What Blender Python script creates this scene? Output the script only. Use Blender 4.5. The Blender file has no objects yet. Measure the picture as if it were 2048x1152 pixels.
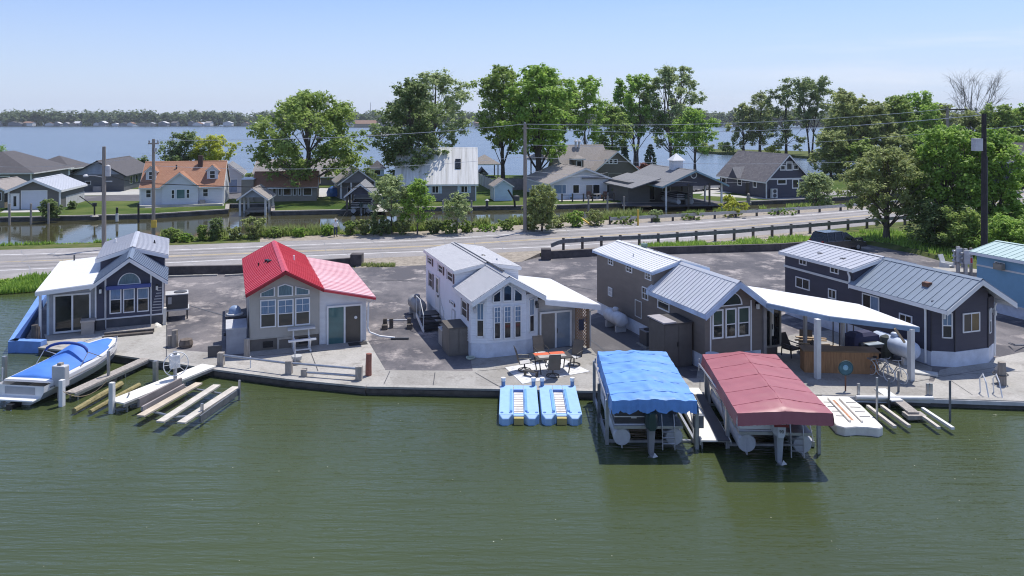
import bpy, math, random
import numpy as np
from mathutils import Vector, Matrix
S = bpy.context.scene
COL = S.collection
R = math.radians
F, CH, YH = 1560.0, 11.7, 238.0
WZ = -0.35          # water level
RZ = 0.30           # road level

def G(px, py, z=0.0):
    Y = F * (CH - z) / (py - YH)
    return Vector(((px - 1024) / F * Y, Y, z))

def D(px, py, Y):
    return Vector(((px - 1024) / F * Y, Y, CH - (py - YH) * Y / F))

# ------------------------------------------------------------------ materials
MATS = {}
def nodes(name):
    m = bpy.data.materials.new(name); m.use_nodes = True
    nt = m.node_tree; b = nt.nodes['Principled BSDF']
    MATS[name] = m
    return m, nt, b

def ramp(nt, fac, c1, c2, p1=0.3, p2=0.7):
    r = nt.nodes.new('ShaderNodeValToRGB')
    r.color_ramp.elements[0].position = p1; r.color_ramp.elements[1].position = p2
    r.color_ramp.elements[0].color = (*c1, 1); r.color_ramp.elements[1].color = (*c2, 1)
    nt.links.new(fac, r.inputs[0]); return r

def coords(nt, scale=(1, 1, 1), kind='Object', rot=(0, 0, 0)):
    tc = nt.nodes.new('ShaderNodeTexCoord'); mp = nt.nodes.new('ShaderNodeMapping')
    mp.inputs['Scale'].default_value = scale; mp.inputs['Rotation'].default_value = rot
    nt.links.new(tc.outputs[kind], mp.inputs[0]); return mp.outputs[0]

def noise(nt, vec, scale, detail=5, rough=.6):
    n = nt.nodes.new('ShaderNodeTexNoise'); n.inputs['Scale'].default_value = scale
    n.inputs['Detail'].default_value = detail; n.inputs['Roughness'].default_value = rough
    nt.links.new(vec, n.inputs['Vector']); return n.outputs['Fac']

def bump(nt, b, h, strength, dist):
    bp = nt.nodes.new('ShaderNodeBump'); bp.inputs['Strength'].default_value = strength
    bp.inputs['Distance'].default_value = dist
    nt.links.new(h, bp.inputs['Height']); nt.links.new(bp.outputs[0], b.inputs['Normal'])

def mix(nt, fac, a, c):
    m = nt.nodes.new('ShaderNodeMix'); m.data_type = 'RGBA'
    if hasattr(fac, 'links'): nt.links.new(fac, m.inputs[0])
    else: m.inputs[0].default_value = fac
    for i, v in ((6, a), (7, c)):
        if hasattr(v, 'links'): nt.links.new(v, m.inputs[i])
        else: m.inputs[i].default_value = (*v, 1)
    return m.outputs[2]

def mat(name, col, rough=.7, metal=0., var=.18, scale=1.6, col2=None, bmp=0., bscale=25., stretch=(1, 1, 1), p=(.3, .7), spec=.5, coat=0.):
    m, nt, b = nodes(name)
    v = coords(nt, stretch)
    c1 = tuple(x * (1 - var) for x in col); c2 = col2 or tuple(min(1, x * (1 + var)) for x in col)
    f = noise(nt, v, scale)
    nt.links.new(ramp(nt, f, c1, c2, *p).outputs[0], b.inputs['Base Color'])
    b.inputs['Roughness'].default_value = rough; b.inputs['Metallic'].default_value = metal
    b.inputs['Specular IOR Level'].default_value = spec
    if coat: b.inputs['Coat Weight'].default_value = coat
    if bmp: bump(nt, b, noise(nt, v, bscale, 4), bmp, .03)
    return m

def siding(name, col, pitch=.13, var=.1, vertical=False, strength=.9):
    m, nt, b = nodes(name)
    v = coords(nt)
    sx = nt.nodes.new('ShaderNodeSeparateXYZ'); nt.links.new(v, sx.inputs[0])
    d = nt.nodes.new('ShaderNodeMath'); d.operation = 'DIVIDE'; d.inputs[1].default_value = pitch
    if vertical:
        ad = nt.nodes.new('ShaderNodeMath'); ad.operation = 'ADD'
        nt.links.new(sx.outputs[0], ad.inputs[0]); nt.links.new(sx.outputs[1], ad.inputs[1]); nt.links.new(ad.outputs[0], d.inputs[0])
    else:
        nt.links.new(sx.outputs[2], d.inputs[0])
    fr = nt.nodes.new('ShaderNodeMath'); fr.operation = 'FRACT'; nt.links.new(d.outputs[0], fr.inputs[0])
    iv = nt.nodes.new('ShaderNodeMath'); iv.operation = 'SUBTRACT'; iv.inputs[0].default_value = 1; nt.links.new(fr.outputs[0], iv.inputs[1])
    f = noise(nt, coords(nt, (.7, .7, 2.5)), 1.3)
    nt.links.new(ramp(nt, f, tuple(x * (1 - var) for x in col), tuple(min(1, x * (1 + var)) for x in col)).outputs[0], b.inputs['Base Color'])
    b.inputs['Roughness'].default_value = .6
    bump(nt, b, iv.outputs[0], strength, .02)
    return m

def shingle(name, c1, c2, axis='y', sc=2.2):
    m, nt, b = nodes(name)
    v = coords(nt)
    sx = nt.nodes.new('ShaderNodeSeparateXYZ'); nt.links.new(v, sx.inputs[0])
    cb = nt.nodes.new('ShaderNodeCombineXYZ')
    a, c = (1, 0) if axis == 'y' else (0, 1)
    nt.links.new(sx.outputs[a], cb.inputs[0]); nt.links.new(sx.outputs[c], cb.inputs[1])
    br = nt.nodes.new('ShaderNodeTexBrick'); br.inputs['Scale'].default_value = sc
    br.inputs['Color1'].default_value = (*c1, 1); br.inputs['Color2'].default_value = (*c2, 1)
    br.inputs['Mortar'].default_value = (*[x * .45 for x in c1], 1); br.inputs['Mortar Size'].default_value = .022
    br.inputs['Bias'].default_value = -.1
    nt.links.new(cb.outputs[0], br.inputs['Vector'])
    f = noise(nt, v, 1.1)
    f2 = noise(nt, v, 9., 2)
    o = mix(nt, f, br.outputs['Color'], tuple(.5 * (x + y) for x, y in zip(c1, c2)))
    mu = nt.nodes.new('ShaderNodeMix'); mu.data_type = 'RGBA'; mu.blend_type = 'MULTIPLY'; mu.inputs[0].default_value = .5
    nt.links.new(o, mu.inputs[6]); nt.links.new(ramp(nt, f2, (.6, .6, .6), (1, 1, 1), .35, .65).outputs[0], mu.inputs[7])
    nt.links.new(mu.outputs[2], b.inputs['Base Color'])
    b.inputs['Roughness'].default_value = .85
    return m

def leafmat(name, c1, c2, trans=.3):
    m, nt, b = nodes(name)
    g = nt.nodes.new('ShaderNodeNewGeometry')
    r = ramp(nt, g.outputs['Random Per Island'], c1, c2, 0, 1)
    nt.links.new(r.outputs[0], b.inputs['Base Color']); b.inputs['Roughness'].default_value = .55
    b.inputs['Specular IOR Level'].default_value = .25
    t = nt.nodes.new('ShaderNodeBsdfTranslucent'); nt.links.new(r.outputs[0], t.inputs[0])
    ms = nt.nodes.new('ShaderNodeMixShader'); ms.inputs[0].default_value = trans
    nt.links.new(b.outputs[0], ms.inputs[1]); nt.links.new(t.outputs[0], ms.inputs[2])
    nt.links.new(ms.outputs[0], nt.nodes['Material Output'].inputs[0])
    return m

def water(name, col, waves, rough=.05, ripple_rot=0.3):
    m, nt, b = nodes(name)
    v = coords(nt, (1, 1, 1), 'Object', (0, 0, ripple_rot))
    big = noise(nt, v, .05, 2)
    nt.links.new(ramp(nt, big, tuple(x * .85 for x in col), tuple(x * 1.15 for x in col)).outputs[0], b.inputs['Base Color'])
    b.inputs['Roughness'].default_value = rough; b.inputs['IOR'].default_value = 1.333
    prev = None
    for (sx, sy, sc, amp, dist) in waves:
        mp = coords(nt, (sx, sy, 1), 'Object', (0, 0, ripple_rot))
        h = noise(nt, mp, sc, 3, .55)
        bp = nt.nodes.new('ShaderNodeBump'); bp.inputs['Strength'].default_value = amp; bp.inputs['Distance'].default_value = dist
        nt.links.new(h, bp.inputs['Height'])
        if prev: nt.links.new(prev.outputs[0], bp.inputs['Normal'])
        prev = bp
    nt.links.new(prev.outputs[0], b.inputs['Normal'])
    return m

WHITE = mat('white_paint', (.78, .78, .78), .5, var=.05)
WHITE2 = mat('weathered_white', (.66, .66, .64), .6, var=.12)
SLATE = siding('slate_siding', (.058, .062, .098), .2, strength=.4)
SKIRTD = mat('dark_skirt', (.10, .10, .11), .8)
BEIGE = siding('beige_siding', (.47, .44, .39), .12)
PALE = siding('pale_panel', (.68, .69, .71), .9, vertical=True, strength=.25)
LAPW = siding('white_siding', (.76, .78, .82), .12, var=.04)
BROWN = siding('brown_siding', (.165, .14, .125), .2, strength=.35)
CHAR = siding('charcoal_siding', (.052, .052, .078), .25, strength=.3)
BLUES = siding('light_blue_siding', (.17, .38, .55), .12)
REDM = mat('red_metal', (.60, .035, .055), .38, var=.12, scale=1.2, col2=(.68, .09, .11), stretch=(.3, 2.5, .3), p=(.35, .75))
PINKM = mat('pale_pink_metal', (.80, .43, .46), .45, var=.1, scale=1.2, col2=(.85, .58, .59), stretch=(.3, 2.5, .3), p=(.3, .7))  # lean-to roof colour, paler and pinker than the main red roof
WHITEM = mat('white_metal', (.73, .73, .735), .4, var=.03)
SLATEM = mat('blue_grey_metal', (.17, .21, .28), .38, var=.06)
GREYM = mat('grey_metal', (.46, .47, .51), .38, var=.05)
LGREYM = mat('pale_grey_metal', (.52, .535, .57), .4, var=.04)
STEELB = mat('steel_blue_metal', (.235, .28, .335), .36, var=.06)
MINT = mat('pale_green_metal', (.43, .55, .525), .4, var=.05)
SHW = shingle('light_grey_shingle', (.42, .43, .46), (.58, .58, .60), 'y', 2.6)
GALV = mat('galvanised_steel', (.42, .43, .45), .4, .7, var=.15, scale=5)
DGALV = mat('weathered_steel', (.16, .17, .19), .55, .4, var=.3, scale=4)
BLACK = mat('black_plastic', (.016, .016, .019), .45)
RUBBER = mat('black_rubber', (.02, .02, .02), .8)
DGREY = mat('dark_grey_paint', (.07, .07, .075), .5)
MGREY = mat('mid_grey_paint', (.22, .22, .23), .6)
LGREY = mat('light_grey_paint', (.5, .5, .51), .6)
SHEDB = mat('brown_resin', (.17, .15, .13), .6)
SHEDG = mat('grey_resin', (.33, .34, .38), .6)
BRONZE = mat('bronze_frame', (.06, .055, .05), .45)
MESHF = mat('brown_sling_fabric', (.15, .125, .10), .8)
WOOD = mat('grey_weathered_wood', (.33, .30, .27), .85, var=.3, scale=3, stretch=(3, 3, .6), bmp=.3)
WOODY = mat('tan_wood', (.42, .31, .20), .8, var=.22, scale=3, stretch=(4, 4, .6))
CEDAR = mat('cedar_boards', (.36, .19, .085), .75, var=.3, scale=3, stretch=(5, 5, .5))
DWOOD = mat('dark_wood', (.10, .085, .075), .85, var=.35, scale=4, bmp=.3)
PLANK = mat('pale_deck_plank', (.52, .48, .42), .8, var=.2, scale=3, stretch=(1, 1, 1))
MOSS = mat('mossy_log', (.26, .22, .10), .9, var=.4, scale=6, bmp=.5)
POLE = mat('utility_pole_wood', (.27, .24, .21), .9, var=.25, scale=3, stretch=(6, 6, .4))
DPOLE = mat('dark_pole_wood', (.035, .03, .032), .9, var=.3, scale=3)
BRICK = shingle('red_brick', (.28, .11, .08), (.36, .16, .12), 'y', 5)
BLUEF = mat('blue_canvas', (.06, .20, .62), .65, var=.16, scale=.9, bmp=.35, bscale=3)
BLUET = mat('bright_blue_canvas', (.13, .31, .66), .55, var=.18, scale=1.4, bmp=.9, bscale=2.6, stretch=(.5, 1.6, 1))
MAROON = mat('maroon_canvas', (.33, .10, .118), .5, var=.1, scale=.8, bmp=.25, bscale=2.0, stretch=(.6, 1.2, 1), spec=.6)
BLUEQ = mat('dock_blue_plastic', (.15, .29, .64), .5, var=.15, scale=2)
BLUEP = mat('pale_blue_plastic', (.32, .52, .80), .45, var=.08, scale=3)
BLUED = mat('blue_plastic', (.10, .20, .50), .5, var=.12)
CREAM = mat('cream_plastic', (.74, .71, .64), .55, var=.1, scale=3)
GEL = mat('white_gelcoat', (.80, .80, .80), .2, var=.02)
GELG = mat('grey_gelcoat', (.34, .36, .40), .25, var=.1)
ALU = mat('pontoon_aluminium', (.50, .51, .54), .4, .15, var=.12, scale=3)
PANELB = mat('dark_boat_panel', (.05, .05, .065), .3)
CHROME = mat('bright_rail', (.72, .72, .74), .3, .1, var=.03)
ORANGE = mat('orange_tile', (.70, .13, .05), .6, var=.2)
RUG = mat('pale_woven_rug', (.62, .62, .62), .9, var=.35, scale=5, stretch=(1, 5, 1), p=(.38, .62))
SEATW = mat('pale_seat_fabric', (.5, .5, .5), .8)
YEL = mat('yellow_paint', (.62, .42, .07), .7)
PURP = mat('navy_fabric', (.03, .032, .085), .8)
TEAL = mat('teal_paint', (.04, .12, .16), .6, var=.3, scale=6)
RUSTY = mat('rusty_steel', (.16, .08, .055), .8, var=.3, scale=6)
TARP = mat('blue_tarp', (.07, .2, .6), .6)
SILV = mat('silver_car_paint', (.5, .5, .52), .25, .5, var=.02)
GREYC = mat('grey_car_paint', (.075, .075, .085), .22, .5, var=.02, coat=.5)
WHITEC = mat('white_car_paint', (.8, .8, .8), .25, 0, var=.02)
SKIN = mat('skin', (.5, .3, .22), .6)
JEANS = mat('dark_jeans', (.03, .045, .09), .8)
CLOTHW = mat('white_cloth', (.75, .74, .72), .8)
GLASS = mat('window_glass', (.016, .019, .022), .05, var=.1, spec=.6)
GLASSB = mat('blind_behind_glass', (.17, .25, .36), .08, var=.2, scale=5, stretch=(4, 4, .6))
GLASSC = mat('curtain_behind_glass', (.13, .20, .24), .1, var=.25, scale=6, stretch=(5, 5, .4))
GLASST = mat('teal_door_glass', (.08, .17, .17), .05, var=.15)
LAMPG = mat('lamp_glass', (.7, .7, .66), .2, var=.02)
WHITEFAR = siding('white_far_siding', (.66, .68, .72), .22, var=.05, strength=.5)
GREYFAR = siding('grey_far_siding', (.14, .135, .13), .25, strength=.4)
GREY2 = siding('mid_grey_siding', (.20, .195, .205), .25, strength=.4)
TANFAR = siding('tan_far_siding', (.26, .24, .20), .25, strength=.4)
BRNFAR = siding('brown_far_siding', (.13, .115, .095), .25, strength=.4)
NAVY = siding('navy_far_siding', (.060, .063, .095), .25, strength=.4)
PBLUE = siding('pale_blue_far_siding', (.5, .62, .72), .25, strength=.4)
DARKF = siding('dark_far_siding', (.085, .09, .10), .25, strength=.4)
ASH_O = shingle('orange_shingle', (.34, .16, .095), (.46, .25, .16), 'x', 1.6)
ASH_D = shingle('dark_shingle', (.075, .072, .08), (.13, .12, .125), 'y', 1.6)
ASH_DX = shingle('mottled_dark_shingle', (.10, .095, .11), (.24, .22, .22), 'x', 1.2)
ASH_T = shingle('taupe_shingle', (.26, .23, .21), (.36, .33, .31), 'y', 1.6)
ASH_G = shingle('grey_shingle', (.20, .20, .21), (.28, .28, .29), 'y', 1.6)
STREAKW = mat('streaked_white_metal', (.78, .77, .74), .4, var=.0, scale=1.2, col2=(.45, .43, .38), stretch=(2.2, .12, .12), p=(.42, .78))
DCONC = mat('dark_stained_concrete', (.085, .083, .08), .9, var=.5, scale=1.3, bmp=.4, bscale=6)
WALLC = mat('retaining_wall_timber', (.085, .075, .075), .9, var=.35, scale=2, bmp=.5, bscale=5)
GRASS = mat('lawn_grass', (.07, .135, .024), .95, var=.4, scale=.16, col2=(.13, .155, .045), p=(.38, .72), bmp=.6, bscale=14, spec=.1)
GRASS2 = mat('rough_grass', (.075, .14, .025), .95, var=.4, scale=.8, col2=(.15, .15, .06), bmp=.6, bscale=10, spec=.1)
GRAVEL = mat('gravel_verge', (.30, .26, .21), .95, var=.3, scale=3, bmp=.5)

def asphalt(name, base, patch, worn, sc=.12):
    m, nt, b = nodes(name)
    v = coords(nt)
    v2 = coords(nt, (1, .55, 1), 'Object', (0, 0, .35))
    n1 = noise(nt, v2, sc, 9, .68); n2 = noise(nt, v, sc * 2.3, 8, .7); n3 = noise(nt, v, 9., 3)
    a = ramp(nt, n1, base, patch, .44, .58)
    c = mix(nt, ramp(nt, n2, (0, 0, 0), (1, 1, 1), .53, .68).outputs[0], a.outputs[0], worn)
    mu = nt.nodes.new('ShaderNodeMix'); mu.data_type = 'RGBA'; mu.blend_type = 'MULTIPLY'; mu.inputs[0].default_value = .5
    nt.links.new(c, mu.inputs[6]); nt.links.new(ramp(nt, n3, (.65, .65, .65), (1.1, 1.1, 1.1), .3, .7).outputs[0], mu.inputs[7])
    nt.links.new(mu.outputs[2], b.inputs['Base Color']); b.inputs['Roughness'].default_value = .9
    bump(nt, b, n3, .25, .02)
    return m
CONC = asphalt('concrete', (.30, .285, .26), (.37, .355, .33), (.22, .205, .185), .5)
CONC2 = asphalt('pale_concrete', (.36, .345, .315), (.43, .41, .38), (.27, .25, .225), .45)
LOT = asphalt('worn_asphalt', (.088, .084, .095), (.19, .175, .178), (.46, .41, .385), .2)
ROADM = asphalt('bleached_road_asphalt', (.265, .25, .245), (.32, .30, .295), (.36, .34, .33), .15)
LOTD = asphalt('dark_asphalt', (.10, .096, .104), (.13, .125, .13), (.19, .18, .18), .1)

# ------------------------------------------------------------------ mesh builder
class MB:
    def __init__(s, M=None):
        s.v = []; s.f = []; s.m = []; s.k = 0; s.M = M or Matrix.Identity(4)
    def add(s, vs, fs):
        n = len(s.v); s.v += [s.M @ Vector(p) for p in vs]
        s.f += [tuple(n + i for i in f) for f in fs]; s.m += [s.k] * len(fs); return s
    def box(s, x0, x1, y0, y1, z0, z1):
        return s.add([(x0, y0, z0), (x1, y0, z0), (x1, y1, z0), (x0, y1, z0), (x0, y0, z1), (x1, y0, z1), (x1, y1, z1), (x0, y1, z1)],
                     [(3, 2, 1, 0), (4, 5, 6, 7), (0, 1, 5, 4), (1, 2, 6, 5), (2, 3, 7, 6), (3, 0, 4, 7)])
    def bar(s, p, q, w, h, up=(0, 0, 1)):
        p = Vector(p); q = Vector(q); d = (q - p).normalized(); u = Vector(up)
        if abs(d.dot(u)) > .98: u = Vector((0, 1, 0))
        a = d.cross(u).normalized(); b = a.cross(d).normalized(); a *= w / 2; b *= h / 2
        return s.add([p - a - b, p + a - b, p + a + b, p - a + b, q - a - b, q + a - b, q + a + b, q - a + b],
                     [(3, 2, 1, 0), (4, 5, 6, 7), (0, 1, 5, 4), (1, 2, 6, 5), (2, 3, 7, 6), (3, 0, 4, 7)])
    def tube(s, pts, r, n=8, cap=True):
        pts = [Vector(p) for p in pts]; rs = r if isinstance(r, (list, tuple)) else [r] * len(pts)
        V = []; fs = []; a0 = None
        for i, p in enumerate(pts):
            d = (pts[min(i + 1, len(pts) - 1)] - pts[max(i - 1, 0)]).normalized()
            if a0 is None:
                a = d.orthogonal().normalized()
            else:
                a = (a0 - d * a0.dot(d)); a = a.normalized() if a.length > 1e-6 else d.orthogonal().normalized()
            a0 = a; b = d.cross(a)
            V += [p + (a * math.cos(2 * math.pi * k / n) + b * math.sin(2 * math.pi * k / n)) * rs[i] for k in range(n)]
        for i in range(len(pts) - 1):
            for k in range(n):
                k2 = (k + 1) % n
                fs.append((i * n + k, i * n + k2, (i + 1) * n + k2, (i + 1) * n + k))
        if cap:
            fs.append(tuple(range(n - 1, -1, -1))); fs.append(tuple((len(pts) - 1) * n + k for k in range(n)))
        return s.add(V, fs)
    def ext(s, poly, axis, a, b):
        def P(p, t): return {'y': (p[0], t, p[1]), 'x': (t, p[0], p[1]), 'z': (p[0], p[1], t)}[axis]
        n = len(poly)
        V = [P(p, a) for p in poly] + [P(p, b) for p in poly]
        return s.add(V, [tuple(range(n))[::-1], tuple(range(n, 2 * n))] + [(i, (i + 1) % n, n + (i + 1) % n, n + i) for i in range(n)])
    def slab(s, pts, t):
        pts = [Vector(p) for p in pts]; nrm = (pts[1] - pts[0]).cross(pts[2] - pts[0]).normalized()
        if nrm.z < 0: nrm = -nrm
        n = len(pts)
        return s.add(pts + [p + nrm * t for p in pts], [tuple(range(n))[::-1], tuple(range(n, 2 * n))] + [(i, (i + 1) % n, n + (i + 1) % n, n + i) for i in range(n)])
    def lathe(s, prof, c=(0, 0, 0), n=16):
        V = []; fs = []; c = Vector(c)
        for r, z in prof:
            V += [c + Vector((r * math.cos(2 * math.pi * k / n), r * math.sin(2 * math.pi * k / n), z)) for k in range(n)]
        for i in range(len(prof) - 1):
            for k in range(n):
                k2 = (k + 1) % n; fs.append((i * n + k, i * n + k2, (i + 1) * n + k2, (i + 1) * n + k))
        fs.append(tuple(range(n - 1, -1, -1))); fs.append(tuple((len(prof) - 1) * n + k for k in range(n)))
        return s.add(V, fs)
    def ring(s, c, R_, r, ax='y', n=24, m=6):
        pts = []
        for k in range(n + 1):
            a = 2 * math.pi * k / n; x, y = R_ * math.cos(a), R_ * math.sin(a)
            pts.append(Vector(c) + Vector({'y': (x, 0, y), 'x': (0, x, y), 'z': (x, y, 0)}[ax]))
        return s.tube(pts, r, m, False)
    def loft(s, secs, cap=True):
        n = len(secs[0]); V = [p for q in secs for p in q]; fs = []
        for i in range(len(secs) - 1):
            for k in range(n - 1):
                fs.append((i * n + k, i * n + k + 1, (i + 1) * n + k + 1, (i + 1) * n + k))
        if cap:
            fs.append(tuple(range(n))[::-1]); fs.append(tuple((len(secs) - 1) * n + k for k in range(n)))
        return s.add(V, fs)
    def build(s, name, m, parent=None, loc=None, rz=0., smooth=False, bevel=0.):
        me = bpy.data.meshes.new(name); me.from_pydata([tuple(v) for v in s.v], [], s.f)
        for x in (m if isinstance(m, (list, tuple)) else [m]): me.materials.append(x)
        me.polygons.foreach_set('material_index', s.m)
        if smooth: me.polygons.foreach_set('use_smooth', [True] * len(s.f))
        me.update()
        import bmesh
        bm = bmesh.new(); bm.from_mesh(me); bmesh.ops.recalc_face_normals(bm, faces=bm.faces); bm.to_mesh(me); bm.free()
        o = bpy.data.objects.new(name, me); COL.objects.link(o)
        if parent: o.parent = parent
        if loc is not None: o.location = loc
        o.rotation_euler.z = rz
        if bevel:
            bv = o.modifiers.new('bevel', 'BEVEL'); bv.width = bevel; bv.segments = 2; bv.limit_method = 'ANGLE'
        return o

def T(o, label, cat, group=None):
    o['label'] = label; o['category'] = cat
    if group: o['group'] = group
    return o
def empty(name, loc=(0, 0, 0), rz=0., label=None, cat=None, group=None):
    o = bpy.data.objects.new(name, None); COL.objects.link(o); o.location = loc; o.rotation_euler.z = rz
    o.empty_display_size = .3
    if label: T(o, label, cat, group)
    return o
def struct(o, kind='structure'):
    o['kind'] = kind; return o
def kids(o): return [c for c in bpy.data.objects if c.parent == o]
def dup(o, loc=None, rz=None, label=None, group=None, scale=None):
    def cp(a, par):
        c = a.copy(); COL.objects.link(c); c.parent = par
        for ch in list(a.children): cp(ch, c)
        return c
    c = cp(o, None)
    if loc is not None: c.location = loc
    if rz is not None: c.rotation_euler.z = rz
    if label: c['label'] = label
    if group: c['group'] = group
    if scale: c.scale = scale
    return c

# ------------------------------------------------------------------ houses
class House:
    """local frame: x along the front (to the right), y along the length (away), z up"""
    def __init__(s, name, o, deg, label, cat='house', z=0., group=None):
        a = R(deg); s.o = Vector((o[0], o[1], z)); s.a = a; s.z = z
        s.u = Vector((math.cos(a), math.sin(a), 0)); s.v = Vector((-math.sin(a), math.cos(a), 0))
        s.r = empty(name, s.o, a, label, cat, group); s.M = None; s.off = 0.
    def W(s, u, v, z): return s.o + s.u * u + s.v * v + Vector((0, 0, z))
    def front(s, px, py, v=0.):
        k = (px - 1024) / F
        Y = (v + s.o.xy.dot(s.v.xy)) / (k * s.v.x + s.v.y); X = k * Y
        return (X - s.o.x) * s.u.x + (Y - s.o.y) * s.u.y, CH - (py - YH) * Y / F - s.z
    def left(s, px, py, u=0.):
        k = (px - 1024) / F
        Y = (u + s.o.xy.dot(s.u.xy)) / (k * s.u.x + s.u.y); X = k * Y
        return (X - s.o.x) * s.v.x + (Y - s.o.y) * s.v.y, CH - (py - YH) * Y / F - s.z
    def plane(s, pl, at=0.):
        of = s.off
        at = at + (of if pl == 'R' else -of)
        if pl == 'F': return Matrix(((1, 0, 0, 0), (0, 0, -1, at), (0, 1, 0, 0), (0, 0, 0, 1)))
        if pl == 'L': return Matrix(((0, 0, -1, at), (-1, 0, 0, 0), (0, 1, 0, 0), (0, 0, 0, 1)))
        if pl == 'R': return Matrix(((0, 0, 1, at), (1, 0, 0, 0), (0, 1, 0, 0), (0, 0, 0, 1)))
    def rect(s, pl, r, at=0.):
        x0, y0, x1, y1 = r
        if pl == 'F':
            a0, b1 = s.front(x0, y0, at); a1, b0 = s.front(x1, y1, at)
        else:
            a0, b1 = s.left(x0, y0, at); a1, b0 = s.left(x1, y1, at)
            if pl == 'L': a0, a1 = -a0, -a1
        return a0, a1, b0, b1
    def win(s, pl, r, at=0., bars=(), fr=None, pane=None, fw=.06, name='window', px=True, panes=None, frame_d=.045):
        a0, a1, b0, b1 = s.rect(pl, r, at) if px else r
        if b1 - b0 < .2: b1 = b0 + .2
        M = s.plane(pl, at); m = MB(M)
        d = frame_d
        m.box(a0, a1, b0, b0 + fw, 0, d); m.box(a0, a1, b1 - fw, b1, 0, d)
        m.box(a0, a0 + fw, b0 + fw, b1 - fw, 0, d); m.box(a1 - fw, a1, b0 + fw, b1 - fw, 0, d)
        for br in bars:
            k, t = br[0], br[1]; lo, hi = (br[2], br[3]) if len(br) > 3 else (0, 1); w = (br[4] if len(br) > 4 else fw * .6) / 2
            if k == 'h':
                y = b0 + (b1 - b0) * t; m.box(a0 + fw, a1 - fw, y - w, y + w, .012, d - .006)
            else:
                x = a0 + (a1 - a0) * t; m.box(x - w, x + w, b0 + fw + (b1 - b0 - 2 * fw) * lo, b0 + fw + (b1 - b0 - 2 * fw) * hi, .012, d - .004)
        f = m.build(name, fr or WHITE, s.r)
        if panes:
            for (x0, x1, y0, y1, pm) in panes:
                p = MB(M).box(a0 + fw + (a1 - a0 - 2 * fw) * x0, a0 + fw + (a1 - a0 - 2 * fw) * x1, b0 + fw + (b1 - b0 - 2 * fw) * y0, b0 + fw + (b1 - b0 - 2 * fw) * y1, .003, .016)
                p.build('pane', pm, f)
        else:
            MB(M).box(a0 + fw, a1 - fw, b0 + fw, b1 - fw, .003, .016).build('pane', pane or GLASS, f)
        return f
    def polywin(s, pl, pts, at=0., fw=.06, pane=None, fr=None, px=True):
        if px:
            pts = [s.front(x, y, at) if pl == 'F' else s.left(x, y, at) for x, y in pts]
            if pl == 'L': pts = [(-a, b) for a, b in pts]
        c = Vector((sum(p[0] for p in pts) / len(pts), sum(p[1] for p in pts) / len(pts)))
        P = [Vector(p) for p in pts]; n = len(P)
        sz = max((p - c).length for p in P); Q = [c + (p - c) * (1 - fw / (sz * .7)) for p in P]
        M = s.plane(pl, at); m = MB(M)
        for i in range(n):
            j = (i + 1) % n
            V = [(*P[i], 0), (*P[j], 0), (*Q[j], 0), (*Q[i], 0), (*P[i], .045), (*P[j], .045), (*Q[j], .045), (*Q[i], .045)]
            m.add(V, [(0, 1, 2, 3), (4, 5, 6, 7), (0, 1, 5, 4), (3, 2, 6, 7)])
        f = m.build('window', fr or WHITE, s.r)
        MB(M).ext([tuple(q) for q in Q], 'z', .003, .016).build('pane', pane or GLASS, f)
        return f
    def arch(s, pl, r, at=0., pane=None):
        a0, a1, b0, b1 = s.rect(pl, r, at)
        c = (a0 + a1) / 2; w = (a1 - a0) / 2
        pts = [(c + w * math.cos(t), b0 + (b1 - b0) * math.sin(t)) for t in [math.pi * k / 14 for k in range(15)]]
        return s.polywin(pl, pts, at, .06, pane, px=False)
    def walls(s, w, v0, v1, zs, ze, zr, m, name='wall', u0=0.):
        return MB(s.M).ext([(u0, zs), (u0 + w, zs), (u0 + w, ze), (u0 + w / 2, zr), (u0, ze)], 'y', v0, v1).build(name, m, s.r)
    def gable(s, w, v0, v1, ze, zr, oh, m, rib=0., ohf=.4, ohb=.3, t=.07, fm=None, name='roof', u0=0., fw=.17, lift=.0, cap=True, ribm=None, sides='LR'):
        """two slopes, ribs and ridge cap as one roof mesh; fascia boards as another part"""
        sl = (zr - ze) / (w / 2); c = u0 + w / 2; z0 = ze - oh * sl; a, b = v0 - ohf, v1 + ohb
        b_ = MB(s.M)
        for sg in (-1, 1):
            if ('L' if sg < 0 else 'R') not in sides: continue
            e = c + sg * (w / 2 + oh)
            b_.slab([(c, a, zr + lift), (c, b, zr + lift), (e, b, z0 + lift), (e, a, z0 + lift)], t)
            if rib:
                n = max(2, int((b - a) / rib)); nv = Vector((sg * sl, 0, 1)).normalized()
                for i in range(n + 1):
                    y = a + .03 + (b - a - .06) * i / n
                    o = nv * (t + .008)
                    b_.bar(Vector((c, y, zr + lift)) + o, Vector((e, y, z0 + lift)) + o, .03, .035, nv)
        if cap:
            h = t + .045 + lift
            b_.add([(c - .16, a - .01, zr + h - .16 * sl), (c, a - .01, zr + h), (c + .16, a - .01, zr + h - .16 * sl), (c - .16, b + .01, zr + h - .16 * sl), (c, b + .01, zr + h), (c + .16, b + .01, zr + h - .16 * sl)],
                   [(0, 1, 4, 3), (1, 2, 5, 4)])
        ro = b_.build(name, m, s.r)
        f = MB(s.M)
        for sg in (-1, 1):
            if ('L' if sg < 0 else 'R') not in sides: continue
            e = c + sg * (w / 2 + oh); zt = .012
            for y0, y1 in ((a - .03, a), (b, b + .03)):
                f.add([(c, y0, zr + lift + t * .6), (e, y0, z0 + lift + t * .6), (e, y0, z0 + lift - fw), (c, y0, zr + lift - fw),
                       (c, y1, zr + lift + t * .6), (e, y1, z0 + lift + t * .6), (e, y1, z0 + lift - fw), (c, y1, zr + lift - fw)],
                      [(0, 1, 2, 3), (4, 5, 6, 7), (3, 2, 6, 7), (1, 2, 6, 5), (0, 1, 5, 4)])
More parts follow.
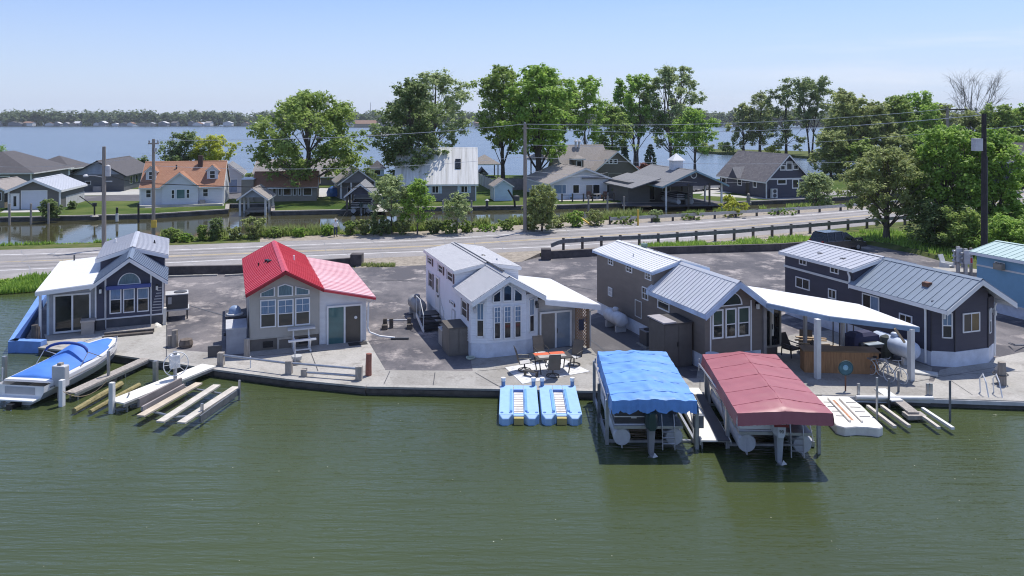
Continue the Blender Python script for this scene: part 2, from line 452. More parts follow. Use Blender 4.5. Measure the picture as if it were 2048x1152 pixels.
            f.box(min(e, e + sg * .03), max(e, e + sg * .03), a, b, z0 + lift - fw * .75, z0 + lift + t * .5)
        f.build('fascia', fm or WHITE, s.r)
        return ro
    def lean(s, u0, z0, u1, z1, v0, v1, m, rib=0., t=.08, fm=None, fw=.16, name='lean_to_roof'):
        b_ = MB().slab([(u0, v0, z0), (u0, v1, z0), (u1, v1, z1), (u1, v0, z1)], t)
        if rib:
            sl = Vector((u1 - u0, 0, z1 - z0)).normalized(); nv = sl.cross(Vector((0, 1, 0))); nv = nv if nv.z > 0 else -nv
            n = int((v1 - v0) / rib)
            for i in range(n + 1):
                y = v0 + .03 + (v1 - v0 - .06) * i / n
                b_.bar(Vector((u0, y, z0)) + nv * (t + .008), Vector((u1, y, z1)) + nv * (t + .008), .03, .03, nv)
        ro = b_.build(name, m, s.r)
        f = MB(); lo, hi = (u0, u1)
        for y0, y1 in ((v0 - .03, v0), (v1, v1 + .03)):
            f.add([(u0, y0, z0 + t * .6), (u1, y0, z1 + t * .6), (u1, y0, z1 - fw), (u0, y0, z0 - fw), (u0, y1, z0 + t * .6), (u1, y1, z1 + t * .6), (u1, y1, z1 - fw), (u0, y1, z0 - fw)],
                  [(0, 1, 2, 3), (4, 5, 6, 7), (3, 2, 6, 7), (1, 2, 6, 5), (0, 1, 5, 4)])
        sg = 1 if u1 > u0 else -1
        f.box(min(u1, u1 + sg * .03), max(u1, u1 + sg * .03), v0, v1, z1 - fw * .8, z1 + t * .5)
        f.build('lean_to_fascia', fm or WHITE, s.r)
        return ro
    def part(s, name, m, b): return b.build(name, m, s.r)
    def slider(s, pl, r, at=0., left=None, right=None, px=True, fr=None):
        a0, a1, b0, b1 = s.rect(pl, r, at) if px else r
        f = s.win(pl, (a0, a1, b0, b1), at, [('v', .5, 0, 1, .09)], fr or WHITE, fw=.09, name='sliding_door', px=False,
                  panes=[(0, .49, 0, 1, left or GLASS), (.51, 1, 0, 1, right or GLASS)], frame_d=.07)
        M = s.plane(pl, at)
        MB(M).box(a0 + (a1 - a0) * .5 + .06, a0 + (a1 - a0) * .5 + .09, b0 + .9, b0 + 1.15, .07, .11).build('handle', DGREY, f)
        return f
    def laps(s, pl, a0, a1, z0, z1, m, at=0., pitch=.135, ze=None, zr=None):
        s.off = 0.; M = s.plane(pl, at); s.off = .04; q = MB(M); z = z0; c = (a0 + a1) / 2
        while z < z1 - .02:
            zt = min(z + pitch, z1); l0, l1 = a0, a1
            if ze and zt > ze:
                k = max(0, (zr - zt) / (zr - ze)); l0, l1 = c - (c - a0) * k, c + (a1 - c) * k
            if l1 - l0 > .1: q.add([(l0, z, .002), (l1, z, .002), (l1, z, .04), (l0, z, .04), (l0, zt, .002), (l1, zt, .002), (l1, zt, .006), (l0, zt, .006)], [(0, 1, 2, 3), (3, 2, 6, 7), (0, 3, 7, 4), (1, 5, 6, 2), (4, 7, 6, 5)])
            z += pitch
        return q.build('lap_siding', m, s.r)
    def lamp(s, pl, px, py, at=0., m=None):
        a, b = s.front(px, py, at) if pl == 'F' else s.left(px, py, at)
        if pl == 'L': a = -a
        q = MB(s.plane(pl, at)); q.box(a - .06, a + .06, b, b + .2, 0, .04); q.box(a - .02, a + .02, b + .12, b + .16, .04, .14)
        w = q.build('wall_lamp', m or BLACK, s.r)
        MB(s.plane(pl, at)).box(a - .06, a + .06, b - .1, b + .12, .09, .2).build('lamp_shade', LAMPG if m is None else m, w)
# ------------------------------------------------------------------ camera, light, sky
cd = bpy.data.cameras.new('camera'); cam = bpy.data.objects.new('camera', cd); COL.objects.link(cam)
cam.location = (0, 0, CH); cam.rotation_euler = (R(90), 0, 0)
cd.sensor_width = 36; cd.lens = F / 2048 * 36; cd.shift_y = -(576 - YH) / 2048; cd.clip_end = 30000; cd.clip_start = .5
S.camera = cam
SUN = Vector((.27, .36, 1.)).normalized()
ld = bpy.data.lights.new('sun', 'SUN'); ld.energy = 2.9; ld.angle = R(.53); ld.color = (1, .955, .88)
sun = bpy.data.objects.new('sun', ld); COL.objects.link(sun); sun.rotation_euler = SUN.to_track_quat('Z', 'Y').to_euler()
w = bpy.data.worlds.new('World'); S.world = w; w.use_nodes = True
nt = w.node_tree; bg = nt.nodes['Background']
sk = nt.nodes.new('ShaderNodeTexSky'); sk.sky_type = 'NISHITA'; sk.sun_disc = False
sk.sun_elevation = math.asin(SUN.z); sk.sun_rotation = math.atan2(SUN.x, SUN.y)
sk.altitude = 0; sk.air_density = 1.0; sk.dust_density = .27; sk.ozone_density = 8.0
tc = nt.nodes.new('ShaderNodeTexCoord')
mp = nt.nodes.new('ShaderNodeMapping'); mp.inputs['Scale'].default_value = (1.1, 1.1, 13); mp.inputs['Rotation'].default_value = (0, R(5), 0)
nt.links.new(tc.outputs['Generated'], mp.inputs[0])
cn = noise(nt, mp.outputs[0], 1.5, 6, .6)
cr = ramp(nt, cn, (0, 0, 0), (.85, .85, .85), .52, .8)
mu = nt.nodes.new('ShaderNodeMix'); mu.data_type = 'RGBA'; mu.blend_type = 'MULTIPLY'; mu.inputs[0].default_value = 1
nt.links.new(sk.outputs[0], mu.inputs[6]); mu.inputs[7].default_value = (1.03, .965, 1.1, 1)
sxw = nt.nodes.new('ShaderNodeSeparateXYZ'); nt.links.new(tc.outputs['Generated'], sxw.inputs[0])
mrw = nt.nodes.new('ShaderNodeMapRange'); mrw.inputs[1].default_value = .08; mrw.inputs[2].default_value = .5; nt.links.new(sxw.outputs[0], mrw.inputs[0])
mm_ = nt.nodes.new('ShaderNodeMath'); mm_.operation = 'MULTIPLY'; nt.links.new(cr.outputs[0], mm_.inputs[0]); nt.links.new(mrw.outputs[0], mm_.inputs[1])
hz = nt.nodes.new('ShaderNodeMapRange'); hz.inputs[1].default_value = 0; hz.inputs[2].default_value = .16; hz.inputs[3].default_value = .85; hz.inputs[4].default_value = .15; nt.links.new(sxw.outputs[2], hz.inputs[0])
hx = mix(nt, hz.outputs[0], mu.outputs[2], (4.25, 5.0, 6.5))
mx = mix(nt, mm_.outputs[0], hx, (6.2, 6.5, 7.2))
nt.links.new(mx, bg.inputs[0]); bg.inputs[1].default_value = .085
S.view_settings.view_transform = 'Standard'; S.view_settings.look = 'None'
S.view_settings.exposure = .76; S.view_settings.gamma = 1
S.cycles.use_denoising = True
try: S.cycles.denoiser = 'OPENIMAGEDENOISE'
except Exception: pass
S.cycles.pixel_filter_type = 'BLACKMAN_HARRIS'; S.cycles.filter_width = 1.1
S.cycles.max_bounces = 6; S.cycles.transparent_max_bounces = 8
S.cycles.sample_clamp_indirect = 6

# ------------------------------------------------------------------ water
def sheet(name, pts, z, m, kind='structure', t=None, skirt=None):
    b = MB()
    if t: b.slab([(x, y, z - t) for x, y in pts], t)
    else: b.add([(x, y, z) for x, y in pts], [tuple(range(len(pts)))])
    return struct(b.build(name, m), kind)
WNEAR = water('canal_water', (.054, .071, .028), [(.22, 2.2, 1.0, .55, .10), (.5, 2.6, 2.6, .5, .05), (1, 1, .16, .22, .3)], .05, R(36))
WMID = water('side_canal_water', (.062, .06, .03), [(.8, 1.4, 1.6, .10, .05), (1, 1, .4, .08, .1)], .04, R(10))
WLAKE = water('lake_water', (.09, .125, .17), [(.6, 1.6, .35, .45, .35), (.8, 1.6, 1.4, .3, .12), (1, 1, .06, .3, .6)], .22, R(8))
sheet('canal', [(-170, -60), (170, -60), (170, 62), (-170, 62)], WZ, WNEAR)
sheet('side_canal', [(-260, 62), (170, 62), (170, 128), (-260, 128)], WZ, WMID)
sheet('lake', [(-260, 128), (170, 128), (1500, 128), (2300, 2300), (-2300, 2300), (-1500, 128)], WZ, WLAKE)

# ------------------------------------------------------------------ road curves (pixels measured on the photograph, laid on the road plane)
def interp(tab, x):
    if x <= tab[0][0]:
        (x0, y0), (x1, y1) = tab[0], tab[1]
    elif x >= tab[-1][0]:
        (x0, y0), (x1, y1) = tab[-2], tab[-1]
    else:
        for (x0, y0), (x1, y1) in zip(tab, tab[1:]):
            if x0 <= x <= x1: break
    return y0 + (y1 - y0) * (x - x0) / (x1 - x0)
C_MID = [(0, 525), (330, 513), (850, 493), (1088, 478), (1286, 467), (1400, 460), (1686, 436), (2048, 400)]
C_FW = [(0, 510), (330, 501), (850, 480), (990, 471), (1088, 463), (1300, 452.6), (1400, 445), (1673, 426), (2048, 393)]
C_NW = [(0, 541), (330, 526), (700, 508), (966, 499), (1088, 494), (1300, 481), (1400, 473), (1700, 446), (2048, 407)]
C_FE = [(0, 500), (330, 491), (700, 478), (850, 471), (1000, 461), (1240, 448), (1400, 439), (1673, 421), (2048, 389)]
C_NE = [(0, 557), (330, 536), (700, 518), (966, 507), (1088, 501), (1300, 489), (1400, 481), (1700, 455), (2048, 416)]
XS = list(range(-600, 2601, 40))
def curve(tab, z=RZ, smooth=3):
    ys = [interp(tab, x) for x in XS]
    for _ in range(smooth):
        ys = [ys[0]] + [(ys[i - 1] + 2 * ys[i] + ys[i + 1]) / 4 for i in range(1, len(ys) - 1)] + [ys[-1]]
    return [G(x, y, z) for x, y in zip(XS, ys)]
def strip(name, A, B, z, m, kind='structure'):
    b = MB(); n = len(A)
    b.add([(p.x, p.y, z) for p in A] + [(p.x, p.y, z) for p in B], [(i, i + 1, n + i + 1, n + i) for i in range(n - 1)])
    return struct(b.build(name, m), kind)
FE, NE, FW, NW, MID = map(curve, (C_FE, C_NE, C_FW, C_NW, C_MID))
# plateau carrying the road: near boundary with its own slope, far boundary = canal bank
C_BN = [(-600, 592), (0, 560), (330, 536), (490, 533), (690, 520), (700, 519), (1085, 506), (1200, 501), (1560, 491), (1720, 479), (1800, 490), (1900, 520), (2048, 530), (2600, 590)]
C_BF = [(-600, 522), (0, 492), (330, 481), (700, 467), (850, 461), (1000, 451), (1240, 437), (1400, 429), (1673, 410), (2048, 378), (2600, 330)]
BN, BF = curve(C_BN, smooth=1), curve(C_BF)
b = MB(); n = len(XS)
off = []
for x in XS:
    if x < 300: off.append((2.6, WZ - .3))
    elif x < 340: off.append((.8, -.1))
    elif 700 < x < 1060: off.append((2.2, -.02))
    elif x > 1740: off.append((2.5, -.05))
    else: off.append((.02, -.1))
N0 = [Vector((p.x, p.y - o[0], o[1])) for p, o in zip(BN, off)]
F1 = [Vector((p.x, p.y + 1.6, WZ - .3)) for p in BF]
for A, B in ((N0, BN), (BN, NE), (FE, BF), (BF, F1)):
    b.k = 1 if A is not N0 else 0
    b.add([tuple(p) for p in A] + [tuple(p) for p in B], [(i, i + 1, n + i + 1, n + i) for i in range(n - 1)])
# split materials by stretch: asphalt ramp between the two retaining walls, grass elsewhere
gr = b.build('road_verge', [GRASS2, GRASS2, GRAVEL]); struct(gr)
for p in gr.data.polygons:
    i = p.index % (n - 1); seg = p.index // (n - 1); x = XS[i]
    if seg in (0, 1) and 680 < x < 1060: p.material_index = 2
    elif seg == 1 and x < 1640: p.material_index = 2
    elif seg == 2: p.material_index = 2 if 500 < x else 0
strip('road', NE, FE, RZ + .004, ROADM)
def line(name, A, wdt, m, z, dash=None):
    b = MB()
    for i in range(len(A) - 1):
        p, q = A[i], A[i + 1]; d = (q - p).normalized(); s_ = Vector((-d.y, d.x, 0)) * wdt / 2
        segs = [(p, q)]
        if dash:
            L = (q - p).length; k = 0; segs = []
            while k < L: segs.append((p + d * k, p + d * min(k + dash[0], L))); k += dash[0] + dash[1]
        for a, c in segs:
            b.add([(v.x, v.y, z) for v in (a - s_, c - s_, c + s_, a + s_)], [(0, 1, 2, 3)])
    return struct(b.build(name, m))
PAINTW = mat('road_white_paint', (.62, .61, .60), .7, var=.25, scale=2)
PAINTY = mat('road_yellow_paint', (.50, .38, .17), .7, var=.3, scale=1)
line('road_edge_line', FW, .22, PAINTW, RZ + .008); line('road_edge_line', NW, .22, PAINTW, RZ + .008)
line('road_centre_line', [p + Vector((0, .16, 0)) for p in MID], .14, PAINTY, RZ + .008)
line('road_centre_line', [p - Vector((0, .16, 0)) for p in MID[18:]], .14, PAINTY, RZ + .008)
TRK = asphalt('worn_wheel_track', (.20, .19, .187), (.25, .235, .23), (.29, .275, .27), .2)
for A_, t_ in ((NW, .28), (NW, .72), (FW, .28), (FW, .72)): line('wheel_track', [p.lerp(q, t_) for p, q in zip(MID, A_)], .55, TRK, RZ + .006)
# cracks across the old road
rnd = random.Random(5); b = MB()
for px in (60, 130, 250, 392, 665, 700, 765, 905, 960, 1010, 1150, 1260, 1385, 1520, 1640):
    A = G(px, interp(C_NE, px) - 2, RZ); B = G(px - 18, interp(C_FE, px - 18) + 2, RZ)
    prev = A
    for k in range(1, 9):
        q = A.lerp(B, k / 8) + Vector((rnd.uniform(-.35, .35), 0, 0)); d = (q - prev).normalized(); s_ = Vector((-d.y, d.x, 0)) * rnd.uniform(.012, .04)
        b.add([(v.x, v.y, RZ + .009) for v in (prev - s_, q - s_, q + s_, prev + s_)], [(0, 1, 2, 3)]); prev = q
struct(b.build('road_crack_seal', MGREY))

# ------------------------------------------------------------------ near bank: lot slab, walks, patios
SW = [G(x, y) for x, y in [(82, 694), (222, 706), (330, 721), (435, 737), (580, 756), (735, 771), (1000, 776), (1195, 780), (1400, 785), (1640, 787), (2048, 800)]]
SW += [Vector((40, 31, 0)), Vector((70, 29, 0))]
LOTP = [(p.x, p.y) for p in SW] + [(90, 60), (70, 95), (40, 84), (13, 73), (-10, 67), (-28, 61), (-33, 59.5), (-31, 52.5), (-25.6, 40.9)]
sheet('parking_lot', LOTP, 0, LOT, t=1.6)
def pxsheet(name, pts, z, m): return sheet(name, [tuple(G(x, y, z).xy) for x, y in pts], z, m)
def inset(p, d): return (p.x, p.y + d)
pxsheet('walkway', [(84, 692), (222, 705), (330, 720), (435, 736), (580, 755), (735, 770), (1000, 775), (1195, 779), (1400, 784), (1640, 786), (2048, 799), (2300, 806), (2300, 760), (2048, 766), (1800, 762), (1640, 758), (1400, 757), (1195, 752), (950, 742), (770, 740), (735, 735), (580, 722), (435, 706), (335, 698), (222, 688), (140, 682)], .004, CONC)
pxsheet('patio', [(96, 690), (222, 704), (330, 719), (334, 640), (180, 660), (88, 668)], .008, CONC2)
pxsheet('patio', [(447, 737.5), (580, 755), (735, 769), (790, 772), (734, 678), (500, 700), (500, 712), (440, 718)], .008, CONC2)
pxsheet('patio', [(1003, 774), (1195, 778), (1255, 779), (1176, 690), (940, 712), (946, 745)], .008, CONC)
pxsheet('patio', [(1390, 783), (1640, 785), (1850, 790), (1865, 735), (1660, 660), (1580, 670), (1480, 730), (1395, 740)], .008, CONC)
pxsheet('patio', [(1852, 791), (2048, 797), (2200, 790), (2200, 690), (2040, 705), (1880, 740)], .012, CONC2)
pxsheet('driveway', [(1195, 750), (1290, 752), (1385, 750), (1215, 630), (1178, 640), (1172, 690)], .006, LOTD)
# expansion joints
b = MB()
for (x0, y0, x1, y1) in [(500, 713, 690, 698), (622, 706, 636, 742), (780, 742, 766, 772), (870, 745, 866, 774), (333, 650, 333, 720), (950, 745, 1000, 774), (1165, 702, 1245, 728), (955, 742, 1110, 728), (1820, 765, 1990, 735), (1400, 760, 1400, 784), (1860, 752, 2048, 742), (1900, 760, 1945, 790), (440, 718, 447, 736)]:
    p, q = G(x0, y0, .013), G(x1, y1, .013); d = (q - p).normalized(); s_ = Vector((-d.y, d.x, 0)) * .018
    b.add([(v.x, v.y, .0165) for v in (p - s_, q - s_, q + s_, p + s_)], [(0, 1, 2, 3)])
struct(b.build('paving_joint', DGREY))
# oil stains / tar seams on the lot
b = MB()
for (x0, y0, x1, y1, wd) in [(760, 560, 850, 562, .05), (1130, 640, 1260, 740, .06), (1440, 575, 1570, 570, .05), (340, 600, 480, 640, .05), (1060, 560, 1190, 580, .05)]:
    p, q = G(x0, y0, .01), G(x1, y1, .01); d = (q - p).normalized(); s_ = Vector((-d.y, d.x, 0)) * wd
    b.add([(v.x, v.y, .0125) for v in (p - s_, q - s_, q + s_, p + s_)], [(0, 1, 2, 3)])
struct(b.build('lot_tar_seam', DGREY))
# seawall
sw = MB(); cap = MB()
for p, q in zip(SW, SW[1:]):
    d = (q - p).normalized(); nrm = Vector((d.y, -d.x, 0))
    sw.slab([tuple(v + Vector((0, 0, -1.5))) for v in (p + nrm * .16, q + nrm * .16, q - nrm * .1, p - nrm * .1)], 1.44)
    cap.slab([tuple(v + Vector((0, 0, -.06))) for v in (p + nrm * .2, q + nrm * .2, q - nrm * .12, p - nrm * .12)], .085)
swr = empty('seawall', SW[0], 0, 'long dark stained concrete seawall edging the canal in front of the cottages', 'seawall')
o = sw.build('wall_face', DCONC); o.parent = swr; o.location = -SW[0]
o = cap.build('wall_cap', CONC2); o.parent = swr; o.location = -SW[0]
tm = MB()
for p, q in zip(SW[3:7], SW[4:8]):
    d = (q - p).normalized(); nrm = Vector((d.y, -d.x, 0)) * .2
    tm.bar(p + nrm + Vector((0, 0, -.17)), q + nrm + Vector((0, 0, -.17)), .07, .16)
o = tm.build('timber_waler', DWOOD); o.parent = swr; o.location = -SW[0]
bl = MB(); p, q = SW[8], SW[11]; d = (q - p).normalized(); nrm = Vector((d.y, -d.x, 0)) * .22
for p, q in zip(SW[9:11], SW[10:12]): bl.bar(p + nrm + Vector((0, 0, -.09)), q + nrm + Vector((0, 0, -.09)), .06, .16)
o = bl.build('bumper_rail', LGREY); o.parent = swr; o.location = -SW[0]
# retaining walls
def rwall(pts, h, th, label, posts=()):
    b = MB()
    for (x0, y0), (x1, y1) in zip(pts, pts[1:]):
        p, q = G(x0, y0), G(x1, y1); b.bar(p + Vector((0, th / 2, h / 2 - .05)), q + Vector((0, th / 2, h / 2 - .05)), th, h + .1)
    r = b.build('retaining_wall', WALLC); T(r, label, 'retaining wall')
    for px, py, hh, ww in posts:
        p = G(px, py); MB().box(p.x - ww / 2, p.x + ww / 2, p.y - ww / 2, p.y + ww / 2, 0, hh).build('end_post', WALLC, r)
    return r
rwall([(325, 550), (490, 547), (712, 531)], .62, .3, 'dark low timber retaining wall behind the red roofed cottage', [(714, 531, .95, .9)])
rwall([(1092, 518), (1200, 512), (1560, 502), (1725, 489)], .62, .35, 'long dark retaining wall below the road behind the brown cottage', [(1092, 519, .9, .8)])
b = MB()
for x0, y0, x1, y1 in [(338, 553, 405, 551), (385, 551, 435, 550), (450, 551, 490, 549)]:
    b.bar(G(x0, y0, .06), G(x1, y1, .06), .2, .12)
T(b.build('parking_bumper', CONC2), 'row of pale concrete parking bumpers along the dark timber wall', 'bumper')
# ------------------------------------------------------------------ far bank land
FB = [G(x, y, WZ) for x, y in [(-420, 448), (0, 444), (300, 437), (455, 427), (456, 416), (545, 414), (545, 431), (730, 427), (745, 424), (760, 424), (940, 421), (1120, 418), (1240, 414), (1330, 412), (1335, 414), (1440, 413), (1500, 410), (1640, 404), (1900, 385), (2048, 372), (2400, 345)]]
FBACK = [(260, 330), (160, 230), (120, 205), (96, 195), (86, 175), (62, 158), (40, 150), (20, 158), (-20, 163), (-50, 166), (-100, 172), (-180, 170)]
FZ = .15
pts = [tuple(p.xy) for p in FB] + FBACK
struct(MB().slab([(x, y, -1.5) for x, y in pts], 1.5 + FZ).build('far_bank', GRASS))
r_ = empty('far_seawall', FB[0], 0, 'low weathered concrete seawall along the far side of the side canal', 'seawall')
a_ = MB(); c_ = MB()
for p, q in zip(FB[:-3], FB[1:-2]):
    d = (q - p).normalized(); nr = Vector((d.y, -d.x, 0))
    a_.slab([(v.x, v.y, -1.4) for v in (p + nr * .12, q + nr * .12, q - nr * .2, p - nr * .2)], 1.4 + FZ - .05)
    c_.slab([(v.x, v.y, FZ - .05) for v in (p + nr * .2, q + nr * .2, q - nr * .3, p - nr * .3)], .13)
for bb, nm, mm in ((a_, 'wall_face', DCONC), (c_, 'wall_cap', WOOD)):
    o = bb.build(nm, mm, r_); o.location = -FB[0]
def farsheet(name, pts, z, m): return pxsheet(name, pts, FZ + z, m)
FCONC = mat('far_concrete', (.42, .41, .38), .9, var=.1)
farsheet('driveway', [(150, 402), (330, 402), (460, 398), (520, 395), (520, 385), (330, 388), (150, 392)], .008, LOTD)
farsheet('path', [(155, 391), (283, 389), (283, 378), (200, 380), (155, 384)], .012, FCONC)
farsheet('path', [(290, 416), (448, 411), (448, 406), (290, 411)], .012, FCONC)
farsheet('path', [(0, 425), (85, 424), (120, 417), (10, 420)], .012, FCONC)
farsheet('driveway', [(620, 396), (668, 392), (740, 423), (775, 423), (760, 380), (640, 376)], .008, FCONC)
farsheet('patio', [(1118, 402), (1245, 400), (1240, 390), (1115, 392)], .03, PLANK)
farsheet('driveway', [(1360, 388), (1460, 386), (1500, 378), (1420, 372), (1360, 376)], .008, FCONC)
farsheet('path', [(1400, 391), (1480, 395), (1545, 399), (1610, 398), (1610, 395), (1545, 396), (1480, 391), (1410, 386)], .012, FCONC)
farsheet('driveway', [(1245, 412), (1340, 413), (1445, 412), (1450, 404), (1350, 392), (1240, 394)], .012, LOTD)
farsheet('road', [(1640, 392), (1760, 385), (2048, 365), (2300, 350), (2300, 344), (2048, 357), (1760, 376), (1640, 384)], .008, ROADM)

# ------------------------------------------------------------------ air
hm = bpy.data.materials.new('haze'); hm.use_nodes = True; hn = hm.node_tree; hn.nodes.clear()
ho = hn.nodes.new('ShaderNodeOutputMaterial'); hv = hn.nodes.new('ShaderNodeVolumePrincipled'); hv.inputs['Density'].default_value = .00011; hv.inputs['Color'].default_value = (.86, .92, 1, 1); hv.inputs['Anisotropy'].default_value = .1
hn.links.new(hv.outputs[0], ho.inputs['Volume'])
struct(MB().box(-2600, 2600, -140, 2600, -4, 60).build('haze', hm), 'stuff')
# ================================================================== cottage 1: dark slate with white lean-to
h = House('cottage', (-22.96, 42.95), 23.4, 'dark slate gabled cottage with a flat white lean-to and blue window awning')
W1, L1 = 3.44, 9.7
MB().box(.05, W1 - .05, .03, L1 - .05, 0, .62).build('skirting', SKIRTD, h.r)
h.walls(W1, 0, 3.4, .62, 2.68, 3.95, SLATE)
h.walls(W1, 3.4, L1, .62, 3.45, 3.97, SLATE)
h.gable(W1, 0, 3.6, 2.68, 3.95, .2, SLATEM, .42, .5, 0, name='roof')
h.gable(W1, 3.2, L1, 3.45, 3.97, .22, GREYM, .42, .1, .3, name='dormer_roof', lift=.03)
for pl in [(208, 634, 239, 704)]: pass
x0 = h.front(213, 600)[0]
for r in [(219, 577, 243, 626), (246, 577, 270, 624), (274, 576, 298, 622)]:
    h.win('F', r, 0, [('h', .55)], panes=[(0, 1, 0, .53, GLASS), (0, 1, .57, 1, GLASSB)])
h.arch('F', (235, 547, 282, 567), 0, GLASSC)
zz = h.front(260, 574)[1]
t = MB()
for px in (211, 302):
    u = h.front(px, 600)[0]; t.box(u - .045, u + .045, -.03, 0, .62, 2.68 + .3)
for u in (0.03, W1 - .03): t.box(u - .04, u + .04, -.032, -.002, .62, 2.72)
t.box(0, W1, -.028, 0, .60, .68); t.box(-.03, 0, 0, 3.4, .62, .7)
t.build('corner_trim', WHITE, h.r)
u0, u1 = h.front(212, 572)[0], h.front(302, 572)[0]; za = h.front(215, 579)[1]
aw = MB().bar((u0, -.14, za + .1), (u1, -.14, za + .1), .2, .2).build('window_awning', mat('faded_navy_canvas', (.07, .10, .30), .75), h.r)
for u in (u0, u1): MB().tube([(u, -.16, za + .1), (u, -.2, za - 1.1), (u, -.16, .15)], .03, 6).build('awning_arm', LGREY, aw)
h.lamp('F', 201, 582); h.lamp('F', 314, 575)
# louvre shadowed vent at right
v = MB()
for k in range(9):
    z = .85 + k * .16; w_ = .55 - k * .045; v.box(W1 - .1 - w_, W1 - .1, -.02, 0, z, z + .045)
v.build('louvre', LGREY, h.r)
# lean-to at left
lw = 2.3
MB().ext([(-lw, .02), (0, .02), (0, 2.5), (-lw, 2.36)], 'y', .15, 8.9).build('lean_to_wall', mat('lean_to_panel', (.36, .37, .40), .7), h.r)
h.lean(-.02, 2.66, -2.75, 2.46, -.55, 9.1, WHITEM, 0)
h.slider('F', (107, 590, 182, 660), .15, GLASS, mat('door_glass_beige', (.09, .085, .07), .06))
MB().box(-lw - .02, -lw + .1, .1, .15, .0, 2.36).build('corner_trim', PBLUE, h.r)
g = h.front(92, 668, -.4)
MB().box(-2.62, -2.5, -.42, -.3, 0, 2.42).build('post', WHITE, h.r)
MB().tube([(-1.9, 8.7, 2.5), (-1.9, 8.7, 2.95)], .05, 8).build('vent_pipe', DGREY, h.r)
MB().tube([(.5, 8.2, 3.5), (.5, 8.2, 3.95)], .06, 8).build('vent_pipe', WHITE, h.r)
MB().lathe([(.09, 3.85), (.02, 4.15)], (W1 - .6, 6.5, -.2), 10).build('vent_pipe', BLACK, h.r)
C1 = h
def boxlid(name, loc, rz, w, d, hh, m, lidm, label, cat, lid=.1, over=.04, slope=0., doors=0):
    r = empty(name, loc, rz, label, cat)
    MB().box(0, w, 0, d, 0, hh - lid).build('body', m, r)
    z = hh - lid
    MB().add([(-over, -over, z), (w + over, -over, z), (w + over, d + over, z), (-over, d + over, z), (-over, -over, hh - slope), (w + over, -over, hh - slope), (w + over, d + over, hh), (-over, d + over, hh)],
             [(3, 2, 1, 0), (4, 5, 6, 7), (0, 1, 5, 4), (1, 2, 6, 5), (2, 3, 7, 6), (3, 0, 4, 7)]).build('lid', lidm, r)
    for k in range(doors):
        x = w * k / doors + .03; MB().box(x, w * (k + 1) / doors - .03, -.025, 0, .06, z - .05).build('door', m, r)
    return r
p = h.W(-.55, -.65, 0)
boxlid('storage_box', h.W(-.62, -.62, 0), h.a, .62, .55, .78, mat('taupe_resin', (.36, .33, .30), .6), mat('taupe_lid', (.40, .37, .34), .6), 'small taupe storage box beside the glass sliding door', 'storage box')
# packaged air conditioner on a stand at its right
p = h.W(W1 + .12, .9, 0)
r = empty('air_conditioner', p, h.a, 'large grey packaged air conditioner beside the dark slate cottage', 'air conditioner')
MB().box(-.05, 1.25, -.08, 1.15, .55, .63).build('stand', LGREY, r)
MB().box(0, 1.18, 0, 1.05, .63, 1.45).build('cabinet', DGREY, r)
MB().box(-.03, 1.21, -.03, 1.08, 1.45, 1.5).build('top_panel', LGREY, r)
MB().lathe([(.36, 1.5), (.36, 1.54), (.3, 1.55)], (.78, .52, 0), 20).build('fan_grille', DGREY, r)
MB().box(.1, .3, -.012, 0, .95, 1.35).build('rating_plate', LGREY, r)
for x in (.05, 1.1):
    for y in (.05, .95): MB().box(x, x + .08, y, y + .08, 0, .55).build('leg', DGREY, r)
# platform steps
r = MB(); a = h.a
p = h.W(.55, -1.35, 0)
r = empty('wooden_platform', p, h.a - R(2), 'low weathered grey board platform in front of the dark slate cottage', 'platform')
m_ = MB()
for k in range(7): m_.box(0, 2.45, k * .15, k * .15 + .14, .17, .21)
m_.build('deck_boards', WOOD, r)
MB().box(0, 2.45, -.02, 0, .02, .17).build('fascia_board', DWOOD, r)
m_ = MB(); m_.box(-.05, 2.42, -.4, -.1, .02, .11); m_.build('step', DWOOD, r)
b = MB().box(W1 - .03, W1 + .15, -.05, .25, 0, .95); b.build('skirting_panel', CREAM, C1.r)
T(MB().lathe([(.28, 0), (.22, .1), (.05, .22)], h.W(W1 - .35, -.25, 0), 12).build('white_cover', CREAM), 'small white domed cover on the slab by the dark slate cottage', 'cover')

# ================================================================== cottage 2: beige with red roof
h = House('cottage', (-13.18, 39.17), 20., 'beige sided cottage with a bright red metal gable roof')
BEIGE2 = mat('beige_vinyl', (.45, .42, .37), .6, var=.06)
C2 = h; W2 = 3.43; L2 = 9.7
MB().box(.04, W2 - .04, .03, L2, 0, .66).build('skirting', mat('taupe_skirt', (.17, .15, .13), .8), h.r)
h.walls(W2, 0, L2, .66, 3.02, 3.93, BEIGE)
h.laps('F', .06, W2 - .06, .69, 3.86, BEIGE2, ze=3.0, zr=3.9)
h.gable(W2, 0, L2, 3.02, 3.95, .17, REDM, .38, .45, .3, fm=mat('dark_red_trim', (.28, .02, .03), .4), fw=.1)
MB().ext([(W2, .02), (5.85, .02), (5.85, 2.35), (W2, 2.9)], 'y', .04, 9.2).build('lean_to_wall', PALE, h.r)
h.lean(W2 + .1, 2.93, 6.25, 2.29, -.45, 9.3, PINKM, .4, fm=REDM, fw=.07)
for r in [(520, 600, 552, 653), (555, 599, 587, 651), (590, 596, 620, 648)]:
    h.win('F', r, 0, [('h', .48), ('v', .5, .52, 1, .025), ('h', .76, 0, 1, .025)], panes=[(0, 1, 0, .46, mat('beige_glass', (.075, .07, .06), .06) if 'beige_glass' not in MATS else MATS['beige_glass']), (0, 1, .5, 1, GLASSB)])
h.polywin('F', [(520, 594), (550, 592), (550, 573), (520, 586)], 0, pane=GLASSC)
h.polywin('F', [(555, 593), (586, 591), (586, 572), (570, 567), (555, 572)], 0, pane=GLASSC)
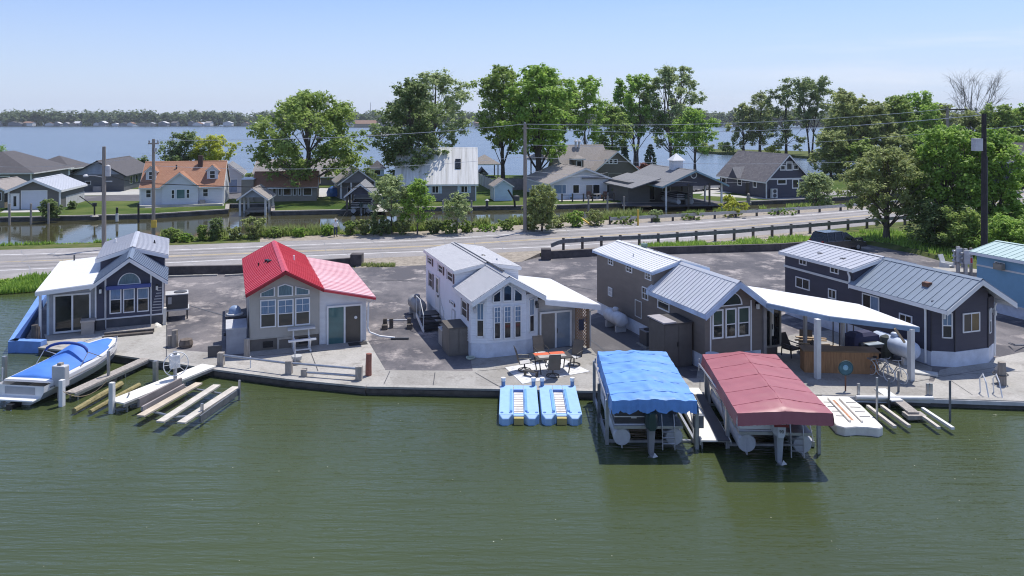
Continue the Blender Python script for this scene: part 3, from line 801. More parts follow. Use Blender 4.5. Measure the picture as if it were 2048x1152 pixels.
h.polywin('F', [(590, 590), (619, 588), (619, 579), (590, 572)], 0, pane=GLASSC)
t = MB()
ua, ub = h.front(519, 640)[0] - .06, h.front(621, 640)[0] + .06; za, zb = h.front(520, 655)[1], h.front(520, 594)[1]
for u in (0.0, W2 - .06): t.box(u, u + .06, -.02, 0, .66, 3.0)
t.box(0, W2, -.03, 0, .6, .69); t.build('corner_trim', mat('beige_trim', (.42, .40, .36), .6), h.r)
h.slider('F', (653, 612, 724, 688), .04, GLASST, mat('brown_screen', (.085, .075, .065), .3))
q = MB(h.plane('F', .04)); a_, b_ = h.front(711, 634); q.lathe([(.08, 0), (.08, .02)], (a_, b_, .075), 14); q.build('door_badge', WHITE, h.r)
# skirt vents and access panel
for r in [(526, 683, 546, 693), (597, 675, 615, 685)]:
    h.win('F', r, .03, [('h', .33), ('h', .66)], fr=BLACK, pane=BLACK, fw=.04, name='skirt_vent')
h.win('F', (554, 675, 587, 698), .03, fr=mat('beige_frame', (.42, .39, .35), .6) if 'beige_frame' not in MATS else None, pane=MATS['taupe_skirt'], fw=.1, name='access_panel', frame_d=.05)
for (u, v_, m_) in [(1.05, 4.9, BLACK), (1.15, 4.3, BLACK)]:
    z = 3.02 + u / (W2 / 2) * .93 + .07; MB().box(u - .12, u + .12, v_ - .14, v_ + .14, z - .05, z + .1).build('roof_vent', m_, h.r)
z = 3.5; MB().tube([(2.55, 5.2, z), (2.55, 5.2, z + .35)], .06, 8).build('vent_pipe', WHITE, h.r)
MB().tube([(.6, 4.9, 3.3), (.6, 4.9, 3.6)], .04, 8).build('vent_pipe', BLACK, h.r)
d = MB().tube([(6.2, -.3, 2.2), (5.95, -.05, 2.0), (5.92, 0, .7), (6.0, -.05, .45), (6.55, -.1, .2), (7.3, -.3, .1)], .05, 8); d.build('downspout', WHITE, h.r)
m_ = MB().bar((7.1, -.25, .06), (8.0, -.55, .06), .12, .08); m_.build('splash_block', DGREY, h.r)
# left side: AC, deck box
p = G(452, 699)
r = boxlid('storage_cabinet', h.W(-1.1, -.15, 0), h.a, .95, 1.0, 1.5, SHEDG, SHEDG, 'waist high grey storage cabinet left of the red roofed cottage', 'storage cabinet', .28, .02, .2)
MB().add([(-.02, -.025, 1.235), (.34, -.025, 1.235), (.34, .99, 1.51), (-.02, .99, 1.51), (-.02, -.025, 1.31), (.34, -.025, 1.31), (.34, 1.03, 1.515), (-.02, 1.03, 1.515)], [(0, 1, 5, 4), (4, 5, 6, 7), (1, 2, 6, 5), (2, 3, 7, 6), (3, 0, 4, 7)]).build('lid_panel', LGREY, r)
MB().tube([(-.12, .3, .95), (-.02, .3, .95)], .07, 10).build('power_socket', BLACK, r)
boxlid('tank_cabinet', h.W(-1.12, 1.35, 0), h.a, 1.0, 1.4, 1.55, mat('black_cabinet', (.05, .05, .06), .7), mat('black_cabinet_lid', (.06, .06, .07), .7), 'tall black cabinet behind the grey storage cabinet', 'cabinet', .1)
q = empty('fan_cover', h.W(-.68, 1.75, 1.55), h.a, 'round blue vent hood on top of the black cabinet', 'vent hood')
MB().lathe([(.3, 0), (.32, .1), (.28, .3), (.16, .42), (.02, .45)], (0, 0, 0), 16).build('hood', mat('pale_blue_hood', (.25, .34, .5), .4), q, smooth=True)
MB().lathe([(.42, -.0), (.42, .06), (.3, .08)], (0, -.05, 0), 16).build('rim', LGREY, q)
T(MB().box(-.1, .55, -.05, .05, 0, .55).build('ramp_panel', DGREY, None, h.W(-1.85, -.25, 0), h.a), 'dark panel leaning beside the grey storage cabinet', 'panel')
# bench table in front
r = empty('white_bench', h.W(2.0, -.75, 0), h.a + R(2), 'white bench with a backless rail standing against the beige cottage', 'bench')
MB().box(-.15, 1.2, .3, .75, .98, 1.06).build('table_top', WHITE2, r)
MB().box(-.2, 1.15, -.35, -.15, .58, .66).build('seat', WHITE, r)
for x in (.12, .88):
    q = MB(); q.bar((x, .5, .98), (x, .35, .05), .07, .07); q.bar((x, -.25, .58), (x, .1, .05), .07, .07); q.bar((x, .42, .6), (x, -.22, .6), .06, .06); q.bar((x, -.3, .05), (x, .6, .05), .09, .07); q.build('leg', WHITE, r)
MB().box(.12, .88, -.2, -.1, .1, .14).build('stretcher', WHITE, r)
T(MB().box(0, .95, 0, .55, .012, .03).build('door_mat', mat('black_mat', (.03, .03, .03), .95), None, h.W(4.85, -.72, 0), h.a), 'black door mat in front of the white framed sliding door', 'door mat')

# ================================================================== cottage 3: white
h = House('cottage', (-2.01, 38.26), 19.2, 'white sided cottage with a grey shingle roof and tall narrow bay windows')
WV = mat('white_vinyl', (.76, .77, .80), .6, var=.04)
C3 = h; W3 = 3.5; L3 = 9.7
MB().box(.02, W3, .0, L3, 0, .7).build('skirting', mat('white_skirt', (.62, .66, .74), .7), h.r)
h.walls(W3, 0, 2.9, .7, 2.93, 3.93, LAPW); h.walls(W3, 2.9, L3, .7, 3.62, 3.96, LAPW)
h.laps('L', -2.9, -.02, .7, 2.9, WV)
h.laps('L', -L3, -2.9, .7, 3.6, WV)
h.gable(W3, 0, 3.0, 2.93, 3.93, .15, SHW, 0, .75, 0, fw=.2)
h.gable(W3, 2.85, L3, 3.66, 3.96, .12, SHW, 0, .05, .2, name='dormer_roof', lift=.03, fw=.12)
# bay at the front: three faces
bay = [(0, 0), (1.02, -.34), (2.72, -.34), (3.5, 0)]
MB().ext([(0, .0), (.7, -.34), (2.75, -.34), (W3, 0)], 'z', .7, 2.95).build('bay', LAPW, h.r)
MB().ext([(.02, .01), (.71, -.36), (2.76, -.36), (W3, .01)], 'z', .0, .7).build('bay_skirting', MATS['white_skirt'], h.r)
MB().ext([(.7, 2.95), (2.75, 2.95), (2.75, 3.4), (1.75, 3.86), (.7, 3.4)], 'y', -.34, 0).build('bay_gable', LAPW, h.r)
def dh(r, at=-.34, fr=None): h.win('F', r, at, [('h', .5), ('v', .5, .52, 1, .02), ('h', .67, 0, 1, .02), ('h', .84, 0, 1, .02)], panes=[(0, 1, 0, .48, mat('dark_beige_glass', (.05, .045, .045), .06) if 'dark_beige_glass' not in MATS else MATS['dark_beige_glass']), (0, 1, .52, 1, GLASSB)], fr=fr, fw=.05)
for r in [(987, 613, 1001, 677), (1007, 612, 1022, 676), (1028, 611, 1042, 674)]: dh(r)
h.polywin('F', [(985, 605), (1001, 604), (1001, 578), (986, 590)], -.34)
h.polywin('F', [(1006, 604), (1023, 603), (1023, 573), (1015, 567), (1006, 573)], -.34)
h.polywin('F', [(1027, 603), (1044, 602), (1044, 588), (1028, 575)], -.34)
# angled bay faces
def angwin(p0, p1, z0, z1, f0, f1):
    p0 = Vector((*p0, 0)); p1 = Vector((*p1, 0)); d = (p1 - p0).normalized(); n = Vector((d.y, -d.x, 0))
    M = Matrix(((d.x, 0, n.x, p0.x), (d.y, 0, n.y, p0.y), (0, 1, 0, 0), (0, 0, 0, 1))); Ln = (p1 - p0).length
    a0, a1 = Ln * f0, Ln * f1; m = MB(M); fw = .05
    m.box(a0, a1, z0, z0 + fw, 0, .045); m.box(a0, a1, z1 - fw, z1, 0, .045); m.box(a0, a0 + fw, z0, z1, 0, .045); m.box(a1 - fw, a1, z0, z1, 0, .045)
    zm = (z0 + z1) / 2; m.box(a0, a1, zm - .025, zm + .025, .01, .04)
    m.box((a0 + a1) / 2 - .01, (a0 + a1) / 2 + .01, zm, z1, .01, .035)
    f = m.build('window', WHITE, h.r)
    MB(M).box(a0 + fw, a1 - fw, z0 + fw, zm, .003, .014).build('pane', MATS['dark_beige_glass'], f)
    MB(M).box(a0 + fw, a1 - fw, zm, z1 - fw, .003, .014).build('pane', GLASSB, f)
angwin((0, 0), (.7, -.34), 1.02, 2.7, .35, .85); angwin((2.75, -.34), (W3, 0), 1.02, 2.7, .25, .7)
h.lamp('F', 948, 620, -.03, LGREY); h.lamp('F', 1072, 610, -.03, DGREY)
# left side windows with shutters
mat('blind_grey', (.06, .052, .05), .5, spec=.15)
shut = mat('maroon_shutter', (.10, .055, .06), .6)
def lw_(r, sh=True, bars=(('h', .5),)):
    f = h.win('L', r, 0, list(bars), pane=MATS['blind_grey']); a0, a1, b0, b1 = h.rect('L', r)
    if sh:
        for q in (a0 - .16, a1 + .01): MB(h.plane('L')).box(q, q + .15, b0, b1, 0, .03).build('shutter', shut, f)
for r in [(858, 512, 866, 532), (879, 526, 888, 550), (897, 539, 908, 567)]: lw_(r)
lw_((860, 542, 867, 578)); lw_((926, 597, 937, 640)); lw_((903, 601, 910, 613), True, ())
dr = h.rect('L', (874, 556, 880, 622))
f = h.win('L', (dr[0] - .1, dr[0] + .8, .75, 2.72), 0, [('h', .5)], fw=.12, name='door', px=False, panes=[(0, 1, 0, .46, WHITE), (0, 1, .5, 1, GLASS)])
MB(h.plane('L')).box(dr[0] + .65, dr[0] + .72, 1.6, 1.72, .045, .1).build('handle', BLACK, f)
h.win('L', (906, 617, 912, 655), 0, fr=WHITE2, pane=LAPW, fw=.04, name='access_panel')
# lean-to porch to the right
MB().ext([(W3, .02), (6.1, .02), (6.1, 2.1), (W3, 2.55)], 'y', .25, 5.9).build('lean_to_wall', mat('porch_panel', (.46, .45, .45), .8), h.r)
h.lean(W3 + .12, 2.66, 6.65, 2.16, -.72, 6.1, WHITEM, 0, fw=.2)
h.slider('F', (1078, 624, 1142, 697), .25, mat('tan_screen', (.20, .18, .16), .4), mat('pale_blue_glass', (.22, .27, .33), .06))
# lattice screen
r = MB(); u0 = 5.45; v0, v1 = -.5, .2
lat = MB()
for k in range(-14, 30):
    for s_ in (1, -1):
        pts = []
        z0 = k * .16
        a0 = (0., z0); a1 = (.7, z0 + s_ * .7)
        zs = [a0, a1] if s_ > 0 else [a0, a1]
        lo, hi = .1, 2.15
        (ua, za), (ub, zb) = zs
        def clip(ua, za, ub, zb):
            t0, t1 = 0., 1.
            for lim, up in ((lo, False), (hi, True)):
                if (zb - za) == 0: continue
                t = (lim - za) / (zb - za)
                if (zb > za) != up: t0 = max(t0, t)
                else: t1 = min(t1, t)
            return t0, t1
        t0, t1 = clip(ua, za, ub, zb)
        if t1 - t0 > .05:
            P = lambda t: (u0 + (ua + (ub - ua) * t) * .82, -.42 + .012 * s_, za + (zb - za) * t)
            lat.bar(P(t0), P(t1), .03, .014, (0, 1, 0))
lat.build('lattice', CEDAR, h.r)
MB().box(u0 - .06, u0, -.46, -.38, 0, 2.3).build('post', mat('brown_post', (.22, .15, .10), .8), h.r)
MB().box(u0 + .58, u0 + .7, -.48, -.36, 0, 2.25).build('post', MATS['brown_post'], h.r)
T(MB().box(u0 + .12, u0 + .38, -.5, -.47, .95, 1.5).build('wall_sign', mat('navy_sign', (.025, .03, .06), .6), None, (0, 0, 0)), 'small dark blue sign hung on the brown lattice screen', 'sign')
bpy.data.objects['wall_sign'].matrix_world = h.r.matrix_basis
MB().tube([(6.68, -.6, 2.1), (6.35, -.42, 1.9), (6.25, -.36, 1.85), (6.25, -.36, .05)], .04, 8).build('downspout', WHITE2, h.r)
MB().lathe([(.15, 0), (.15, .12), (.05, .18)], (2.3, 5.5, 3.85), 10).build('roof_vent', DGREY, h.r)
MB().tube([(2.7, 4.2, 3.7), (2.7, 4.2, 4.0)], .05, 8).build('vent_pipe', GREYM, h.r)
MB().box(W3 / 2 - .05, W3 / 2 + .05, .2, L3, 4.08, 4.115).build('ridge_vent', BLACK, h.r)
# steps with railing on left
q = h.left(880, 622)
vd = -dr[0] - .35
r = empty('entry_steps', h.W(-.62, vd + .45, 0), h.a + R(180), 'black step treads with a white handrail at the white cottage side door', 'steps')
m_ = MB(); m_.box(-.55, .55, 0, 1.0, .64, .7); m_.build('landing', BLACK, r)
for k in range(3): MB().box(-.55, .55, 1.0 + k * .3, 1.32 + k * .3, .5 - k * .18, .55 - k * .18).build('tread', BLACK, r)
for x in (-.57, .57):
    MB().bar((x, 0, .55), (x, 1.95, .02), .05, .22).build('stringer', WHITE, r)
m_ = MB()
for x in (-.57, .57):
    m_.tube([(x, .05, .65), (x, .05, 1.6), (x, 1.0, 1.6), (x, 1.85, .95), (x, 1.9, .05)], .025, 6); m_.tube([(x, 1.0, .6), (x, 1.0, 1.6)], .022, 6)
m_.build('handrail', WHITE2, r)
def propane(loc, rz, L, rad, m, label, z0=.28):
    r = empty('propane_tank', loc, rz, label, 'propane tank')
    pr = []
    for k in range(7): a = math.pi / 2 * k / 6; pr.append((rad * math.sin(a) + .001, -L / 2 + rad * .7 * (1 - math.cos(a))))
    pr += [(q_, -z_) for q_, z_ in reversed(pr)]
    M = Matrix.Rotation(R(90), 4, 'Y'); M.translation = Vector((0, 0, z0 + rad))
    MB(M).lathe(pr, (0, 0, 0), 20).build('tank', m, r, smooth=True)
    MB().lathe([(.17, 0), (.18, .16), (.12, .22), (.02, .24)], (0, 0, z0 + 2 * rad - .04), 14).build('valve_dome', m, r, smooth=True)
    for x in (-L * .3, L * .3): MB().box(x - .08, x + .08, -rad * .8, rad * .8, 0, z0 + .08).build('leg', LGREY, r)
    return r
propane(h.W(-.75, vd + 2.3, 0), h.a + R(90), 2.1, .4, mat('dull_grey_tank', (.30, .29, .28), .5), 'dull grey propane tank behind the white cottage side steps')
r = boxlid('storage_shed', h.W(-.98, .55, 0), h.a, 1.0, 1.3, 1.45, SHEDB, mat('dark_brown_lid', (.09, .08, .07), .7), 'brown upright storage shed left of the white cottage', 'storage shed', .1, .04, .06, 2)
r = empty('air_conditioner', h.W(-.95, 2.05, 0), h.a, 'small tan air conditioner behind the brown storage shed', 'air conditioner')
MB().box(0, .75, 0, .75, .05, .85).build('cabinet', mat('tan_metal', (.36, .33, .30), .5), r)
MB().box(-.02, .77, -.02, .77, .85, .9).build('top_panel', LGREY, r)
MB().lathe([(.28, .9), (.28, .93), (.22, .94)], (.37, .37, 0), 16).build('fan_grille', DGREY, r)
# hose coil
hb = MB()
for k in range(3): hb.ring(h.W(-.1, -.25, .04 + .03 * k), .17 + .02 * k, .018, 'z', 18, 5)
T(hb.build('garden_hose', mat('pale_hose', (.5, .55, .45), .5)), 'coiled pale garden hose at the corner of the white cottage', 'hose')
# ---------------- patio set
rug = [h.at if False else None]
RU = [(1010, 735), (1125, 717), (1180, 743), (1045, 768)]
P = [G(x, y, .014) for x, y in RU]; c = sum(P, Vector()) / 4
m_ = MB().slab([tuple(p - c) for p in P], .012); T(m_.build('patio_rug', RUG, None, c), 'pale woven rug under the patio table and chairs', 'rug')
tp = G(1105, 742, .03)
ta = R(14)
r = empty('patio_table', tp, ta, 'dark framed patio table with an orange tiled end', 'table')
MB().box(-.85, .85, -.52, .52, .69, .73).build('table_top', BRONZE, r)
MB().box(-.8, -.1, .12, .48, .73, .74).build('tile_inlay', ORANGE, r); MB().box(-.05, .65, .12, .48, .73, .741).build('tile_inlay', ORANGE, r)
MB().box(-.7, .6, -.3, .1, .73, .7405).build('stone_inlay', mat('stone_tile', (.36, .34, .31), .6), r)
for x in (-.78, .78):
    for y in (-.45, .45): MB().bar((x * .98, y * .98, .69), (x * .85, y * .85, 0), .045, .045).build('leg', BRONZE, r)
def sling_chair(loc, rz, label):
    r = empty('swivel_chair', loc, rz, label, 'chair', 'chairs around the patio table')
    MB().ring((0, 0, .04), .29, .022, 'z', 24, 6).build('base_ring', BRONZE, r)
    q = MB()
    for k in range(4): a = k * math.pi / 2 + .4; q.tube([(0, 0, .16), (.28 * math.cos(a), .28 * math.sin(a), .05)], .018, 6)
    q.tube([(0, 0, .1), (0, 0, .36)], .035, 8); q.build('pedestal', BRONZE, r)
    MB().add([(-.26, -.26, .42), (.26, -.26, .42), (.26, .25, .36), (-.26, .25, .36), (-.26, -.26, .44), (.26, -.26, .44), (.26, .25, .38), (-.26, .25, .38)],
             [(3, 2, 1, 0), (4, 5, 6, 7), (0, 1, 5, 4), (1, 2, 6, 5), (2, 3, 7, 6), (3, 0, 4, 7)]).build('seat', SEATW, r)
    q = MB(); q.loft([[(-.26, .25, .36), (.26, .25, .36), (.26, .27, .36), (-.26, .27, .36), (-.26, .25, .36)], [(-.27, .33, .75), (.27, .33, .75), (.27, .35, .75), (-.27, .35, .75), (-.27, .33, .75)], [(-.25, .44, 1.08), (.25, .44, 1.08), (.25, .46, 1.08), (-.25, .46, 1.08), (-.25, .44, 1.08)]]); q.build('backrest', MESHF, r)
    for s_ in (-1, 1): MB().tube([(s_ * .29, -.24, .4), (s_ * .3, -.24, .62), (s_ * .31, .1, .66), (s_ * .29, .36, .66)], .018, 6).build('armrest', BRONZE, r)
    q = MB()
    for s_ in (-1, 1): q.tube([(s_ * .27, -.26, .42), (s_ * .27, .26, .37), (s_ * .275, .35, .75), (s_ * .255, .46, 1.1)], .017, 6)
    q.tube([(-.255, .46, 1.1), (.255, .46, 1.1)], .017, 6); q.build('frame', BRONZE, r)
    return r
sling_chair(G(1049, 741, .03), R(100), 'brown sling swivel chair at the table end facing along the bay')
sling_chair(G(1082, 722, .03), R(20), 'brown sling swivel chair between the patio table and the bay wall')
sling_chair(G(1104, 742, .03) - Vector((0, .75, 0)), R(190), 'brown sling swivel chair nearest the canal with its back to the water')
sling_chair(G(1148, 730, .03), R(-35), 'brown sling swivel chair beside the brown lattice screen')
r = empty('side_table', G(1062, 752, .03), R(-30), 'low dark bench table on the rug between two patio chairs', 'side table')
MB().box(-.35, .35, -.12, .12, .2, .24).build('table_top', mat('dark_glass_top', (.08, .08, .08), .2), r)
for x in (-.3, .3): MB().box(x - .02, x + .02, -.1, .1, 0, .2).build('leg', BRONZE, r)

# ================================================================== cottage 4: brown with carport
h = House('cottage', (8.95, 36.19), 19.2, 'brown sided cottage with a ribbed white roof and an arched front window')
C4 = h; W4 = 3.15; L4 = 11.6
MB().box(.02, W4 - .02, .03, L4 - .02, 0, .7).build('skirting', MATS['white_skirt'], h.r)
h.walls(W4, 0, 4.8, .7, 2.93, 4.08, BROWN); h.walls(W4, 4.8, L4, .7, 3.6, 4.1, BROWN)
h.gable(W4, 0, 5.0, 2.93, 4.08, .28, LGREYM, .3, .5, 0, fw=.24, fm=mat('pale_blue_trim', (.42, .52, .68), .5))
h.gable(W4, 4.75, L4, 3.66, 4.1, .16, WHITEM, .3, .1, .3, name='dormer_roof', lift=.06, fw=.1, fm=MATS['pale_blue_trim'])
for r in [(1424, 620, 1446, 676), (1450, 617, 1472, 674), (1475, 614, 1499, 671)]:
    h.win('F', r, 0, [('h', .46)], fw=.07, panes=[(0, 1, 0, .44, GLASS), (0, 1, .48, 1, mat('green_glass', (.05, .075, .06), .06) if 'green_glass' not in MATS else MATS['green_glass'])])
h.arch('F', (1441, 587, 1484, 609), 0, GLASS)
t = MB()
for px in (1421, 1502): u = h.front(px, 650)[0]; t.box(u - .035, u + .035, -.02, 0, .7, 3.1 if px > 1450 else 2.95)
t.build('corner_trim', WHITE, h.r)
for r in [(1217, 514, 1227, 532), (1253, 527, 1265, 547), (1291, 541, 1303, 562)]:
    h.win('L', r, 0, [('v', .5), ('h', .5, 0, 1, .025)], fw=.05)
for r in [(1217, 573, 1225, 594)]: h.win('L', r, 0, [('h', .5)], pane=LGREY, fw=.05)
h.win('L', (1285, 572, 1297, 602), 0, [('h', .5), ('v', .5)], fw=.05)
h.win('L', (1316, 585, 1340, 626), 0, [('h', .5), ('v', .5, .5, 1)], fw=.07, panes=[(0, 1, 0, .48, GLASS), (0, 1, .52, 1, mat('tan_shade', (.22, .21, .17), .2))])
h.win('L', (1271, 598, 1284, 638), 0, pane=BROWN, fr=WHITE2, fw=.035, name='access_panel')
# recessed porch right: sliding door wall set back, post
MB().ext([(W4, .02), (4.75, .02), (4.75, 2.75), (W4, 2.9)], 'y', .9, 8.).build('porch_wall', BROWN, h.r)
h.slider('F', (1519, 612, 1561, 692), .9, GLASS, GLASS, fr=mat('tan_frame', (.36, .33, .28), .6))
h.win('F', (1518, 603, 1538, 613), .9, fw=.04, fr=MATS['tan_frame'], name='transom_window')
for u in (3.2,): MB().box(u, u + .16, -.1, .06, 0, 2.75).build('post', mat('taupe_post', (.30, .28, .27), .7), h.r)
MB().box(4.35, 4.5, .86, .9, 1.0, 2.2).build('thermometer_board', CREAM, h.r)
h.lamp('F', 1512, 612, 0.)
# carport roof from porch over the terrace: two planes
zA, zB = 2.86, 2.35
ca = MB()
p1 = (3.0, -.55, 2.98); p2 = (4.75, -2.7, 2.72); p3 = (8.35, -4.25, 2.3); p4 = (8.55, -.4, 2.45); p5 = (5.2, 2.6, 2.85); p6 = (3.0, 5.0, 3.02)
ca.slab([p1, p2, p4, p5], .09); ca.slab([p2, p3, p4], .09); ca.slab([p1, p5, p6], .09)
ca.build('carport_roof', WHITEM, h.r)
fa = MB()
for a_, b_ in ((p1, p2), (p2, p3), (p3, p4), (p4, p5), (p5, p6)):
    fa.bar(Vector(a_) + Vector((0, 0, -.04)), Vector(b_) + Vector((0, 0, -.04)), .05, .2)
fa.build('carport_fascia', mat('blue_grey_fascia', (.22, .32, .46), .5), h.r)
def lp(p): return h.W(*p)
for px, py, zt in [(1635, 757, 2.68), (1822, 760, 2.3)]:
    g = G(px, py); d = g - h.o; u, v_ = d.dot(h.u), d.dot(h.v)
    MB().box(u - .11, u + .11, v_ - .11, v_ + .11, 0, zt).build('post', WHITE2, h.r)
for u, v_, zt in ((6.0, .4, 2.62), (7.4, -.6, 2.42)): MB().box(u - .07, u + .07, v_ - .07, v_ + .07, 0, zt).build('post', LGREY, h.r)
MB().bar((7.72, -4.05, 1.7), (7.3, -3.9, 2.33), .09, .09).build('brace', WOODY, h.r)
for z0 in (0,):
    MB().box(5.0, 8.2, -4.0, -3.9, 2.2, 2.3).build('carport_beam', DWOOD, h.r) if False else None
MB().lathe([(.17, 4.0), (.17, 4.35), (.2, 4.37), (.2, 4.5), (.02, 4.52)], (W4 / 2 + .7, 9.9, -.2), 12).build('chimney', mat('green_flue', (.10, .17, .15), .5), h.r)
MB().tube([(.55, 8.0, 3.8), (.55, 8.0, 4.12)], .035, 8).build('vent_pipe', GREYM, h.r)
MB().box(W4 / 2 + .9, W4 / 2 + 1.1, 9., 9.2, 3.9, 4.02).build('roof_vent', DGREY, h.r)
r = boxlid('storage_shed', h.W(-1.62, .9, 0), h.a, 1.5, 1.45, 2.15, mat('dark_taupe_shed', (.105, .095, .088), .7), mat('shed_roofing', (.06, .055, .055), .9), 'tall dark brown storage shed left of the brown cottage', 'storage shed', .1, .05, .06, 2)
MB().box(-.06, .62, -.06, 1.5, 2.1, 2.165).build('roof_patch', mat('grey_roof_patch', (.33, .31, .32), .8), r)
MB().box(.68, .73, -.06, -.02, 1.0, 1.2).build('handle', BLACK, r)
propane(h.W(-.62, 7.9, 0), h.a + R(90), 2.0, .38, mat('pale_tank', (.62, .64, .68), .4), 'pale grey propane tank along the left wall of the brown cottage')
r = empty('air_conditioner', h.W(-.78, 4.1, 0), h.a, 'square black topped condenser on the ground by the brown cottage', 'air conditioner')
MB().box(-.1, .78, -.1, .9, 0, .08).build('pad', CONC, r); MB().box(0, .7, 0, .75, .08, .78).build('cabinet', DGREY, r); MB().box(-.02, .72, -.02, .77, .78, .83).build('top_panel', MGREY, r)
MB().lathe([(.27, .83), (.27, .86), (.2, .87)], (.35, .37, 0), 16).build('fan_grille', BLACK, r)
r = empty('plastic_bin', h.W(.05, -.55, 0), 0, 'white tapered plastic bin at the front corner of the brown cottage', 'bin')
MB().lathe([(.22, 0), (.3, .95), (.33, .97)], (0, 0, 0), 16).build('body', MATS['white_skirt'], r, smooth=False)
MB().box(1.9, 2.7, -.25, -.02, .1, .65).build('skirt_panel', MATS['white_skirt'], h.r)

# ================================================================== cottage 5: charcoal
h = House('cottage', (19.86, 36.95), 19.2, 'long charcoal sided cottage with a blue grey standing seam roof')
C5 = h; W5 = 4.0; L5 = 10.5
MB().box(.02, W5, .0, L5, 0, .68).build('skirting', MATS['white_skirt'], h.r)
h.walls(W5, 0, 4.95, .68, 2.93, 4.06, CHAR); h.walls(W5, 4.95, L5, .68, 3.62, 4.1, CHAR)
h.gable(W5, 0, 5.1, 2.95, 4.1, .2, STEELB, .4, 1.05, 0, fw=.2, fm=WHITE)
h.gable(W5, 4.9, L5, 3.66, 4.12, .22, GREYM, .4, .05, .3, name='dormer_roof', lift=.04, fw=.14)
MB().ext([(.0, 0), (.9, -.5), (3.0, -.5), (W5, 0)], 'z', .72, 3.1).build('bay', CHAR, h.r)
MB().ext([(.9, 3.1), (3.0, 3.1), (3.0, 3.45), (2.0, 3.95), (.9, 3.45)], 'y', -.5, 0).build('bay_gable', CHAR, h.r)
MB().ext([(.0, .01), (.9, -.54), (3.0, -.54), (W5, .01)], 'z', 0, .72).build('bay_skirting', MATS['white_skirt'], h.r)
h.win('F', (1925, 627, 1959, 662), -.5, [('v', .5)], fw=.06, panes=[(0, .49, 0, 1, MATS['beige_glass']), (.51, 1, 0, 1, mat('amber_glass', (.16, .12, .06), .06))])
def ang5(p0, p1, z0, z1, f0, f1):
    global h
    angwin(p0, p1, z0, z1, f0, f1)
angwin((0, 0), (.9, -.5), 1.35, 2.55, .45, .9); angwin((3.0, -.5), (W5, 0), 1.35, 2.55, .15, .5)
t = MB()
for u in (.9, 3.0): t.box(u - .03, u + .03, -.53, -.5, .72, 3.1)
t.box(-.03, .03, -.03, .03, .72, 2.95); t.build('batten', mat('dark_batten', (.03, .03, .04), .6), h.r)
h.lamp('F', 1883, 632, -.15, WHITE2); h.lamp('F', 1985, 625, -.1, WHITE2)
for r in [(1599, 515, 1614, 532), (1661, 530, 1678, 549)]: h.win('L', r, 0, [('v', .5)], fw=.055)
for r in [(1592, 552, 1620, 582)]: h.win('L', r, 0, [('v', .5)], fw=.06)
h.win('L', (1657, 576, 1673, 600), 0, [('v', .5)], fw=.06)
h.win('L', (1725, 585, 1759, 625), 0, [('v', .5)], fw=.06, panes=[(0, .49, 0, 1, GLASS), (.51, 1, 0, 1, GLASSB)])
h.win('L', (1799, 625, 1825, 650), 0, [('v', .5)], fw=.06)
MB().box(-.06, 0, 4.95, L5 + .05, 2.83, 2.95).build('belt_trim', WHITE2, h.r)
for v_, z0, z1 in ((.25, .1, 2.85), (5.15, 2.95, 3.5)):
    MB().tube([(-.2, v_, z1), (-.09, v_, z1 - .25), (-.09, v_, z0)], .055, 8).build('downspout', WHITE, h.r)
MB().tube([(W5 + .1, -.05, 2.7), (W5 + .06, .0, 2.5), (W5 + .06, .0, .1)], .05, 8).build('downspout', WHITE, h.r)
def slopez(u): return 2.95 + u / (W5 / 2) * 1.15 + .07
MB().box(.75, 1.05, .9, 1.25, slopez(.9) - .05, slopez(.9) + .16).build('roof_vent', RUSTY, h.r)
for v_ in (8.2, 6.4): MB().box(.65, .9, v_, v_ + .3, 3.8, 3.97).build('roof_vent', DGREY, h.r)
propane(h.W(-.85, 1.35, 0), h.a + R(90), 2.7, .43, mat('pale_blue_tank', (.55, .62, .74), .4), 'large pale blue propane tank along the left wall of the charcoal cottage')
# ================================================================== cottage 6: light blue at the right edge
h = House('cottage', (32.2, 38.6), 19.2, 'light blue sided cottage with a pale green metal roof at the right edge')
C6 = h; W6 = 4.0; L6 = 10.3
MB().box(.02, W6, 0, L6, 0, .65).build('skirting', MATS['white_skirt'], h.r)
h.walls(W6, 0, 5.6, .65, 2.75, 3.6, BLUES); h.walls(W6, 5.6, L6, .65, 3.45, 3.9, BLUES)
BV = mat('light_blue_vinyl', (.2, .38, .52), .6, var=.06)
h.laps('L', -5.6, 0, .7, 2.6, BV); h.laps('L', -L6, -5.6, .7, 3.4, BV)
h.gable(W6, 0, 5.7, 2.75, 3.7, .2, PALE if False else LGREYM, .4, .4, 0)
h.gable(W6, 5.5, L6, 3.45, 3.9, .3, MINT, .4, .3, .3, name='dormer_roof', lift=.04)
h.win('L', (1991, 522, 2011, 540), 0, [('v', .5)], fw=.05)
r_ = h.rect('L', (1991, 522, 2011, 540)); MB(h.plane('L')).box(r_[0] + .15, r_[0] + .7, r_[2], r_[2] + .35, .05, .35).build('window_unit', mat('tan_unit', (.3, .27, .22), .6), h.r)
MB().box(-.05, 0, 0, L6, 2.62, 2.72).build('belt_trim', WHITE2, h.r)
MB().box(-.05, 0, 0, L6, .6, .7).build('lower_trim', WHITE2, h.r)
propane(h.W(-.7, 5.0, 0), h.a + R(90), 2.4, .45, mat('weathered_tank', (.45, .47, .5), .5), 'weathered pale propane tank beside the light blue cottage')
# ================================================================== docks and boats
V3 = Vector
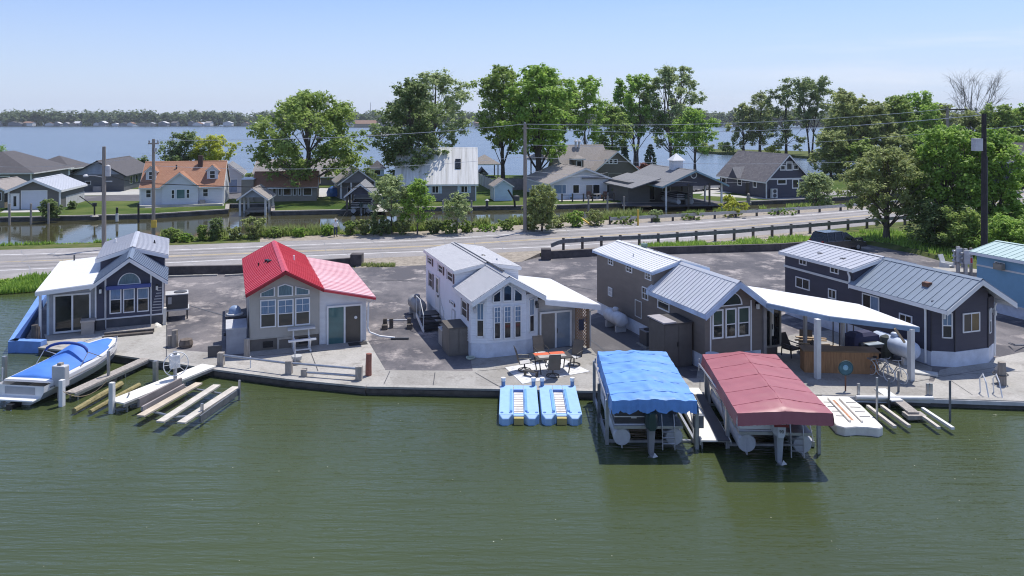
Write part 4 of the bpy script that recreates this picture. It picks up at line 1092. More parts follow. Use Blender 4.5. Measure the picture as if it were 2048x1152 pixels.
# blue L-shaped floating dock at the left end
r = empty('floating_dock', G(20, 690), 0, 'blue plastic floating dock wrapping the left end of the concrete terrace', 'dock')
o0 = r.location
def loc(p): return p - o0
a0, a1 = G(26, 690, .05), G(88, 590, .05)
m_ = MB(); d = (a1 - a0).normalized(); n_ = V3((d.y, -d.x, 0))
m_.slab([loc(v + V3((0, 0, -.4))) for v in (a0 - n_ * .22, a1 - n_ * .22, a1 + n_ * .22, a0 + n_ * .22)], .6); m_.build('side_float', BLUEQ, r)
b0, b1 = G(20, 688, .05), G(84, 690, .05); d2 = (b1 - b0).normalized(); n2 = V3((d2.y, -d2.x, 0))
MB().slab([loc(v + V3((0, 0, -.4))) for v in (b0 - n2 * .35, b1 - n2 * .35, b1 + n2 * .1, b0 + n2 * .1)], .6).build('end_float', BLUEQ, r)
# timber piles / stumps
def pile(px, py, h_, rad, label, n=1, m=POLE, name='timber_pile', z=0.):
    p = G(px, py, z); r = empty(name, p, random.Random(px).uniform(0, 3), label, 'pile')
    rr = random.Random(px)
    for k in range(n):
        q = MB(); x, y = rr.uniform(-.2, .2) * (k > 0), rr.uniform(-.12, .12) * (k > 0); hh = h_ * (1 if k == 0 else rr.uniform(.6, .85))
        q.tube([(x * 1.3, y, -.05), (x * 1.3, y, hh * .5), (x * 1.3 + .02, y, hh)], [rad * 1.05, rad, rad * .93], 9); q.build('post' if n > 1 else 'pile_top', m, r)
    return r
pile(70, 684, .9, .17, 'pair of cut brown timber piles by the blue floating dock', 2, DWOOD)
r = pile(350, 693, .85, .16, 'group of weathered timber piles on the terrace corner by the asphalt lot', 3, POLE)
q = MB(); q.lathe([(.3, 0), (.36, .15), (.3, .4), (.1, .45)], G(372, 694) , 10); T(q.build('boulder', mat('brown_rock', (.16, .13, .11), .9, var=.4, scale=4, bmp=.6, bscale=5)), 'brown boulder beside the group of timber piles', 'rock')
pile(494, 716, .95, .15, 'weathered timber pile at the front corner of the beige cottage', 1, WOOD)
r = pile(737, 751, 1.0, .14, 'red brick patterned pile at the right end of the pipe rails', 1, BRICK)
r = pile(2004, 770, 1.0, .17, 'timber pile with a grey wrapped outboard strapped to it', 1, POLE)
MB().lathe([(.12, .1), (.2, .3), (.22, .6), (.1, .8)], (.22, -.05, 0), 10).build('wrapped_motor', MGREY, r)
q = MB(); q.ring((.12, 0, .45), .3, .025, 'z', 16, 5); q.build('strap', DGREY, r)
# pipe rails on square posts along the seawall
def railing(name, pts, zs, label, posts):
    r = empty(name, pts[0], 0, label, 'railing')
    q = MB()
    for z in zs: q.tube([p - pts[0] + V3((0, 0, z)) for p in pts], .055, 8)
    q.build('rail', GALV, r)
    for p in posts: MB().box(p.x - pts[0].x - .14, p.x - pts[0].x + .14, p.y - pts[0].y - .14, p.y - pts[0].y + .14, 0, .62).build('post', WOOD, r)
    return r
A, B, C_ = G(442, 731), G(578, 748), G(718, 760)
railing('pipe_railing', [A, B - V3((.1, 0, 0))], (.5,), 'left galvanised pipe rail on square timber posts in front of the beige cottage', [A, B])
A2 = G(608, 753)
railing('pipe_railing', [B + V3((.1, 0, 0)), C_], (.5,), 'right galvanised pipe rail on square timber posts with a lower pipe', [C_])
r = railing('low_pipe_railing', [A2, C_ - V3((.1, .05, 0))], (.2,), 'low pipe on a short post under the right pipe rail', [])
MB().box(-.12, .12, -.12, .12, 0, .34).build('post', WOOD, r)
r = empty('umbrella_base', G(590, 728), 0, 'umbrella base with a bare pole on the beige cottage terrace', 'umbrella base')
MB().lathe([(.3, 0), (.3, .06), (.06, .12)], (0, 0, 0), 14).build('base', DGREY, r); MB().lathe([(.22, .1), (.26, .3), (.24, .32)], (.0, .3, 0), 14).build('bucket', mat('clear_bucket', (.5, .5, .48), .3), r)
MB().tube([(0, 0, .1), (0, 0, 1.0)], .025, 8).build('pole', LGREY, r)
T(MB().tube([(0, 0, 0), (0, 0, .55)], .03, 8).build('marker_pipe', WHITE, None, G(501, 736)), 'short white pipe standing at the seam of the beige cottage terrace', 'pipe')
# parking barrier: two posts with blocks and a bar
r = empty('pipe_barrier', G(770, 656), R(6), 'galvanised pipe barrier on dark block posts in the asphalt lot', 'barrier')
for x in (0, .35, 1.35): MB().box(x - .11, x + .11, -.1, .1, 0, .52).build('post', DWOOD, r)
for x in (0, 1.38): MB().box(x - .16, x + .16, -.45, -.12, 0, .26).build('block', DWOOD, r)
MB().tube([(.1, 0, .42), (1.4, 0, .42)], .04, 8).build('bar', GALV, r)

# ---------------- speedboat
def speedboat():
    st = V3((-20.75, 32.9, WZ)); r = empty('speedboat', st, R(-8), 'white speedboat with a grey hull band under a blue canvas cover', 'boat')
    N = 16; L = 6.3; secs = []; up = []; cover = []
    def half(t): return 1.16 * (1 - max(0, (t - .45) / .55) ** 2.2) ** .8 if t > .45 else 1.16 - .1 * (.45 - t)
    def deck(t): return .82 + .32 * t ** 1.6
    def keel(t): return -.22 + .75 * max(0, (t - .62) / .38) ** 2.2
    for i in range(N + 1):
        t = i / N; b = max(.02, half(t)); z1 = deck(t); zk = min(keel(t), z1 - .15); y = t * L; ch = max(zk + .1, .22 + .3 * t ** 2)
        secs.append([V3((-b, y, z1)), V3((-b * .985, y, z1 - .28)), V3((-b * .82, y, ch)), V3((0, y, zk)), V3((b * .82, y, ch)), V3((b * .985, y, z1 - .28)), V3((b, y, z1))])
        bi = max(.0, b - .2); up.append([V3((-b, y, z1)), V3((-b * .97, y, z1 + .07)), V3((-bi, y, z1 + .09)), V3((0, y, z1 + .1)), V3((bi, y, z1 + .09)), V3((b * .97, y, z1 + .07)), V3((b, y, z1))])
    q = MB(); q.loft(secs); h_ = q.build('hull', [GEL, GELG], r, smooth=False)
    for p in h_.data.polygons:
        if p.index < N * 6 and (p.index % 6) in (1, 4): p.material_index = 1
    MB().loft(up[1:-1]).build('deck', GEL, r)
    MB().box(-.92, .92, -.42, .02, .27, .35).build('swim_platform', GEL, r, bevel=.03)
    MB().box(-.7, .7, -.02, -.005, .45, .75).build('transom_panel', GELG, r)
    for s_ in (-1, 1): MB().tube([(s_ * 1.17, .3, .68), (s_ * 1.18, 3.2, .74), (s_ * 1.0, 4.6, .88)], .025, 6).build('rub_rail', MGREY, r)
    cs = []
    def hump(t):
        return .10 + (.50 * math.exp(-((t - .55) / .13) ** 2)) + .12 * math.exp(-((t - .25) / .2) ** 2)
    for i in range(2, 30):
        t = i / 30; 
        if t < .08 or t > .92: continue
        b = max(.03, half(t) - .12 - (.14 if t > .75 else 0) + .0); z = deck(t) + .1; y = t * L; hp = hump(t) * min(1, (t - .07) * 9) * min(1, (.95 - t) * 7)
        cs.append([V3((b * (1 - 2 * k / 10), y, z + hp * (1 - abs(1 - 2 * k / 10) ** 1.35))) for k in range(11)])
    MB().loft(cs).build('canvas_cover', BLUEF, r, smooth=True)
    q = MB(); pts = [V3((1.1 * math.cos(a), 2.7 + .25 * math.sin(a), 1.05 + .72 * math.sin(a) ** .45)) for a in [math.pi * k / 14 for k in range(1, 14)]]
    q.tube(pts, [.03] + [.065] * 11 + [.03], 8); bm_ = q.build('folded_bimini', mat('dark_blue_canvas', (.03, .07, .28), .7), r, smooth=True)
    q = MB()
    for s_ in (-1, 1):
        q.tube([(s_ * 1.1, 2.2, .92), (s_ * 1.1, 2.75, 1.45)], .02, 6); q.tube([(s_ * 1.1, 3.7, .95), (s_ * 1.1, 2.75, 1.45)], .02, 6)
    q.build('bimini_frame', GALV, bm_)
    o_ = empty('outdrive', (0, 0, 0)); o_.parent = r
    MB().loft([[V3((x * k, y, z)) for x, y, z in ((-.16, -.05, .25), (.16, -.05, .25), (.14, -.6, .2), (-.14, -.6, .2), (-.16, -.05, .25))] for k in (1,)] + [[V3((-.08, -.15, -.4)), V3((.08, -.15, -.4)), V3((.06, -.65, -.4)), V3((-.06, -.65, -.4)), V3((-.08, -.15, -.4))]]).build('housing', BLACK, o_)
    pr = MB()
    for k in range(3): a = k * 2.1; pr.add([(0, -.7, -.1), (.24 * math.cos(a), -.75, -.1 + .24 * math.sin(a)), (.24 * math.cos(a + .7), -.68, -.1 + .24 * math.sin(a + .7))], [(0, 1, 2)])
    pr.build('propeller', ALU, o_)
    MB().tube([(-1.02, .2, .9), (-1.0, .2, 1.45)], .03, 6).build('stern_light', LGREY, r)
    for s_ in (-1, 1): MB().tube([(s_ * 1.0, 4.3, 1.1), (s_ * .8, 5.2, 1.22), (s_ * .35, 5.9, 1.28)], .018, 6).build('bow_rail', GALV, r)
    return r
boat = speedboat()
# lift posts round the speedboat
def liftpost(px, py, h_, label, box=None, m=WHITE2, cap=None, w_=.09):
    p = G(px, py, WZ); r = empty('lift_post', p, R(-8), label, 'post')
    MB().box(-w_, w_, -w_, w_, -.8, h_).build('mast', m, r)
    if box: MB().box(-.3, .32, -.18, .16, h_ - 1.0, h_ - .1).build('motor_box', box, r, bevel=.05)
    if cap: MB().lathe([(w_ + .02, h_), (w_ + .02, h_ + .06), (.02, h_ + .1)], (0, 0, 0), 10).build('cap', cap, r)
    return r
liftpost(121, 800, 1.6, 'weathered lift post with a white motor box beside the speedboat', LGREY, WOOD)
liftpost(124, 812, 1.1, 'white plastic guide post standing in the water by the motor box', None, WHITE)
liftpost(217, 768, 1.5, 'slim grey lift post at the bow of the speedboat', None, GALV, w_=.05)
liftpost(9, 765, 1.2, 'grey lift post at the stern of the speedboat', None, GALV, w_=.08)
liftpost(224, 826, 1.25, 'white topped guide post at the outer end of the pale dock', None, WHITE2)
# ---------------- left side docks, bunks and lift
def plank(name, a, b_, wd, th, m, label, cat='dock', legs=True, group=None):
    a = V3(a); b_ = V3(b_); r = empty(name, a, 0, label, cat, group); d = b_ - a
    dn = d.normalized(); n_ = V3((dn.y, -dn.x, 0)) * wd / 2
    q = MB(); q.slab([-n_, d - n_, d + n_, n_], th); q.build('deck_boards', m, r)
    if legs:
        for t in (.35, .95):
            for s_ in (-1, 1): MB().tube([d * t + n_ * s_ * .8 + V3((0, 0, th * .5)), d * t + n_ * s_ * .8 + V3((0, 0, -1.2))], .035, 6).build('leg', GALV, r)
        for s_ in (-1, 1): MB().bar(n_ * s_ + V3((0, 0, -.06)), d + n_ * s_ + V3((0, 0, -.06)), .05, .12).build('side_rail', GALV, r)
    return r
plank('narrow_dock', G(292, 718, -.02), G(140, 787, -.02), .5, .05, WOOD, 'narrow weathered grey plank dock beside the speedboat')
plank('narrow_dock', G(418, 732, .05), G(232, 806, .05), .85, .06, CREAM, 'wide pale dock with a hoist wheel near its middle')
def log(a, b_, rad, label):
    a = V3(a); b_ = V3(b_); r = MB(); d = b_ - a
    r.tube([(0, 0, 0), d * .5 + V3((.04, 0, .03)), d], [rad, rad * .95, rad * .85], 8); return T(r.build('lift_bunk', MOSS, None, a), label, 'bunk')
log(G(242, 768, -.2), G(148, 822, -.2), .14, 'mossy carpeted bunk log of the empty lift, nearer the speedboat')
log(G(278, 770, -.2), G(180, 824, -.2), .11, 'mossy carpeted bunk log of the empty lift, nearer the pale dock')
# hoist wheel
p = G(352, 763, .05)
r = empty('boat_hoist', p, R(35), 'white hoist wheel with a winch box on the pale dock', 'hoist wheel')
q = MB(); q.ring((0, 0, .78), .52, .022, 'y', 28, 6)
for k in range(4): a = k * math.pi / 4; q.tube([(-.52 * math.cos(a), 0, .78 - .52 * math.sin(a)), (.52 * math.cos(a), 0, .78 + .52 * math.sin(a))], .012, 5)
q.build('wheel', WHITE, r)
MB().box(-.22, .2, .06, .34, .55, 1.15).build('winch_box', GEL, r, bevel=.04); MB().box(-.07, .07, .1, .24, 0, 1.3).build('post', GALV, r)
liftpost(311, 763, .95, 'short grey mast with brackets between the narrow docks', None, GALV)
r = empty('boat_lift', G(275, 822, WZ), 0, 'empty cantilever lift frame carrying two plank bunks beside the pale dock', 'boat lift')
O = r.location
def rel(px, py, z): return G(px, py, z) - O
MB().bar(rel(277, 806, .1), rel(362, 763, .1), .1, .34).build('side_beam', mat('taupe_beam', (.24, .21, .2), .7), r)
MB().bar(rel(284, 818, -.02), rel(368, 772, -.02), .08, .2).build('side_beam', mat('mauve_beam', (.32, .28, .27), .7), r)
MB().tube([rel(283, 818, -.12), rel(350, 834, -.12), rel(402, 832, -.12)], .05, 7).build('cross_beam', GALV, r)
MB().tube([rel(362, 773, -.12), rel(445, 788, -.12)], .05, 7).build('cross_beam', GALV, r)
def bunk(a, b_, label, m=PLANK):
    d = b_ - a; n_ = V3((d.y, -d.x, 0)).normalized() * .17
    return T(MB().slab([-n_, d - n_, d + n_, n_], .07).build('lift_bunk', m, None, a), label, 'bunk')
bunk(G(398, 768, -.03), G(281, 834, -.03), 'tan plank bunk of the empty lift, next to the pale dock', mat('tan_plank', (.52, .44, .34), .8, var=.2))
bunk(G(434, 772, -.03), G(320, 846, -.03), 'weathered cream plank bunk of the empty lift, in the middle')
r2 = bunk(G(472, 776, .05), G(362, 848, .05), 'outermost pale plank bunk with a dark side beam')
liftpost(479, 800, .85, 'thin grey lift post at the shore end of the outermost plank', None, GALV, w_=.04)
liftpost(404, 845, .75, 'thin grey lift post with a bracket at the outer end of the outermost plank', None, GALV, w_=.045)
T(MB().bar(G(400, 838, -.0), G(476, 784, -.0), .06, .26).build('lift_beam', DGALV), 'dark side beam of the empty lift along the outermost plank', 'beam')
T(MB().tube([G(258, 800, WZ - .4), G(258, 786, .3)], .03, 6).build('lift_rod', DGREY), 'thin dark rod standing at the corner of the pale dock', 'rod')
# ropes
def rope(name, pts, label, m=WOODY, rad=.014):
    return T(MB().tube(pts, rad, 5).build(name, m), label, 'rope')
A, B = G(214, 762, .6), G(126, 783, .4)
rope('mooring_rope', [A.lerp(B, t) - V3((0, 0, 1.6 * t * (1 - t))) for t in [k / 8 for k in range(9)]], 'slack mooring rope between the speedboat bow post and the motor box')

# ---------------- blue drive-on floats
for k, (x0, lab) in enumerate(((-.52, 'pale blue drive-on jet ski float, the left one of the pair'), (1.18, 'pale blue drive-on jet ski float, the right one of the pair'))):
    r = empty('jetski_float', (x0, 30.7, WZ), 0, lab, 'jet ski float', 'pale blue jet ski floats')
    w_, l_ = 1.6, 3.5
    m_ = MB(); z1, z0 = .38, -.15
    m_.box(0, .58, .14, l_, z0, z1); m_.box(1.0, w_, .14, l_, z0, z1); m_.box(.58, 1.0, 2.85, l_, z0, z1); m_.box(.58, 1.0, .2, 2.85, z0, .31)
    for x in (.08, 1.12): m_.add([(x - .08, .14, z0), (x + .44, .14, z0), (x + .3, -.05, z0), (x + .06, -.05, z0), (x - .08, .14, z1), (x + .44, .14, z1), (x + .3, -.05, z1 - .12), (x + .06, -.05, z1 - .12)], [(0, 1, 5, 4), (1, 2, 6, 5), (2, 3, 7, 6), (3, 0, 4, 7), (4, 5, 6, 7)])
    m_.build('float_body', BLUEP, r, bevel=.03)
    for x in (.44, 1.04): MB().box(x, x + .1, .4, 2.9, z1, z1 + .05).build('side_ridge', mat('mid_blue_plastic', (.16, .36, .70), .45) if 'mid_blue_plastic' not in MATS else MATS['mid_blue_plastic'], r)
    MB().box(.6, .98, .4, 2.78, .31, .325).build('well_panel', PAINTW, r)
    for j in range(8): MB().tube([(.6, .55 + j * .27, .325), (.98, .55 + j * .27, .325)], .02, 6).build('roller', mat('stained_roller', (.45, .36, .30), .7) if 'stained_roller' not in MATS else MATS['stained_roller'], r)
    MB().box(.58, 1.0, 2.78, 2.86, .3, .42).build('bow_stop', BLUED, r)
    MB().box(.6, .98, .0, .2, -.1, .26).build('entry_roller', mat('yellow_stained', (.42, .34, .12), .8) if 'yellow_stained' not in MATS else MATS['yellow_stained'], r)
    for x in (.14, 1.46):
        pl = MB().lathe([(.085, -.3), (.085, .62), (.09, .63), (.09, .72), (.02, .74)], (x, l_ - .08, 0), 12).build('anchor_post', [mat('post_blue', (.13, .22, .40), .5) if 'post_blue' not in MATS else MATS['post_blue']], r)
        MB().lathe([(.1, .6), (.1, .74), (.02, .76)], (x, l_ - .08, 0), 12).build('cap', WHITE, pl)
    for x in (.12, .46, 1.14, 1.5): MB().lathe([(.06, z1), (.06, z1 + .02)], (x, .3, 0), 10).build('deck_plug', BLUED, r)
# ---------------- covered boat lifts with pontoon boats
def fabric_canopy(r, near, far, zn, zf, ridge, val_f, val_s, m, scal, seed):
    """near/far: (xl, xr, y); returns mesh with slight sag between bows, valances and scalloped hem"""
    rr = random.Random(seed); NI, NJ = 64, 30; rows = []
    ph = [(rr.uniform(2, 9), rr.uniform(1, 8), rr.uniform(0, 6.28)) for _ in range(14)]; wr = .016 if scal else .006
    for i in range(NI + 1):
        t = i / NI; xl = near[0] + (far[0] - near[0]) * t; xr = near[1] + (far[1] - near[1]) * t; y = near[2] + (far[2] - near[2]) * t; z = zn + (zf - zn) * t
        sag = -.035 * abs(math.sin(t * math.pi * 5))
        endr = min(1, t / .1, (1 - t) / .08)
        row = []
        for j in range(NJ + 1):
            s_ = j / NJ; rz = ridge * (1 - abs(2 * s_ - 1)) * (.45 + .55 * endr) + sag * math.sin(s_ * math.pi) + wr * sum(math.sin(a_ * t * 7 + b_ * s_ * 5 + c_) for a_, b_, c_ in ph) * .4 + rr.uniform(-.5, .5) * wr * (2.2 if t < .12 else 1)
            if t in (0, 1): rz *= .55
            row.append(V3((xl + (xr - xl) * s_, y, z + rz)))
        rows.append(row)
    q = MB()
    V = [p for row in rows for p in row]; K = NJ + 1
    q.add(V, [(i * K + j, i * K + j + 1, (i + 1) * K + j + 1, (i + 1) * K + j) for i in range(NI) for j in range(NJ)])
    top = q.build('canopy_top', m, r, smooth=True)
    kw = 1. if scal else .4
    def valance(name, line, drop, hem):
        q = MB(); n = len(line); V = list(line); 
        mid = [p + o_ * .5 for p, o_ in zip(line, drop)]
        low = []
        for i, p in enumerate(line):
            u = i / (n - 1); k = abs(((u * hem) % 1) - .5) * 2
            low.append(p + drop[i] * (1 - .22 * (1 - k ** .5) if scal else 1) + V3((rr.uniform(-.03, .03) * kw, rr.uniform(-.03, .03) * kw, rr.uniform(-.015, .015) * kw)))
        mid = [p + V3((rr.uniform(-.035, .035) * kw, rr.uniform(-.035, .035) * kw, 0)) for p in mid]
        q.add(V + mid + low, [(i, i + 1, n + i + 1, n + i) for i in range(n - 1)] + [(n + i, n + i + 1, 2 * n + i + 1, 2 * n + i) for i in range(n - 1)])
        return q.build(name, m, top, smooth=True)
    def fine(line, k):
        out = []
        for a_, b_ in zip(line, line[1:]):
            out += [a_.lerp(b_, t / k) for t in range(k)]
        return out + [line[-1]]
    sm_ = mat('seam_' + m.name, tuple(x * .84 for x in ((.12, .33, .76) if scal else (.42, .10, .135))), .6, var=.05) if 'seam_' + m.name not in MATS else MATS['seam_' + m.name]
    for i in (7, 19, 32, 45, 57): MB().tube([p + V3((0, 0, .004)) for p in rows[i][::3]], .009, 5).build('bow_seam', sm_, top)
    if not scal: MB().tube([row[NJ // 2] + V3((0, 0, .004)) for row in rows[::4]], .009, 5).build('ridge_seam', sm_, top)
    valance('front_valance', fine(rows[0], 2), [V3((0, -.06, -val_f))] * (NJ * 2 + 1), 5)
    valance('rear_valance', rows[-1], [V3((0, .06, -val_f))] * K, 5)
    valance('side_valance', [row[0] for row in rows], [V3((-.05, 0, -val_s))] * (NI + 1), 10)
    valance('side_valance', [row[-1] for row in rows], [V3((.05, 0, -val_s))] * (NI + 1), 10)
    return top
def lift(name, near, far, zn, zf, m, label, scal, seed, posts, ridge=.22, val_f=.55, val_s=.5):
    r = empty(name, (0, 0, 0), 0, label, 'boat lift'); c = V3(((near[0] + near[1]) / 2, near[2] + 1, WZ)); r.location = c
    sh = lambda t: (t[0] - c.x, t[1] - c.x, t[2] - c.y)
    fabric_canopy(r, sh(near), sh(far), zn - WZ, zf - WZ, ridge, val_f, val_s, m, scal, seed)
    for (x, y, h_) in posts:
        x -= c.x; y -= c.y
        q = MB(); q.box(x - .06, x + .06, y - .06, y + .06, -1, h_ - WZ); q.build('mast', GALV, r)
    xl, xr = posts[0][0] - c.x, posts[1][0] - c.x; y0, y1 = posts[0][1] - c.y, posts[2][1] - c.y
    for x in (xl, xr):
        MB().bar((x, y0, .12), (x, y1, .12), .1, .18).build('side_beam', GALV, r)
        MB().tube([(x, y0, .2), (x, y0 + .9, zn - WZ - .5)], .025, 6).build('brace', GALV, r)
        MB().tube([(x, y0, zn - WZ - .35), (x, y1, zn - WZ - .3)], .035, 6).build('canopy_rail', GALV, r)
    for y in (y0 + .2, (y0 + y1) / 2, y1 - .2): MB().bar((xl, y, .02), (xr, y, .02), .1, .12).build('cross_beam', GALV, r)
    for x in (xl, xr):
        for y in (y0, y1): MB().tube([(x, y, zn - WZ - .6), (x * .98, y, zn - WZ - .1)], .03, 6).build('canopy_strut', GALV, r)
    return r
lift('covered_boat_lift', (3.58, 6.62, 27.9), (3.7, 6.65, 33.7), 1.62, 1.65, BLUET, 'boat lift under a rumpled bright blue canopy', True, 3, [(3.52, 28.9, 1.3), (6.75, 28.5, 1.2), (3.5, 33.2, 1.4), (6.75, 33.2, 1.4)], .2, .46)
lift('covered_boat_lift', (7.68, 10.95, 26.6), (8.15, 11.3, 33.4), 1.66, 1.62, MAROON, 'boat lift under a smooth maroon canopy', False, 8, [(7.9, 28.6, 1.5), (11.05, 28.1, .75), (8.2, 33.0, 1.5), (11.3, 32.8, 1.5)], .3, .42, .42)
def pontoon_boat(loc, rz, L, wd, label, tube_r, motor, hood, seats, sep):
    r = empty('pontoon_boat', loc, rz, label, 'boat')
    for x in (-sep / 2, sep / 2):
        q = MB(); M = Matrix.Rotation(R(-90), 4, 'X'); M.translation = V3((x, 0, .02)); q.M = M
        q.lathe([(tube_r * .93, 0), (tube_r, .05), (tube_r, L - 1.0), (tube_r * .8, L - .4), (tube_r * .15, L)], (0, 0, 0), 20); q.build('pontoon', ALU, r, smooth=False)
        MB().box(x - .015, x + .015, -.02, .35, -tube_r - .06, tube_r * .6).build('transom_fin', ALU, r)
    z = tube_r + .04
    MB().box(-wd / 2, wd / 2, -.1, L - .3, z, z + .1).build('deck', GALV, r)
    for (x0, x1, y0, y1) in ((-wd / 2 + .03, wd / 2 - 1.0, .02, .06), (-wd / 2 + .03, -wd / 2 + .07, .06, L - .6), (wd / 2 - .07, wd / 2 - .03, .9, L - .6), (-wd / 2 + .03, wd / 2 - .03, L - .6, L - .56)):
        p_ = MB().box(x0, x1, y0, y1, z + .16, z + .64).build('rail_panel', PANELB if seats is None else seats, r)
        q = MB()
        for zz_ in (.12, .4, .68): q.box(x0 - .015, x1 + .015, y0 - .015, y1 + .015, z + zz_ - .018, z + zz_ + .018)
        q.build('rail_frame', CHROME, p_)
    m_ = empty('outboard_motor', (.05, -.12, 0)); m_.parent = r
    k = 1.0
    MB().loft([[V3((x * s_, y, zz_)) for x, y in ((-.2, .05), (.2, .05), (.22, -.3), (.12, -.5), (-.12, -.5), (-.22, -.3), (-.2, .05))] for s_, zz_ in ((.75, z + .12), (1., z + .2), (1., z + .5), (.85, z + .68), (.4, z + .74))]).build('cowling', hood, m_)
    MB().loft([[V3((x * s_, y * s_ - .2, zz_)) for x, y in ((-.12, .16), (.12, .16), (.1, -.16), (-.1, -.16), (-.12, .16))] for s_, zz_ in ((1.2, z + .14), (.9, -.1), (.75, -.5), (.6, -.62))]).build('leg', motor, m_)
    q = MB(); M = Matrix.Rotation(R(-90), 4, 'X'); M.translation = V3((0, -.5, -.48)); q.M = M; q.lathe([(.04, 0), (.08, .1), (.08, .45), (.03, .6)], (0, 0, 0), 10); q.build('gearcase', motor, m_)
    pr = MB()
    for kk in range(3): a = kk * 2.1 + .4; pr.add([(0, -.5, -.48), (.2 * math.cos(a), -.56, -.48 + .2 * math.sin(a)), (.2 * math.cos(a + .8), -.48, -.48 + .2 * math.sin(a + .8)), (0, -.48, -.48)], [(0, 1, 2, 3)])
    pr.build('propeller', GALV, m_)
    x = wd / 2 - .55
    q = MB()
    for xx in (x - .22, x + .22): q.tube([(xx, -.05, z + .5), (xx, -.18, z + .1), (xx, -.25, -.35)], .022, 6)
    for kk in range(3): q.tube([(x - .22, -.2 - kk * .03, z - .08 - kk * .2), (x + .22, -.2 - kk * .03, z - .08 - kk * .2)], .025, 6)
    q.build('boarding_ladder', GALV, r)
    return r, z
r, z = pontoon_boat((4.95, 28.35, .12), 0, 5.4, 2.5, 'pontoon boat with dark panels hoisted under the bright blue canopy', .32, MGREY, mat('dark_green_hood', (.02, .05, .05), .3), None, 1.9)
nb = MB().box(-.62, -.42, -.0, .03, z + .34, z + .4).build('registration_plate', PAINTW, r)
r, z = pontoon_boat((9.35, 27.75, .12), R(-3), 5.6, 2.55, 'pontoon boat with a white outboard hoisted under the maroon canopy', .33, mat('silver_motor', (.45, .47, .5), .35, .3), mat('silver_hood', (.6, .62, .65), .3), GEL, 1.95)
MB().box(-.2, .3, -.655, -.625, z + .5, z + .58).build('motor_stripe', mat('dark_red_stripe', (.2, .02, .03), .4), r)
def text(body, loc, rot, size, m, name='lettering', ext=.004):
    cu = bpy.data.curves.new(name, 'FONT'); cu.body = body; cu.size = size; cu.extrude = ext; cu.align_x = 'CENTER'; cu.align_y = 'CENTER'
    o = bpy.data.objects.new(name, cu); COL.objects.link(o); o.location = loc; o.rotation_euler = rot
    me = bpy.data.meshes.new_from_object(o.evaluated_get(bpy.context.evaluated_depsgraph_get())); bpy.data.objects.remove(o)
    o = bpy.data.objects.new(name, me); COL.objects.link(o); o.location = loc; o.rotation_euler = rot
    me.materials.clear(); me.materials.append(m); return o
t_ = text('90', (.05, -.66, z + .34), (R(90), 0, 0), .16, DGREY); t_.parent = r
# pale dock between the lifts
plank('narrow_dock', G(1372, 778, .0), G(1432, 884, .0), 1.1, .06, CREAM, 'pale dock between the blue and maroon boat lifts')
p = G(1412, 868, WZ)
T(MB().bar(G(1398, 790, .07), G(1448, 882, .07), .42, .05).build('dock_carpet', DGREY), 'dark carpet strip along the pale dock by the maroon lift', 'carpet')
liftpost(1393, 893, 1.35, 'lift mast with a winch at the outer end of the dock between the lifts', None, GALV)
p = G(1393, 893, WZ); T(MB().box(-.14, .22, -.2, .05, .75, 1.2).build('hoist_winch', DGALV, None, p), 'dark winch bolted to the mast beside the blue canopy', 'winch')
liftpost(1198, 845, 1.55, 'dark lift post standing off the blue canopy on its seaward side', None, DGALV, w_=.06)
r = empty('boat_trolley', G(1418, 795, -.1), R(20), 'white and grey bow stand between the two boat lifts', 'bow stand')
MB().bar((0, 0, -.3), (.15, .4, .9), .1, .3).build('bow_board', WHITE2, r); MB().box(-.3, .6, .3, .4, -.3, -.2).build('base', GALV, r)
# white jet ski float on the right
r = empty('jetski_float', (13.3, 29.6, WZ), R(-4), 'cream drive-on jet ski float with a rust streak beside the maroon lift', 'jet ski float')
w_, l_ = 1.75, 3.4; out = [(0, .2), (.25, 0), (.7, .12), (1.1, .1), (1.5, 0), (w_, .22), (w_, l_ * .7), (w_ - .15, l_), (.15, l_), (0, l_ * .7)]
x_ = [(x - .9, y) for x, y in out]
m_ = MB(); m_.ext(x_, 'z', -.2, .34); m_.build('float_body', CREAM, r, bevel=.06)
MB().box(-.2, -.06, .7, 2.9, .34, .345).build('rust_well', mat('rust_stain', (.42, .22, .13), .8, var=.5, scale=3), r)
for s_ in (-.32, .14): MB().box(s_, s_ + .08, .5, 3.0, .34, .42).build('side_ridge', CREAM, r)
for k in range(4): MB().box(-.6 + .0, -.3, 1.1 + k * .5, 1.14 + k * .5, .34, .36).build('tread_bar', MGREY, r); MB().box(.3, .7, 1.1 + k * .5, 1.14 + k * .5, .34, .36).build('tread_bar', MGREY, r)
# right hand lift: poles, planks, pipes
def rod(px, py0, py1, label, m=DGALV, rad=.05):
    p = G(px, py1, WZ); Y = p.y; top = CH - (py0 - YH) * Y / F
    return T(MB().tube([(0, 0, -.8), (0, 0, top - WZ)], rad, 8).build('lift_pole', m, None, p), label, 'pole')
rod(1754, 755, 843, 'thin grey pole at the outer corner of the small right hand lift', GALV, .045)
rod(1778, 757, 815, 'dark pole nearest the cedar bar in the small right hand lift', DGALV, .05)
rod(1797, 742, 800, 'dark pole beside the bicycles at the small right hand lift', DGALV, .05)
rod(1900, 761, 842, 'lone thin pole standing in the open water right of the lift', DGALV, .045)
r = empty('boat_lift', G(1790, 800, WZ), 0, 'small empty lift with a stepped gangway plank and pipe frame', 'boat lift'); O = r.location
MB().bar(rel(1760, 778, .03), rel(1795, 802, .0), .5, .05).build('gangway', WHITE2, r)
MB().bar(rel(1795, 800, -.05), rel(1828, 826, -.05), .42, .06).build('gangway', WOOD, r)
MB().box(*[v for v in (rel(1826, 828, -.1).x - .3, rel(1826, 828, -.1).x + .45, rel(1826, 828, -.1).y - .2, rel(1826, 828, -.1).y + .3, .1, .25)]).build('step', WOOD, r)
